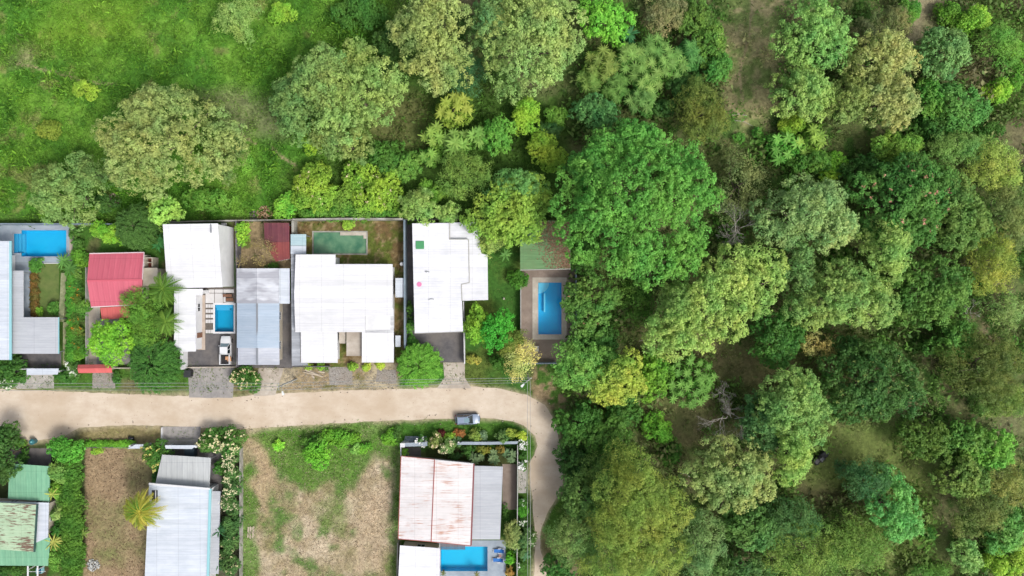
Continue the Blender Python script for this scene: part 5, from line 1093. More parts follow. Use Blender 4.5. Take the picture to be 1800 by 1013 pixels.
T(1790, 110, 14, 40, 4, 'bush', (96, 150, 52), LM, "green shrub strip on the right edge near the top", "leafy_shrub", "shrub", hb=.3)
T(1745, 228, 26, 16, 4, 'bush', (68, 116, 48), MG, "low dark shrub below the isolated lime bush", "leafy_shrub", "shrub", hb=.2)
star_tree(1382, 256, 32, 4.5, (98, 168, 58), (136, 196, 76), "bright big leaved plant cluster at the right side of the dry track", heads=6, L=1.3, n=9, w=.28)
star_tree(1430, 246, 30, 4.5, (118, 164, 52), (154, 188, 66), "lime star leaved tree below the lobed sage tree", heads=7, L=1.2)
T(1398, 216, 22, 20, 4, 'bush', LM, (160, 182, 54), "lime shrub under the lobed sage tree", "leafy_shrub", "shrub", hb=.3)
T(1428, 284, 42, 20, 4.5, 'broad', (76, 126, 48), MG2, "green thicket below the lime star leaved tree", "leafy_shrub", "shrub", hb=.3)
T(1471, 292, 22, 24, 4, 'bush', (112, 176, 44), LM2, "lime bush on top of the dark thicket right of the track", "round_bush", "bush", hb=.3)
T(1578, 258, 44, 26, 6, 'bush', (110, 152, 56), (150, 182, 74), "light green small tree under the khaki pair")
T(1516, 302, 40, 28, 6, 'broad', (60, 104, 46), DG2, "dark leafy tree left of the pink flowered tree")
T(1690, 258, 50, 28, 7, 'fine', (106, 146, 72), (140, 172, 94), "soft green tree above the right side of the pink flowered tree")
T(1752, 292, 50, 42, 7, 'fine', (140, 164, 74), (172, 188, 96), "pale yellow green tree at the right edge above the greyish olive tree")
T(1595, 352, 88, 86, 12, 'broad', (66, 116, 50), (98, 146, 66), "large dark green tree sprinkled with pink flowers", flowers=(202, 150, 128), fn=.22, fs=.3)
T(1682, 370, 58, 74, 10, 'broad', (86, 124, 58), (122, 152, 78), "olive green tree right of the pink flowered tree")
T(1775, 378, 44, 58, 8, 'fine', (112, 128, 72), (134, 148, 86), "greyish olive tree at the right edge above the golden tree")
T(1425, 372, 78, 66, 14, 'cloud', (116, 150, 98), (160, 182, 118), "blue sage lobed tree right of the tangled bare tree", rot=10)
T(1470, 405, 40, 34, 12.5, 'cloud', (134, 166, 98), (180, 192, 132), "pale crowned tree at the heart of the blue sage lobes")
T(1562, 435, 46, 56, 13.5, 'cloud', (126, 160, 86), (156, 182, 98), "upright sage tree rising right of the blue sage lobes", rot=-15)
T(1490, 525, 92, 60, 13, 'cloud', (116, 154, 86), (160, 182, 100), "broad sage tree with ragged lower edge below the blue sage lobes", rot=-12)
T(1404, 470, 34, 56, 11, 'cloud', (100, 142, 86), SG, "cool green tree joining the long pale lime tree to the broad sage tree")
T(1640, 512, 66, 66, 10, 'broad', (76, 118, 50), (108, 148, 66), "lush mid green tree right of the broad sage tree")
T(1752, 462, 48, 52, 8, 'fine', (124, 148, 58), (166, 170, 74), "golden olive tree near the right edge")
T(1700, 420, 26, 30, 6, 'broad', (70, 104, 46), DG2, "shaded green tree left of the golden olive tree")
T(1768, 545, 34, 34, 5, 'wisp', (120, 152, 86), (146, 170, 104), "pale sage shrub below the golden olive tree", "leafy_shrub", "shrub", hb=.3, dens=.8)
bare_tree(1712, 552, 24, 5, "grey bare shrub left of the pale sage shrub", name="bare_shrub", depth=4, r0=.08)
T(1680, 600, 38, 38, 6, 'broad', (72, 122, 54), MG2, "leafy green tree below the lush mid green tree")
T(1440, 607, 32, 24, 6, 'wisp', (176, 164, 98), (196, 182, 122), "dry straw yellow tree below the broad sage tree", dens=.7)
T(1372, 592, 50, 52, 7, 'broad', (58, 106, 46), MG, "deep green leafy tree below the long pale lime tree's right end")
T(1540, 672, 86, 80, 11, 'broad', (58, 98, 46), (88, 126, 60), "dense dark green round tree with small pale specks", flowers=(150, 168, 92), fn=.25, fs=.2)
T(1500, 612, 34, 24, 8, 'broad', DG, DG2, "dark tree at the top left of the dense round tree")
T(1740, 645, 74, 58, 9, 'fine', (86, 106, 50), (114, 126, 62), "large brownish olive tree at the right edge")
T(1765, 705, 40, 34, 6, 'fine', (100, 130, 56), (134, 156, 76), "green tree under the large brownish olive tree")
T(1266, 530, 128, 66, 14, 'cloud', (136, 168, 86), (176, 194, 108), "long pale lime tree stretching diagonally below the giant green dome", rot=-36)
T(1190, 545, 38, 58, 11, 'cloud', (112, 150, 74), SG2, "light green tree at the lower left end of the long pale lime tree", rot=20)
T(1040, 535, 46, 56, 7, 'broad', (84, 128, 56), (112, 150, 70), "mid green tree between the long blue pool and the forest", flowers=(176, 132, 104), fn=.1, fs=.2)
T(1118, 530, 42, 38, 4.5, 'wisp', (78, 122, 44), MG2, "low feathery thicket below the giant green dome", "leafy_shrub", "shrub", hb=.3, dens=.8)
T(1030, 455, 26, 34, 5, 'broad', (62, 104, 46), MG, "dark bush between the pavilion and the giant green dome", "round_bush", "bush", hb=.3)
T(1055, 598, 38, 24, 5, 'broad', (54, 92, 44), MG, "dark green thicket at the foot of the tree beside the long pool", "leafy_shrub", "shrub", hb=.3)
T(1030, 645, 56, 48, 9, 'cloud', (98, 150, 66), (134, 176, 84), "fresh green tree left of the yellow tree")
T(1086, 672, 50, 48, 9.5, 'cloud', (140, 166, 60), (182, 190, 82), "bright yellow tree at the end of the sand road")
T(1150, 662, 34, 40, 6, 'broad', (94, 140, 50), LM, "light green tree right of the yellow tree")
star_tree(1216, 672, 50, 6, (88, 144, 50), (120, 172, 66), "lush leafy green tree with drooping sprays in the clearing", heads=30, L=.9, n=10, w=.2)
bare_tree(1293, 735, 52, 9, "whitish bare branched tree between the clearing and the sage tree", depth=6)
bare_tree(1275, 695, 26, 6, "smaller whitish bare tree above the large bare branched one", depth=5, r0=.09)
T(1018, 746, 36, 34, 6, 'broad', (54, 100, 40), MG, "dark green tree at the inner bend of the sand road")
T(1060, 765, 46, 46, 6.5, 'broad', (58, 104, 40), (92, 136, 54), "deep green tree below the bright yellow tree")
T(1016, 812, 36, 34, 5.5, 'broad', (48, 90, 42), DG2, "dark rounded bush beside the bend of the side road", "round_bush", "bush", hb=.4)
T(1098, 722, 32, 28, 5, 'broad', (64, 104, 42), MG, "shaded green tree between the yellow tree and the clearing")
T(1157, 752, 24, 28, 4, 'bush', (92, 156, 46), LM, "fresh green shrub standing in the clearing", "leafy_shrub", "shrub", hb=.3)
T(1180, 803, 19, 17, 2.5, 'bush', (56, 108, 38), MG, "small dark green bush in the clearing", "round_bush", "bush", hb=.1)
T(1400, 725, 66, 66, 14, 'cloud', (106, 148, 84), (152, 180, 100), "tall sage tree with bright right side beside the black vehicle")
T(1398, 802, 34, 48, 13, 'cloud', (134, 168, 82), (164, 188, 100), "pale lime tree just left of the black vehicle")
T(1346, 745, 40, 56, 10, 'broad', (70, 112, 66), (96, 138, 82), "dark blue green tree right of the whitish bare tree")
T(1292, 842, 84, 64, 12, 'cloud', (140, 158, 94), (166, 176, 112), "broad khaki tree below the whitish bare tree")
T(1118, 900, 84, 104, 15, 'fine', (118, 142, 58), (152, 164, 74), "large golden green tree at the bottom right of the sand side road", rot=10)
T(1120, 985, 92, 50, 13, 'fine', (116, 142, 58), (148, 162, 74), "golden green tree at the bottom edge joined to the large golden green tree")
T(1074, 836, 44, 36, 9, 'fine', (86, 120, 56), (118, 146, 72), "smoky green tree above the large golden green tree")
T(1024, 880, 42, 42, 9, 'broad', (84, 122, 62), (112, 146, 76), "mid green tree overhanging the side road")
T(1006, 950, 44, 50, 9, 'fine', (96, 128, 70), (130, 156, 90), "hazy sage tree overhanging the side road near the bottom edge")
T(982, 1005, 30, 24, 6, 'broad', (62, 112, 52), MG, "dark green tree at the bottom edge beside the side road")
T(1234, 962, 42, 56, 9, 'fine', (98, 132, 84), (136, 166, 106), "grey green tree at the bottom edge right of the golden trees")
T(1326, 932, 56, 40, 8, 'broad', (76, 120, 62), (104, 148, 76), "mid green tree below the broad khaki tree")
T(1300, 1000, 60, 30, 7, 'broad', (70, 108, 56), (98, 132, 68), "dull green tree at the bottom edge below the mid green tree")
T(1395, 918, 48, 42, 8, 'fine', (70, 112, 66), (94, 134, 76), "dark teal green tree below the pale lime tree by the vehicle")
T(1432, 975, 78, 46, 9, 'wisp', (104, 138, 58), (140, 164, 76), "feathery yellow green tree at the bottom edge", dens=1.1)
T(1515, 955, 52, 46, 7, 'wisp', (96, 134, 60), (122, 156, 72), "feathery mid green tree below the bright jade tree", dens=1.0)
T(1382, 845, 12, 12, 2, 'bush', (70, 150, 40), BG2, "tiny vivid green bush between the khaki tree and the black vehicle", "round_bush", "bush", hb=.1)
T(1578, 892, 46, 60, 11, 'cloud', (88, 150, 82), (122, 184, 100), "bright jade green tree in the lower right clearing", rot=-20)
T(1530, 845, 40, 34, 9, 'fine', (68, 112, 72), (90, 136, 84), "dark teal tree left of the bright jade tree")
T(1494, 828, 22, 20, 6, 'fine', TG, TG2, "small dark teal tree above left of the bright jade tree")
T(1630, 775, 42, 40, 7, 'broad', (72, 108, 40), (102, 132, 54), "round olive dark tree below the dense round tree")
T(1708, 775, 38, 34, 6, 'broad', (82, 134, 64), MG2, "leafy green tree right of the round olive dark tree")
T(1752, 795, 34, 36, 6.5, 'broad', (98, 162, 60), (130, 184, 76), "bright green tree in the lower right, right of the leafy green tree")
T(1696, 842, 46, 40, 7, 'broad', (102, 132, 60), (136, 158, 78), "olive leafy tree in the lower right")
T(1776, 850, 38, 44, 7, 'fine', (118, 134, 66), (158, 158, 90), "brownish yellow tree on the lower right edge")
T(1728, 900, 48, 44, 7, 'fine', (96, 118, 60), (126, 140, 76), "dusky olive tree below the olive leafy tree")
T(1775, 935, 34, 38, 6, 'broad', (96, 150, 74), (124, 174, 88), "fresh green tree near the lower right corner")
T(1703, 980, 28, 28, 5, 'broad', (108, 152, 80), (150, 184, 110), "pale green small tree at the bottom edge near the right corner")
T(1752, 992, 28, 22, 4, 'bush', (120, 168, 56), LM2, "lime bush at the bottom edge near the right corner", "round_bush", "bush", hb=.2)
T(1794, 990, 20, 26, 4, 'bush', (130, 170, 70), LM2, "pale lime shrub in the lower right corner", "leafy_shrub", "shrub", hb=.2)
T(1634, 938, 14, 13, 2, 'bush', (64, 124, 44), MG, "small green bush right of the bright jade tree", "round_bush", "bush", hb=.1)
T(1640, 1005, 34, 18, 3, 'wisp', (90, 130, 54), MG2, "low ferny clump at the bottom edge in the lower right clearing", "leafy_shrub", "shrub", hb=.1)
# ---- garden trees and shrubs inside the lots
T(186, 405, 28, 18, 3.5, 'bush', (112, 172, 36), LM2, "lime bush behind the red roofed house, beside the hedge", "round_bush", "bush", hb=.2)
T(198, 418, 16, 14, 2.8, 'bush', (120, 180, 40), LM2, "small lime bush in the lawn behind the red roofed house", "round_bush", "bush", hb=.2)
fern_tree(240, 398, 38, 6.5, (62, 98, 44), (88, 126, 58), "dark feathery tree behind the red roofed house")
star_tree(279, 424, 18, 3.2, (50, 122, 62), (72, 148, 72), "banana plant between the red roof and the two storey white house", "banana_plant", "plant", heads=2, L=1.5, n=8, w=.3, under=False)
T(198, 597, 40, 38, 5.5, 'bush', (104, 168, 34), (150, 200, 52), "round vivid green tree in front of the red roofed house")
T(245, 545, 34, 38, 6, 'fine', (86, 140, 46), (116, 162, 60), "feathery green tree between the red roof and the palm")
T(262, 575, 36, 34, 6, 'fine', (82, 134, 44), (112, 156, 56), "bushy green tree right of the vivid round tree")
palm(287, 508, 34, 7, (84, 128, 46), (122, 158, 62), "green palm tree overhanging the left side of the white wing roof")
palm(292, 566, 28, 6.5, (84, 128, 48), (122, 158, 62), "second green palm crown below the first beside the white wing roof", n=14)
fern_tree(270, 640, 48, 6, (56, 104, 44), (84, 134, 56), "spreading feathery dark tree beside the road left of the bin")
fern_tree(737, 643, 38, 4.5, (88, 148, 42), (122, 176, 58), "spreading light green feathery tree left of the concrete driveway")
T(61, 466, 11, 11, 2, 'bush', (76, 132, 46), MG2, "round shrub at the top left corner of the courtyard lawn", "round_bush", "bush", hb=.1)
T(60, 520, 4.5, 38, 1.0, 'hedge', (92, 104, 48), (140, 92, 50), "orange and green flower border left of the courtyard lawn", "flower_hedge", "hedge", hb=.1, box=True)
T(92, 542, 12, 12, 1.8, 'bush', (70, 132, 46), MG2, "leafy bush at the foot of the courtyard lawn", "round_bush", "bush", hb=.1)
T(68, 549, 6, 6, 1.0, 'bush', (120, 170, 40), LM2, "little yellow green bush in the lower left corner of the courtyard lawn", "round_bush", "bush", hb=.1)
star_tree(118, 464, 20, 2.6, (76, 136, 56), (110, 164, 70), "spiky palm like plant beside the left pool deck corner", "spiky_plant", "plant", heads=2, L=1.6, n=14, w=.13, under=False)
T(126, 555, 7.5, 85, 1.6, 'hedge', (70, 132, 38), (96, 156, 50), "straight clipped green hedge right of the mossy stone walls", "clipped_hedge", "hedge", hb=.1, box=True)
for (a_, b_, r_, c1, c2, fl, lb) in ((131, 410, 9, DG2, MG, None, "dark slim shrub at the top of the hedge row right of the left pool"), (134, 430, 9, DG2, MG, None, "second dark slim shrub right of the left pool"), (138, 452, 15, (74, 122, 44), LM, None, "green bush with yellow tips near the corner of the red roof"), (134, 482, 11, DG2, MG2, None, "leafy shrub between the hedge and the top of the red roof path"), (133, 502, 11, (70, 112, 40), MG, (206, 130, 50), "orange flecked shrub, topmost in the row left of the red roofed house"), (132, 525, 12, (96, 112, 40), MG, (216, 146, 46), "bright orange flowering shrub left of the red roofed house"), (141, 542, 13, (64, 124, 42), MG2, None, "green rounded shrub jutting from the orange flowered row"), (131, 560, 11, (90, 108, 40), MG, (206, 140, 50), "orange flowering shrub below the green rounded shrub"), (132, 580, 11, (110, 112, 40), MG, (216, 150, 50), "golden flowering shrub in the lower orange flowered row"), (134, 602, 11, (76, 116, 40), MG, (200, 140, 54), "lower orange flecked shrub near the foot of the row"), (136, 624, 13, (84, 140, 44), LM, None, "light green shrub at the foot of the orange flowered row")):
    T(a_, b_, r_, r_ * 1.1, 1.8, 'bush', c1, c2, lb, "garden_shrub", "shrub", hb=.2, flowers=fl, fn=1.1, fs=.16)
T(15, 650, 26, 24, 3.5, 'broad', (44, 92, 40), MG, "dark leafy shrub at the left edge beside the grey gate", "garden_shrub", "shrub", hb=.3)
T(10, 672, 22, 12, 2.2, 'bush', (64, 112, 48), MG, "white flowering shrub at the left edge beside the road", "flowering_shrub", "shrub", hb=.2, flowers=(232, 240, 214), fn=2.2)
T(28, 634, 14, 12, 2.5, 'broad', (48, 84, 40), DG2, "small dark shrub in the corner of the grey roofed court", "garden_shrub", "shrub", hb=.3)
T(113, 662, 18, 13, 2.2, 'broad', (48, 104, 42), MG, "dark green shrub right of the grey gate", "garden_shrub", "shrub", hb=.2)
T(127, 650, 11, 16, 2.4, 'bush', (96, 124, 74), MG, "shrub with white flowers left of the red gate canopy", "flowering_shrub", "shrub", hb=.2, flowers=(230, 234, 220), fn=2.5)
T(205, 664, 4, 12, 1.2, 'bush', DG, MG, "dark narrow plant right of the cobbled drive", "garden_shrub", "shrub", hb=.1)
T(430, 668, 23, 23, 3, 'bush', (72, 112, 44), MG, "round bush covered in cream flowers beside the road", "flowering_bush", "bush", hb=.2, flowers=(226, 216, 164), fn=2.6, fs=.24)
T(424, 408, 12, 20, 3, 'bush', (98, 168, 44), LM2, "vivid green bush in the yard left of the maroon shed", "round_bush", "bush", hb=.2)
bare_tree(448, 446, 32, 4.5, "twiggy brown bare tree behind the grey banded roof", m=noisy("brown_twigs", (150, 132, 104), (180, 160, 130), 2), depth=6, leafy=((150, 132, 92), (176, 156, 110), 900), r0=.09)
T(478, 470, 12, 6, 2, 'bush', (66, 112, 40), MG, "low green bush between the maroon shed and the banded roof", "round_bush", "bush", hb=.1)
for i_, (a_, b_, c1, lb) in enumerate(((541, 643, (150, 170, 60), "small yellow green plant under the side roof corner"), (563, 645, (84, 150, 44), "small vivid plant beside the plank pile"), (619, 645, (96, 150, 50), "small green plant in front of the concrete porch"), (644, 645, (196, 190, 70), "small yellow plant in front of the right wing"), (668, 643, (186, 190, 70), "rightmost small yellow plant in front of the right wing"))):
    T(a_, b_, 6, 6, 1.1, 'bush', c1, LM2, lb, "small_plant", "plant", hb=.1, group="small plants along the front of the largest white house")
T(612, 394, 11, 9, 1.5, 'bush', (150, 180, 60), LM2, "yellow green plant above the murky pool", "round_bush", "bush", hb=.1)
T(720, 545, 5, 16, 2, 'bush', DG2, MG, "thin dark shrub in the narrow passage beside the blue grey wall", "garden_shrub", "shrub", hb=.2)
T(720, 575, 7, 12, 2, 'bush', (60, 130, 40), MG2, "green shrub at the end of the narrow passage", "garden_shrub", "shrub", hb=.2)
T(724, 600, 9, 9, 1.8, 'bush', (58, 116, 40), MG, "small green shrub above the light feathery tree", "garden_shrub", "shrub", hb=.2)
T(912, 491, 18, 17, 3, 'hedge', (74, 126, 34), (98, 150, 46), "clipped round green bush left of the long blue pool", "round_bush", "bush", hb=.2)
T(872, 582, 32, 36, 6, 'cloud', (58, 150, 38), (80, 176, 52), "vivid green lobed tree on the lawn left of the long pool")
T(838, 574, 22, 30, 5, 'broad', (112, 160, 36), (150, 190, 50), "yellow green tree on the left side of the vivid lobed tree")
T(898, 600, 24, 30, 5, 'fine', (96, 118, 44), (130, 142, 62), "olive tree between the vivid green tree and the golden tree")
T(916, 632, 30, 33, 5.5, 'wisp', (214, 196, 118), (230, 214, 146), "dry golden tan tree beside the road bend pole", dens=1.3)
T(880, 636, 20, 14, 3, 'broad', (70, 116, 36), MG, "dark green bush under the vivid green tree", "round_bush", "bush", hb=.2)
T(832, 632, 13, 9, 1.5, 'bush', (150, 168, 70), (180, 160, 80), "straggly yellow plant by the driveway wall", "garden_shrub", "shrub", hb=.1)
bare_tree(985, 622, 10, 2, "small twiggy bare shrub at the corner of the brown pool deck", name="bare_shrub", depth=4, r0=.04)
# lower left
T(6, 800, 26, 52, 6, 'broad', (48, 84, 38), DG2, "dark green tree on the left edge above the green roof")
T(10, 765, 16, 12, 2, 'bush', (56, 84, 42), MG, "dark low shrub at the left road edge", "garden_shrub", "shrub", hb=.1)
T(32, 780, 12, 6, 1.4, 'bush', (96, 130, 50), LM, "yellow green plants beside the teal bin", "garden_shrub", "shrub", hb=.1)
T(38, 805, 8, 12, 2, 'bush', (48, 84, 34), MG, "shaded shrub at the left of the dark parking court", "garden_shrub", "shrub", hb=.1)
T(127, 900, 17, 118, 3.0, 'hedge', (66, 112, 36), (98, 142, 46), "tall leafy green hedge along the bare brown lot", "tall_hedge", "hedge", hb=.2, box=True)
T(112, 792, 30, 22, 4.5, 'broad', (70, 142, 42), (108, 176, 60), "bright leafy tree at the head of the tall hedge")
T(102, 830, 20, 18, 4, 'broad', (104, 146, 68), (140, 172, 84), "pale leafy tree over the corner of the green front roof")
T(98, 862, 16, 18, 3, 'broad', (88, 136, 40), LM, "leafy bush between the green roof and the tall hedge", "garden_shrub", "shrub", hb=.2)
T(104, 902, 16, 16, 3, 'cloud', (118, 158, 82), SG2, "pale round shrub beside the flat white roof corner", "garden_shrub", "shrub", hb=.2)
T(98, 975, 14, 30, 2.6, 'broad', (70, 128, 40), MG2, "green shrub mass beside the green rear roof", "garden_shrub", "shrub", hb=.2)
T(104, 935, 13, 18, 2.4, 'broad', (66, 120, 42), MG, "mid green shrub between the pale round shrub and the spiky yellow plant", "garden_shrub", "shrub", hb=.2)
star_tree(94, 868, 12, 3.2, (120, 170, 56), (180, 190, 80), "yellow green banana like plant by the green front roof", "banana_plant", "plant", heads=1, L=1.3, n=8, w=.22, under=False)
star_tree(95, 952, 13, 3.0, (150, 180, 60), (196, 200, 90), "spiky yellow plant by the green rear roof", "spiky_plant", "plant", heads=1, L=1.5, n=11, w=.12, under=False)
star_tree(146, 939, 10, 2.0, (110, 150, 56), (150, 170, 72), "spiky plant sticking out of the tall hedge onto the bare lot", "spiky_plant", "plant", heads=1, L=1.1, n=10, w=.13, under=False)
T(190, 781, 45, 3.6, 0.9, 'hedge', (84, 150, 36), LM, "thin low lime hedge along the front of the bare lot", "low_hedge", "hedge", hb=.1, box=True)
T(172, 793, 10, 5, .9, 'bush', (100, 168, 44), LM2, "small lime plant inside the front of the bare lot", "small_plant", "plant", hb=.1)
T(20, 1003, 26, 10, 2, 'bush', (50, 92, 38), MG, "shrubs under the bottom edge behind the green roofed house", "garden_shrub", "shrub", hb=.2)
palm(246, 900, 39, 7.5, (92, 140, 46), (206, 194, 82), "yellowing palm tree between the bare lot and the long white roof", n=27)
T(268, 802, 21, 25, 4, 'bush', (72, 122, 48), MG, "tree with yellow cream flowers left of the grey carport roof", "flowering_tree", "tree", hb=.6, flowers=(218, 208, 124), fn=1.4, fs=.3)
T(272, 846, 5, 14, 2, 'bush', (40, 100, 46), MG, "narrow green shrub between the flowering tree and the white roof", "garden_shrub", "shrub", hb=.2)
T(370, 778, 24, 20, 4, 'bush', (76, 118, 54), MG, "cream flowered frangipani tree right of the pale gate canopy", "flowering_tree", "tree", hb=.8, flowers=(230, 222, 178), fn=2.4, fs=.3)
T(402, 780, 22, 24, 4, 'bush', (78, 120, 56), MG, "cream flowered frangipani tree at the head of the hedge of cream flowers", "flowering_tree", "tree", hb=.8, flowers=(230, 222, 178), fn=2.4, fs=.3)
T(384, 824, 9, 11, 2.2, 'broad', (60, 104, 40), MG, "plain green shrub right of the grey carport roof", "garden_shrub", "shrub", hb=.2)
for (a_, b_, rx_, ry_, fl, fn_, lb) in ((406, 820, 16, 22, (226, 220, 180), 3, "cream flowering shrub, topmost of the column right of the white roof"), (406, 856, 17, 20, (228, 222, 182), 3.2, "heavily flowered cream shrub second in the column"), (405, 888, 17, 20, (220, 214, 176), 3, "cream flowered shrub in the middle of the column beside the side roof"), (403, 922, 18, 20, None, 1, "dark green shrub below the flowered ones in the column"), (403, 955, 18, 20, (206, 200, 150), .5, "dark green shrub with few flowers in the column"), (401, 990, 18, 22, (214, 208, 158), .9, "green shrub with pale flowers at the bottom edge of the column")):
    T(a_, b_, rx_, ry_, 3, 'bush', (66, 106, 58), (96, 134, 76), lb, "flowering_shrub", "shrub", hb=.2, flowers=fl, fn=fn_, fs=.24)
star_tree(384, 932, 12, 3.0, (36, 92, 52), (54, 114, 62), "dark spiky palm like plant against the white side roof", "spiky_plant", "plant", heads=2, L=1.3, n=10, w=.14, under=False)
star_tree(386, 990, 10, 2.6, (34, 88, 48), (50, 108, 58), "dark spiky plant low by the white side roof at the bottom edge", "spiky_plant", "plant", heads=1, L=1.2, n=10, w=.14, under=False)
# vacant lot
T(558, 800, 24, 26, 3.6, 'bush', (92, 164, 36), (132, 196, 54), "vivid green bush in the weedy vacant lot", "round_bush", "bush", hb=.2)
T(548, 778, 22, 12, 2.2, 'bush', (74, 126, 40), MG2, "green weeds bush above the vivid bush in the vacant lot", "round_bush", "bush", hb=.1)
T(488, 784, 8, 9, 1.3, 'bush', (110, 200, 50), LM2, "small bright bush at the top left of the vacant lot", "round_bush", "bush", hb=.1)
T(624, 790, 9, 10, 1.6, 'bush', (120, 176, 76), (160, 200, 110), "small pale green bush right of the vivid bush", "round_bush", "bush", hb=.1)
T(640, 788, 14, 8, 1.2, 'bush', (84, 158, 40), LM, "low green bush beside the small pale bush", "round_bush", "bush", hb=.1)
T(688, 770, 16, 14, 1.6, 'bush', (92, 164, 42), LM, "lime bush left of the bluish gate canopy", "round_bush", "bush", hb=.1)
T(698, 766, 6, 16, 1.8, 'bush', (90, 112, 50), MG, "brownish thin shrub beside the bluish gate canopy", "garden_shrub", "shrub", hb=.1)
T(594, 770, 34, 14, 1.0, 'bush', (88, 154, 40), LM, "low bright weeds along the top of the vacant lot", "round_bush", "bush", hb=.1)
# garden of the rusting roof house
T(711, 795, 7, 6, 1.4, 'bush', (90, 160, 40), LM2, "bright green shrub inside the white gate pillar", "garden_shrub", "shrub", hb=.1)
T(740, 776, 9, 9, 2.4, 'bush', (90, 130, 70), MG, "white flowering bush on the gate canopy", "flowering_bush", "bush", hb=.2, flowers=(246, 248, 238), fn=7, fs=.3)
T(764, 775, 11, 14, 3, 'bush', (110, 128, 72), KH, "cream pink flowered frangipani left of the dark red plant", "flowering_tree", "tree", hb=.5, flowers=(222, 206, 168), fn=2.2, fs=.26)
T(784, 787, 12, 14, 3.2, 'bush', (116, 138, 84), SG, "frangipani crowded with cream flowers above the rusting roof", "flowering_tree", "tree", hb=.5, flowers=(232, 222, 182), fn=3.4, fs=.26)
T(776, 762, 4.5, 4.5, 1.2, 'bush', (78, 30, 34), (100, 40, 42), "dark red shrub on the garden verge", "garden_shrub", "shrub", hb=.1)
T(791, 767, 10, 7, 1.3, 'bush', (116, 160, 40), LM2, "lime shrub right of the dark red shrub", "garden_shrub", "shrub", hb=.1)
T(807, 762, 8, 4.5, 1.0, 'bush', (150, 96, 56), (170, 120, 70), "rust coloured shrub on the garden verge", "garden_shrub", "shrub", hb=.1)
T(802, 777, 9, 7, 1.6, 'broad', (88, 124, 86), (110, 142, 100), "blue green shrub at the left end of the pale wall canopy", "garden_shrub", "shrub", hb=.1)
T(838, 767, 12, 10, 2, 'bush', (124, 152, 66), (160, 176, 86), "yellow green shrub above the middle of the pale wall canopy", "garden_shrub", "shrub", hb=.1)
T(849, 766, 6, 8, 1.8, 'bush', (110, 140, 116), (136, 160, 132), "grey blue shrub beside the yellow green one", "garden_shrub", "shrub", hb=.1)
T(884, 768, 12, 11, 2, 'broad', (84, 122, 66), (112, 144, 84), "mid green shrub at the corner verge", "garden_shrub", "shrub", hb=.1)
T(899, 763, 9, 10, 2, 'bush', (132, 156, 56), (160, 176, 72), "yellowish shrub left of the corner of the garden", "garden_shrub", "shrub", hb=.1)
T(917, 766, 8, 10, 2.4, 'bush', (180, 180, 60), LM2, "yellow shrub outside the garden corner", "garden_shrub", "shrub", hb=.1)
T(918, 782, 8, 9, 2.2, 'bush', (88, 128, 60), MG, "white flowering shrub below the yellow corner shrub", "flowering_shrub", "shrub", hb=.2, flowers=(246, 248, 238), fn=6, fs=.3)
T(917, 818, 7.5, 9, 2.2, 'bush', (80, 130, 56), MG, "white flowering shrub just above the pale side drive", "flowering_shrub", "shrub", hb=.2, flowers=(246, 248, 238), fn=6, fs=.3)
T(918, 801, 7, 8, 1.8, 'bush', (54, 96, 40), MG, "dark shrub between two white flowering shrubs by the fence", "garden_shrub", "shrub", hb=.1)
for (a_, b_, r_, c1, c2, lb) in ((836, 806, 15, (76, 112, 74), (130, 150, 104), "large leaved plant above the flat grey roof, leftmost of three"), (866, 804, 13, (90, 126, 84), (128, 152, 104), "large leaved plant above the flat grey roof, middle of three"), (895, 804, 15, (80, 116, 78), (122, 150, 104), "large leaved plant above the flat grey roof, rightmost of three")):
    star_tree(a_, b_, r_, 1.9, c1, c2, lb, "big_leaved_plant", "plant", heads=3, L=.95, n=8, w=.42, under=False)
T(822, 793, 12, 9, 1.8, 'broad', (60, 96, 50), MG, "green shrub inside the garden left of the large leaved plants", "garden_shrub", "shrub", hb=.1)
T(851, 790, 12, 8, 1.6, 'bush', (96, 130, 46), (170, 150, 60), "yellow fruited shrub between the large leaved plants", "garden_shrub", "shrub", hb=.1)
T(881, 790, 12, 8, 1.6, 'bush', (120, 120, 50), (180, 130, 66), "orange tinged shrub between the large leaved plants", "garden_shrub", "shrub", hb=.1)
T(800, 802, 12, 5, 1.4, 'broad', (48, 76, 38), DG2, "dark shrub against the top edge of the rusting roof", "garden_shrub", "shrub", hb=.1)
T(918, 884, 6, 6, 1.4, 'bush', (80, 130, 56), MG, "small white flowered plant below the pale side drive", "flowering_shrub", "shrub", hb=.1, flowers=(226, 238, 214), fn=4, fs=.18)
T(920, 899, 9, 12, 1.8, 'bush', (88, 160, 36), (116, 190, 50), "vivid green shrub between fence and side road", "garden_shrub", "shrub", hb=.1)
T(918, 917, 8, 8, 1.8, 'bush', (76, 110, 60), MG, "white flowered shrub below the vivid green roadside shrub", "flowering_shrub", "shrub", hb=.1, flowers=(232, 236, 220), fn=3, fs=.2)
T(902, 944, 17, 22, 3.4, 'cloud', (126, 146, 84), (162, 172, 112), "pale green small tree beside the pool deck loungers")
T(921, 945, 13, 18, 3, 'broad', (70, 108, 60), (100, 134, 80), "dark leafy shrub right of the pale small tree at the fence", "garden_shrub", "shrub", hb=.2)
T(936, 946, 9, 15, 2.4, 'bush', (100, 130, 76), MG, "shrub with white flowers hanging over the side road edge", "flowering_shrub", "shrub", hb=.1, flowers=(220, 224, 196), fn=2.5, fs=.2)
T(918, 968, 12, 12, 2.6, 'broad', (72, 112, 62), (112, 142, 84), "grey green shrub under the fence below the dark leafy shrub", "garden_shrub", "shrub", hb=.2)
star_tree(924, 978, 11, 2.4, (50, 100, 66), (74, 126, 84), "dark broad leaved plant near the lower end of the fence", "big_leaved_plant", "plant", heads=1, L=1.0, n=7, w=.4, under=False)
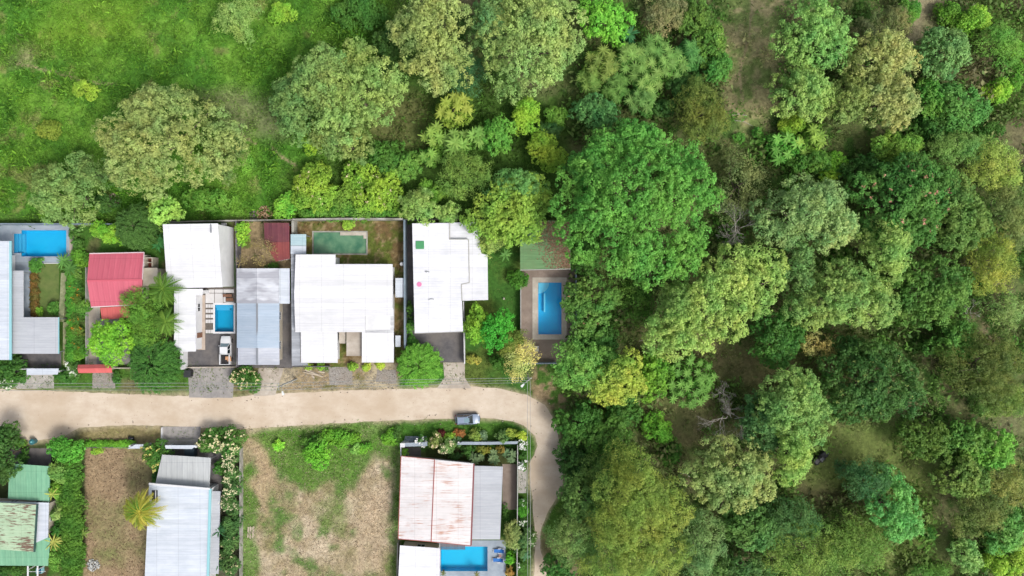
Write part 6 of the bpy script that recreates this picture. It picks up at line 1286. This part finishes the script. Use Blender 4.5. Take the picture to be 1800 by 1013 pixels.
T(915, 994, 8, 10, 1.8, 'bush', (54, 96, 42), MG, "dark shrub with white flowers at the bottom edge by the fence", "flowering_shrub", "shrub", hb=.1, flowers=(236, 236, 226), fn=1.2, fs=.2)
T(898, 984, 9, 10, 1.8, 'bush', (100, 178, 28), (130, 200, 40), "vivid lime bush right of the pool loungers", "round_bush", "bush", hb=.1)
T(897, 1004, 9, 8, 1.4, 'bush', (190, 140, 70), (206, 170, 96), "orange brown plant below the vivid lime bush", "garden_shrub", "shrub", hb=.1)
T(888, 900, 5, 14, 1.0, 'bush', (60, 98, 36), MG, "dark green plants at the end of the brown yard paving", "garden_shrub", "shrub", hb=.1)
star_tree(779, 1008, 7, 1.4, (96, 112, 52), (130, 130, 60), "potted palm like plant at the bottom left of the cyan pool", "potted_plant", "plant", heads=1, L=.7, n=10, w=.15, under=False)
star_tree(838, 1010, 8, 1.4, (104, 110, 56), (136, 130, 70), "potted palm like plant at the bottom right of the cyan pool", "potted_plant", "plant", heads=1, L=.75, n=10, w=.15, under=False)

# ------------------------------------------------------------------ grass, weeds, undergrowth, leaf litter
def scatter(name, n, x0, x1, y0, y1, size, up, dens_f, gain=1.0, asp=0.35, z0=0.05, zr=0.25, var=0.2, clump=6, spread=0.3, avoid=True, hue=None, cat=None, seed=1):
    rng = np.random.default_rng(seed); px = rng.uniform(x0, x1, n); py = rng.uniform(y0, y1, n)
    c, g = gcol(px, py); keepm = rng.random(n) < dens_f(px, py, g)
    if avoid: keepm &= seg_dist(px, py, ROADP) > 1.0
    px, py, c = px[keepm], py[keepm], c[keepm]; m = len(px)
    for p in POOLS.values(): k_ = ~((px > p[0] - 9) & (px < p[2] + 9) & (py > p[1] - 9) & (py < p[3] + 9)); px, py, c = px[k_], py[k_], c[k_]
    m = len(px); zb = gz(px, py); X_ = (px - 900) * .1; Y_ = (506.5 - py) * .1
    sc = rng.uniform(.6, 1.5, m) ** 1.3; o_ = rng.normal(size=(m, clump, 3)) * [spread, spread, 0] * sc[:, None, None]
    C = np.stack([X_, Y_, zb], -1)[:, None, :] + o_; C[:, :, 2] += z0 + rng.random((m, clump)) * zr * sc[:, None]
    N = rng.normal(size=(m, clump, 3)) * .8 + [0, 0, up]
    V, F = leaf_quads(C.reshape(-1, 3), N.reshape(-1, 3), (size * sc[:, None] * rng.uniform(.6, 1.3, (m, clump))).ravel(), asp, rng)
    cc = desat(c) * gain * (1 + rng.normal(size=(m, 1)) * var)
    if hue is not None: t_ = rng.random((m, 1)) ** 2 * .7; cc = cc * (1 - t_) + lin(hue)[None, :] * t_
    cc = np.repeat(np.clip(cc, .004, .8), clump, axis=0) * (1 + rng.normal(size=(m * clump, 1)) * .12)
    return tag(npmesh(name, V, F, M_LEAF, np.repeat(np.clip(cc, .004, .8), 4, axis=0)), None, cat, kind="stuff")
CLEAR = [[(1262, -60), (1375, -60), (1375, 120), (1350, 262), (1282, 262), (1268, 120)], [(1240, 590), (1330, 560), (1380, 640), (1330, 700), (1250, 660)], [(1110, 570), (1165, 580), (1200, 640), (1130, 650)], [(1150, 700), (1290, 690), (1260, 790), (1210, 800), (1190, 770), (1110, 740)], [(1440, 745), (1590, 745), (1660, 800), (1690, 900), (1650, 1010), (1600, 990), (1640, 900), (1540, 820), (1470, 860), (1400, 890), (1380, 850)], [(1590, -60), (1670, -60), (1650, 70), (1600, 100)], [(1760, 210), (1900, 200), (1900, 270), (1770, 270)], [(1730, 720), (1900, 700), (1900, 790), (1760, 770)], [(1640, 680), (1700, 700), (1720, 740), (1660, 740)], [(1460, 210), (1560, 225), (1560, 260), (1480, 265)]]
def openq(px, py):
    r_ = np.zeros(px.shape)
    for P_ in CLEAR: r_ = np.maximum(r_, mask(px, py, P_, 16))
    return 1 - r_ * .93
nz = lambda px, py, s: fbm(px / s, py / s, 3)
o_ = scatter("meadow_grass", 40000, -120, 760, -60, 392, .30, .9, lambda px, py, g: g * (px < 720 - .3 * (py - 0)) * (.4 + .9 * (nz(px, py, 20) > .5)), gain=.8, var=.3, hue=(118, 172, 54), seed=2)
tag(o_, "bright green meadow grass and weeds covering the open field", "grass")
o_ = scatter("tall_weeds", 5200, -120, 640, -60, 385, .6, .6, lambda px, py, g: (nz(px + 300, py, 34) > .54) * g, gain=.86, asp=.3, zr=.7, clump=9, spread=.45, hue=(136, 184, 60), seed=3)
tag(o_, "taller yellow green weed clumps scattered through the open field", "weeds")
o_ = scatter("forest_undergrowth", 42000, 560, 1920, -60, 1080, .45, .8, lambda px, py, g: (((px > 1005) | (py < 380)) * (g * .9 + .1)) * (nz(px, py + 500, 26) > .43) * np.maximum(openq(px, py), .25), gain=.9, asp=.45, zr=.6, clump=8, spread=.42, hue=(84, 128, 46), seed=4)
tag(o_, "patchy green undergrowth on the forest floor", "undergrowth")
o_ = scatter("forest_understory", 3400, 1010, 1920, -60, 1080, .6, .9, lambda px, py, g: (nz(px + 70, py + 20, 30) > .4) * openq(px, py), gain=1.1, asp=.5, zr=1.7, clump=44, spread=.75, hue=(98, 156, 58), seed=44)  # leaf clumps scattered as one mass for the mid-size understory shrubs
tag(o_, "mid size understory shrubs and seedlings crowding the gaps between the forest trees", "undergrowth")
o_ = scatter("leaf_litter", 16000, 990, 1920, -60, 1080, .16, 2.2, lambda px, py, g: (px > 1015) * 1.0, gain=1.0, asp=.7, z0=.03, zr=.04, clump=3, spread=.5, hue=(170, 150, 116), seed=5)
tag(o_, "dry brown leaves and twigs scattered under the forest trees", "leaf litter")
o_ = scatter("verge_grass", 17000, -60, 1000, 640, 1060, .22, 1.2, lambda px, py, g: (((py < 700) | (py > 742)) * (g > .28) * g * .9) * ((py < 700) | (px > 410) | (py < 790)) * ~((px > 700) & (px < 910) & (py > 788)), gain=.8, zr=.14, clump=5, spread=.22, hue=(120, 160, 56), seed=6)
tag(o_, "short green grass on the verges and in the vacant lot", "grass")
o_ = scatter("dry_stubble", 9000, 424, 702, 745, 1060, .2, .8, lambda px, py, g: .75 + 0 * px, gain=1.0, zr=.1, clump=4, spread=.25, hue=(208, 188, 166), seed=61)
tag(o_, "dry stubble and sparse weeds over the sandy vacant lot", "stubble")
o_ = scatter("lot_stubble", 3500, 150, 256, 790, 1060, .16, .9, lambda px, py, g: .6 + 0 * px, gain=1.0, zr=.05, clump=4, spread=.25, hue=(186, 160, 128), seed=62)
tag(o_, "sparse brown stubble over the bare brown lot", "stubble")
o_ = scatter("yard_grass", 7000, 120, 1012, 388, 640, .18, 1.4, lambda px, py, g: (g > .2) * (g * .8) * (((px > 815) & (px < 914)) | ((px > 514) & (px < 711) & (py < 464)) | ((px > 135) & (px < 290) & (py < 446)) | ((px > 416) & (px < 464) & (py < 470)) | ((px > 692) & (px < 710))), gain=.85, zr=.08, clump=5, spread=.2, avoid=False, hue=(120, 130, 70), seed=7)
tag(o_, "short patchy grass in the walled yards", "grass")
def stones(name, n, x0, x1, y0, y1, c0, c1, label, s=(.05, .16), fil=None, seed=9):
    rng = np.random.default_rng(seed); b = MB(); V = []; F = []; cl = []
    base = np.array([(1, 0, 0), (-1, 0, 0), (0, 1, 0), (0, -1, 0), (0, 0, 1), (0, 0, -1)], float); fc = [(0, 2, 4), (2, 1, 4), (1, 3, 4), (3, 0, 4), (2, 0, 5), (1, 2, 5), (3, 1, 5), (0, 3, 5)]
    px = rng.uniform(x0, x1, n); py = rng.uniform(y0, y1, n)
    if fil is not None: k_ = fil(px, py); px, py = px[k_], py[k_]
    for i in range(len(px)):
        r = rng.uniform(*s); v = base * r * rng.uniform(.7, 1.3, (6, 3)) * [1, 1, .6] + [(px[i] - 900) * .1, (506.5 - py[i]) * .1, r * .3 + .02]; F += [tuple(a + len(V) for a in f) for f in fc]; V += [tuple(q_) for q_ in v]; t_ = rng.random(); cl += [(lin(c0) * (1 - t_) + lin(c1) * t_) * .6] * 6
    return tag(npmesh(name, np.array(V), np.array(F), attr_mat("stone_" + name, .9, 0), np.array(cl)), label, "stones", kind="stuff")
stones("roadside_stones", 1500, -20, 1000, 640, 1013, (150, 138, 122), (206, 196, 180), "small pale stones along the sand road edges", fil=lambda a, b: np.abs(seg_dist(a, b, ROADP)) < 9)
stones("lot_rubble", 1100, 425, 700, 760, 1013, (158, 140, 118), (204, 186, 164), "little stones scattered over the vacant lot", s=(.04, .12), seed=12)
stones("bare_lot_clods", 900, 150, 255, 790, 1013, (130, 106, 84), (172, 148, 122), "small soil clods over the bare brown lot", s=(.05, .13), seed=13)
stones("front_gravel", 900, 500, 700, 646, 686, (150, 140, 126), (200, 192, 180), "loose gravel in front of the largest white house", s=(.04, .11), seed=14)
rng = np.random.default_rng(21); n = 3000; u = rng.random(n) ** .55; v = rng.random(n); px = 928 + u * 74; py = 389 + v * 84; keepm = rng.random(n) < np.clip((px - 925) / 60 + (430 - py) / 90, 0, 1); px, py = px[keepm], py[keepm]; z_ = 3.2 - (py - 388) / 86 * .4 + .04
C = np.stack([(px - 900) * .1 * (CAMH - z_) / CAMH, (506.5 - py) * .1 * (CAMH - z_) / CAMH, z_], -1); V, F = leaf_quads(C, rng.normal(size=C.shape) * .3 + [0, 0, 1], .28, .7, rng)
t_ = rng.random((len(C), 1)); cc = (lin((136, 104, 82)) * (1 - t_) + lin((176, 146, 120)) * t_) * .75
tag(npmesh("fallen_leaves", V, F, M_LEAF, np.repeat(cc, 4, axis=0)), "brown fallen leaves lying on the green pavilion roof", "leaves", kind="stuff")

# ------------------------------------------------------------------ vehicles and small things
def loft(sections, closed=True):
    V = []; F = []; n = len(sections[0])
    for s in sections: V += s
    for i in range(len(sections) - 1):
        for k in range(n if closed else n - 1): F.append((i * n + k, i * n + (k + 1) % n, (i + 1) * n + (k + 1) % n, (i + 1) * n + k))
    F.append(tuple(range(n))[::-1]); F.append(tuple((len(sections) - 1) * n + k for k in range(n)))
    return V, F
def bodysec(x, hw, z0, z1, crown_=.05):
    return [(x, -hw * .94, z0), (x, -hw, z0 + .15), (x, -hw, z1 - .18), (x, -hw * .93, z1 - .03), (x, -hw * .5, z1 + crown_ * .6), (x, 0, z1 + crown_), (x, hw * .5, z1 + crown_ * .6), (x, hw * .93, z1 - .03), (x, hw, z1 - .18), (x, hw, z0 + .15), (x, hw * .94, z0)]
def wheel(t_, x, y, r=.34, w_=.22):
    s = 1 if y > 0 else -1
    ty = MB().tube([(x, y - w_ / 2, r), (x, y - w_ / 2 + .03, r), (x, y + w_ / 2 - .03, r), (x, y + w_ / 2, r)], [r * .88, r, r, r * .88], 20).build("wheel", M_TYRE, t_, smooth=False)
    MB().tube([(x, y + s * w_ * .42, r), (x, y + s * w_ * .53, r)], [r * .62, r * .55], 16).build("rim", M_RIM, ty)
def pane(t_, P, m, name, off=.012):
    P = [np.array(p, float) for p in P]; c = sum(P) / len(P); n = np.cross(P[1] - P[0], P[2] - P[0]); n /= np.linalg.norm(n)
    if n @ (c - np.array([0, 0, 1.0])) < 0: n = -n
    Q = [c + (p - c) * .9 + n * off for p in P]; obj(name, Q + [q_ + n * .008 for q_ in Q], [(0, 1, 2, 3), (7, 6, 5, 4), (0, 4, 5, 1), (1, 5, 6, 2), (2, 6, 7, 3), (3, 7, 4, 0)], m, t_)
def vehicle(label, px, py, ang, L, Wd, kind, paint, glass, wheelr=.34, name="parked_car", cat="car"):
    x, y, _ = W(px, py, .9); t_ = empty(name, (x, y, 0), label, cat, rz=R(ang)); hw = Wd / 2; h = L / 2
    if kind == 'suv':
        S_ = [bodysec(-h, hw * .66, .45, .92), bodysec(-h + .12, hw * .86, .34, 1.0), bodysec(-h + .32, hw * .96, .3, 1.03), bodysec(-h + .6, hw, .25, 1.05), bodysec(h - 1.55, hw, .25, 1.03), bodysec(h - .9, hw * .98, .27, .98, .07), bodysec(h - .35, hw * .88, .3, .86, .06), bodysec(h - .12, hw * .68, .38, .74, .04), bodysec(h, hw * .44, .42, .66, .02)]
        gx = (-h + .12, h - 1.15); rx_ = (-h + .42, h - 2.0); zr = 1.62
    else:
        S_ = [bodysec(-h, hw * .96, .42, .98, .0), bodysec(-h + 1.75, hw, .36, 1.0, .0), bodysec(-h + 1.8, hw, .32, 1.05), bodysec(h - 1.5, hw, .3, 1.06), bodysec(h - .8, hw * .97, .32, 1.02, .07), bodysec(h - .25, hw * .9, .36, .92, .05), bodysec(h, hw * .7, .45, .78, .02)]
        gx = (-h + 1.85, h - 1.2); rx_ = (-h + 2.0, h - 1.85); zr = 1.72
    V, F = loft(S_); bd = obj("body", V, F, paint, t_, smooth=True)
    md = bd.modifiers.new("bevel", 'EDGE_SPLIT'); md.split_angle = R(38)
    zb = 1.0; a, b_ = hw * .9, hw * .7
    B = [(gx[0], -a, zb), (gx[1], -a, zb), (gx[1], a, zb), (gx[0], a, zb)]; Tt = [(rx_[0], -b_, zr), (rx_[1], -b_, zr), (rx_[1], b_, zr), (rx_[0], b_, zr)]
    obj("cabin", B + Tt, [(4, 5, 6, 7), (0, 1, 5, 4), (1, 2, 6, 5), (2, 3, 7, 6), (3, 0, 4, 7)], paint, t_)
    MB().slab([(rx_[0] - .05, -b_ - .02, zr + .03), (rx_[1] + .03, -b_ - .02, zr + .03), (rx_[1] + .03, b_ + .02, zr + .03), (rx_[0] - .05, b_ + .02, zr + .03)], .045).build("roof_panel", paint, t_)
    pane(t_, [B[1], B[2], Tt[2], Tt[1]], glass, "windscreen"); pane(t_, [B[3], B[0], Tt[0], Tt[3]], M_GLASS, "rear_window")
    for s in (0, 1):
        q0, q1, q2, q3 = ((B[0], B[1], Tt[1], Tt[0]) if s == 0 else (B[3], B[2], Tt[2], Tt[3])); q0, q1, q2, q3 = map(np.array, (q0, q1, q2, q3))
        for (u0, u1) in ((.02, .49), (.51, .98)): pane(t_, [q0 + (q1 - q0) * u0, q0 + (q1 - q0) * u1, q3 + (q2 - q3) * u1, q3 + (q2 - q3) * u0], M_GLASS, "side_window")
    for s in (-1, 1):
        wheel(t_, h - .85, s * (hw - .1), wheelr); wheel(t_, -h + .85, s * (hw - .1), wheelr)
        MB().box(h - .32, h - .06, s * hw * .68 - .16, s * hw * .68 + .16, .6, .8).build("headlight", M_LIGHTW, t_)
        MB().box(-h - .02, -h + .12, s * hw * .8 - .1, s * hw * .8 + .1, .6, .95).build("tail_light", M_LIGHTR, t_)
        MB().box(gx[1] - .55, gx[1] - .4, s * (hw + .1) - .1, s * (hw + .1) + .1, 1.0, 1.14).build("mirror", M_BLACK if kind == 'suv' else M_LIGHTW, t_)
    MB().slab([(h - .3, -hw * .86, .5), (h - .02, -hw * .6, .5), (h + .07, -hw * .3, .5), (h + .07, hw * .3, .5), (h - .02, hw * .6, .5), (h - .3, hw * .86, .5)], .18).build("front_bumper", M_BLACK, t_); MB().box(-h - .06, -h + .05, -hw * .85, hw * .85, .34, .52).build("rear_bumper", M_BLACK if kind == 'suv' else M_STEEL, t_)
    if kind == 'suv':
        for s in (-1, 1): MB().box(-h + .4, h - .5, s * (hw + .02) - .05, s * (hw + .02) + .05, .28, .62).build('side_trim', M_BLACK, t_)
        for s in (-1, 1): MB().tube([(rx_[0] + .15, s * b_ * .92, zr + .1), (rx_[1] - .1, s * b_ * .92, zr + .1)], .025, 6).build("roof_rail", M_BLACK, t_)
        MB().slab([(-.55, -b_ * .6, zr + .045), (.35, -b_ * .6, zr + .045), (.35, b_ * .6, zr + .045), (-.55, b_ * .6, zr + .045)], .012).build("sunroof", M_GLASSB, t_)
    else:
        bb = MB(); bb.box(-h + .08, -h + 1.72, -hw * .8, hw * .8, 1.02, 1.03).build("bed_liner", M_DARK, t_)
        rl = MB(); rl.box(-h + .02, -h + 1.8, -hw * .97, -hw * .82, 1.0, 1.42).box(-h + .02, -h + 1.8, hw * .82, hw * .97, 1.0, 1.42).box(-h + .02, -h + .1, -hw * .82, hw * .82, 1.0, 1.38); rl.build("bed_side", paint, t_)
    return t_
vehicle("silver blue car parked on the grass verge below the sand road", 822, 737.5, 3, 4.2, 1.82, 'suv', M_SILVER, M_GLASS)
vehicle("white pickup truck in the paved court below the small teal pool", 396.5, 616, 90, 4.95, 1.85, 'pickup', M_WCAR, M_GLASSB, .37, "pickup_truck", "pickup")
x, y, _ = W(400.5, 630, 1.3); tag(MB().box(x - .45, x + .5, y - .28, y + .3, 1.05, 1.3).box(x - .1, x + .5, y - .55, y - .28, 1.05, 1.22).build("cargo_bundle", noisy("tan_cargo", (190, 140, 104), (222, 176, 138), 3), None, (x, y, 1.05)), "tan bundle lying in the bed of the white pickup", "cargo")
# black open vehicle in the forest
x, y, _ = W(1444, 805, 1); t = empty("utility_buggy", (x, y, 0), "small black vehicle parked in the grass at the edge of the pale lime tree", "vehicle", rz=R(40))
V, F = loft([bodysec(-1.55, .5, .4, .8), bodysec(-1.3, .62, .35, .9), bodysec(0, .66, .3, .88), bodysec(.9, .6, .35, .92), bodysec(1.5, .42, .4, .78)]); obj("body", V, F, M_BLACK, t, smooth=True)
for s in (-.3, .3): MB().box(-.35, .15, s - .24, s + .24, .85, 1.02).box(-.5, -.35, s - .24, s + .24, .85, 1.35).build("seat", M_DARK, t)
MB().tube([(.5, -.55, .9), (.2, -.5, 1.6), (.2, .5, 1.6), (.5, .55, .9)], .03, 6).tube([(-.6, -.55, .9), (-.55, -.5, 1.6), (-.55, .5, 1.6), (-.6, .55, .9)], .03, 6).tube([(.2, -.5, 1.6), (-.55, -.5, 1.6)], .03, 6).tube([(.2, .5, 1.6), (-.55, .5, 1.6)], .03, 6).build("roll_cage", M_BLACK, t)
MB().slab([(-.5, -.3, 1.66), (.15, -.3, 1.66), (.15, .3, 1.66), (-.5, .3, 1.66)], .04).build("roof_panel", plain("dark_navy_panel", (44, 54, 66), .35), t)
for sx_ in (-1.05, 1.0):
    for sy_ in (-.66, .66): wheel(t, sx_, sy_, .32, .24)
for s in (-.28, .28): MB().box(1.38, 1.5, s - .1, s + .1, .66, .8).build("headlight", M_LIGHTW, t)
# bins
def bin_(px, py, label, body, lid, r=.0, s=.45, h=1.05):
    x_, y_, _ = W(px, py, h); t_ = empty("rubbish_bin", (x_, y_, 0), label, "bin")
    if r: MB().tube([(x_, y_, .02), (x_, y_, h)], [r * .85, r], 18).build("bin_body", body, t_, (x_, y_, 0)); MB().tube([(x_, y_, h), (x_, y_, h + .06), (x_, y_, h + .12)], [r * 1.04, r, r * .45], 18).build("lid", body, t_, (x_, y_, 0)); MB().tube([(x_, y_, h + .12), (x_, y_, h + .2)], [.17, .14], 12).build("knob", lid, t_, (x_, y_, 0))
    else:
        MB().box(x_ - s, x_ + s, y_ - s, y_ + s, .08, h).build("bin_body", body, t_, (x_, y_, 0)); MB().slab([(x_ - s - .05, y_ - s - .05, h + .07), (x_ + s + .05, y_ - s - .05, h + .07), (x_ + s + .05, y_ + s + .08, h + .07), (x_ - s - .05, y_ + s + .08, h + .07)], .07).build("lid", lid, t_, (x_, y_, 0))
        for q_ in (-s * .7, s * .7): MB().tube([(x_ + q_ - .03, y_ + s, .1), (x_ + q_ + .03, y_ + s, .1)], .1, 10).build("wheel", M_TYRE, t_, (x_, y_, 0))
bin_(329, 657.5, "black wheelie bin beside the grey driveway", M_BLACK, plain("charcoal_lid", (52, 54, 58), .5), s=.55, h=1.2)
bin_(56, 777, "round teal bin beside the dark parking court", M_TEAL, plain("pale_teal_knob", (130, 196, 200), .4), r=.5, h=.9)
bin_(333, 795, "dark blue green bin under the pale gate canopy", plain("dark_teal_bin", (24, 44, 54), .5), plain("dark_teal_lid", (30, 52, 62), .5), s=.8, h=1.3)
# black rubbish bag by the lime hedge
rng = np.random.default_rng(5); x, y, _ = W(232, 770); V = []; F = []
for i in range(7):
    for j in range(12):
        th = math.pi * i / 6; ph = 2 * math.pi * j / 12; r = (.55 + .12 * rng.normal()) * math.sin(th); V.append((x + 1.15 * r * math.cos(ph), y + .7 * r * math.sin(ph), .3 + .32 * math.cos(th)))
for i in range(6):
    for j in range(12): F.append((i * 12 + j, i * 12 + (j + 1) % 12, (i + 1) * 12 + (j + 1) % 12, (i + 1) * 12 + j))
tag(obj("rubbish_bag", V, F, plain("black_bag", (30, 30, 36), .3), None, (x, y, 0), True), "black rubbish bag on the dry verge by the thin lime hedge", "rubbish bag")
# loungers + table
def lounger(px, py, label):
    x_, y_, _ = W(px, py, .4); t_ = empty("sun_lounger", (x_, y_, 0), label, "sun lounger", "blue loungers by the cyan pool")
    MB().box(-.95, .95, -.34, -.29, .22, .28).box(-.95, .95, .29, .34, .22, .28).box(-.95, -.88, -.29, .29, .22, .28).box(.88, .95, -.29, .29, .22, .28).build("frame", M_FRAMEW, t_)
    for sx_ in (-.8, .8):
        for sy_ in (-.3, .3): MB().box(sx_ - .03, sx_ + .03, sy_ - .03, sy_ + .03, 0.024, .22).build("leg", M_FRAMEW, t_)
    MB().box(-.85, .25, -.3, .3, .28, .36).build("seat_cushion", M_BLUE, t_); MB().slab([(.25, -.3, .37), (.9, -.3, .72), (.9, .3, .72), (.25, .3, .37)], .08).build("backrest", M_BLUE, t_); MB().slab([(.62, -.22, .64), (.88, -.22, .78), (.88, .22, .78), (.62, .22, .64)], .1).build("headrest", plain("navy_headrest", (18, 70, 140), .7), t_)
    for s in (-1, 1): MB().box(-.15, .35, s * .42 - .06, s * .42 + .06, .28, .5).build("armrest", M_FRAMEW, t_)
lounger(877, 969, "upper blue sun lounger with white frame by the cyan pool"); lounger(875.5, 985, "lower blue sun lounger with white frame by the cyan pool")
x, y, _ = W(879, 977.5, .4); t = empty("side_table", (x, y, 0), "small round brown table between the two blue loungers", "table"); MB().tube([(0, 0, .4), (0, 0, .44)], .26, 16).build("table_top", plain("rosy_brown_wood", (150, 112, 108), .6), t)
for a_ in range(3): MB().tube([(.18 * math.cos(a_ * 2.1), .18 * math.sin(a_ * 2.1), .03), (.1 * math.cos(a_ * 2.1), .1 * math.sin(a_ * 2.1), .4)], .02, 6).build("leg", M_WOOD, t)
# pickup court bits, bench, pool ladder etc.
x, y, _ = W(942, 613.5, .5); t = empty("garden_bench", (x, y, 0), "pale garden bench at the foot of the brown pool deck", "bench"); bb = MB()
for k_ in range(4): bb.box(-.55, .5, -.45 + k_ * .24, -.25 + k_ * .24, .42, .47)
bb.build("seat", M_TILE, t)
for a_ in (-.45, .4):
    for b_ in (-.4, .4): MB().box(a_ - .04, a_ + .04, b_ - .04, b_ + .04, .024, .42).build("leg", M_CONC, t)
for i_, (px_, py_, lb) in enumerate(((885.5, 525, "tiny pale garden statue on the lawn left of the long pool"),)):
    x, y, _ = W(px_, py_); tag(MB().tube([(x, y, 0), (x, y, .2), (x, y, .25), (x, y, .55), (x, y, .7)], [.22, .2, .1, .14, .05], 10).build("garden_ornament", M_COPING, None, (x, y, 0), True), lb, "ornament")
# plank piles and debris
rng = np.random.default_rng(8)
def planks(label, L_, name="plank_pile"):
    c0 = W(*L_[0][0]); t_ = empty(name, (c0[0], c0[1], 0), label, "planks")
    for i, (a_, b_, w_, z_) in enumerate(L_): MB().bar(W(*a_), W(*b_), w_, z_, z_ + .09).build("plank", M_PLANK, t_, (c0[0], c0[1], 0))
planks("loose pile of long planks on the weedy verge right of the pole", [((535, 646), (566, 661), .2, .03), ((534, 654), (568, 662), .18, .14), ((537, 650), (560, 659), .22, .25), ((560, 653), (571, 655), .25, .03), ((548, 660), (553, 664), .3, .05)])
planks("small stack of grey boards at the left side of the vacant lot", [((437, 926), (436, 945), .22, .03), ((440.5, 925), (440, 947), .22, .03), ((443.5, 926), (444, 946), .2, .03), ((446.5, 925), (446, 944), .2, .03)])
planks("broken pale plank lying by the driveway wall", [((822, 633), (832, 626), .14, .03)])
def heap(px, py, r, h, c0, c1, label, name, n=160, cat="heap"):
    rng = np.random.default_rng(int(px)); x_, y_, _ = W(px, py); b = []; V = []; F = []; cl = []
    base = np.array([(1, 0, 0), (-1, 0, 0), (0, 1, 0), (0, -1, 0), (0, 0, 1), (0, 0, -1)], float); fc = [(0, 2, 4), (2, 1, 4), (1, 3, 4), (3, 0, 4), (2, 0, 5), (1, 2, 5), (3, 1, 5), (0, 3, 5)]
    for i in range(n):
        q_ = math.sqrt(rng.random()); a_ = rng.uniform(0, 6.28); s_ = rng.uniform(.08, .24); v = base * s_ * rng.uniform(.5, 1.5, (6, 3)) + [x_ + q_ * r * math.cos(a_), y_ + q_ * r * math.sin(a_), h * (1 - q_ * q_) * rng.random() + .05]
        F += [tuple(k_ + len(V) for k_ in f) for f in fc]; V += [tuple(p) for p in v]; t_ = rng.random(); cl += [(lin(c0) * (1 - t_) + lin(c1) * t_) * .6] * 6
    return tag(npmesh(name, np.array(V), np.array(F), attr_mat("debris_" + name, .9, 0), np.array(cl), None, (x_, y_, 0)), label, cat, kind="stuff")
heap(465, 376, 1.4, .8, (150, 120, 84), (214, 184, 150), "heap of tan rubble and garden waste behind the yard wall", "rubble_heap")
heap(447, 379, .8, .5, (120, 110, 112), (160, 148, 148), "small greyish waste heap behind the yard wall", "waste_heap", 60)
heap(165, 993, 1.1, .25, (170, 172, 170), (216, 218, 214), "pale rubble pile on the bare brown lot", "pale_rubble", 120)
heap(200, 352, 1.2, .35, (150, 128, 118), (200, 180, 170), "pinkish rubble heap under the huge field tree", "pinkish_rubble", 80)
# fallen logs / dead branches in the forest
for (a_, b_, r_, lb) in (((1283, 203), (1312, 204), .07, "straight fallen log across the dry track"), ((1290, 212), (1322, 222), .04, "thin curved dead branch below the fallen log"), ((1612, 172), (1622, 182), .3, "reddish fallen trunk beside the lower khaki tree"), ((1482, 852), (1498, 864), .25, "dark fallen trunk left of the jade tree"), ((1196, 832), (1212, 838), .07, "pale dead branch in the lower clearing"), ((1120, 600), (1160, 598), .05, "thin dead stick under the light green tree")):
    A = np.array(W(*a_)) + [0, 0, r_ + .05]; B_ = np.array(W(*b_)) + [0, 0, r_ + .1]; M_ = (A + B_) / 2 + [.1, .25, .1]
    tag(MB().tube([A, M_, B_], [r_, r_ * .9, r_ * .6], 8).build("fallen_log", M_DEAD if r_ < .2 else M_BARK, None, tuple(A)), lb, "log")
print("leaves", NLEAF[0], "objects", len(bpy.data.objects))
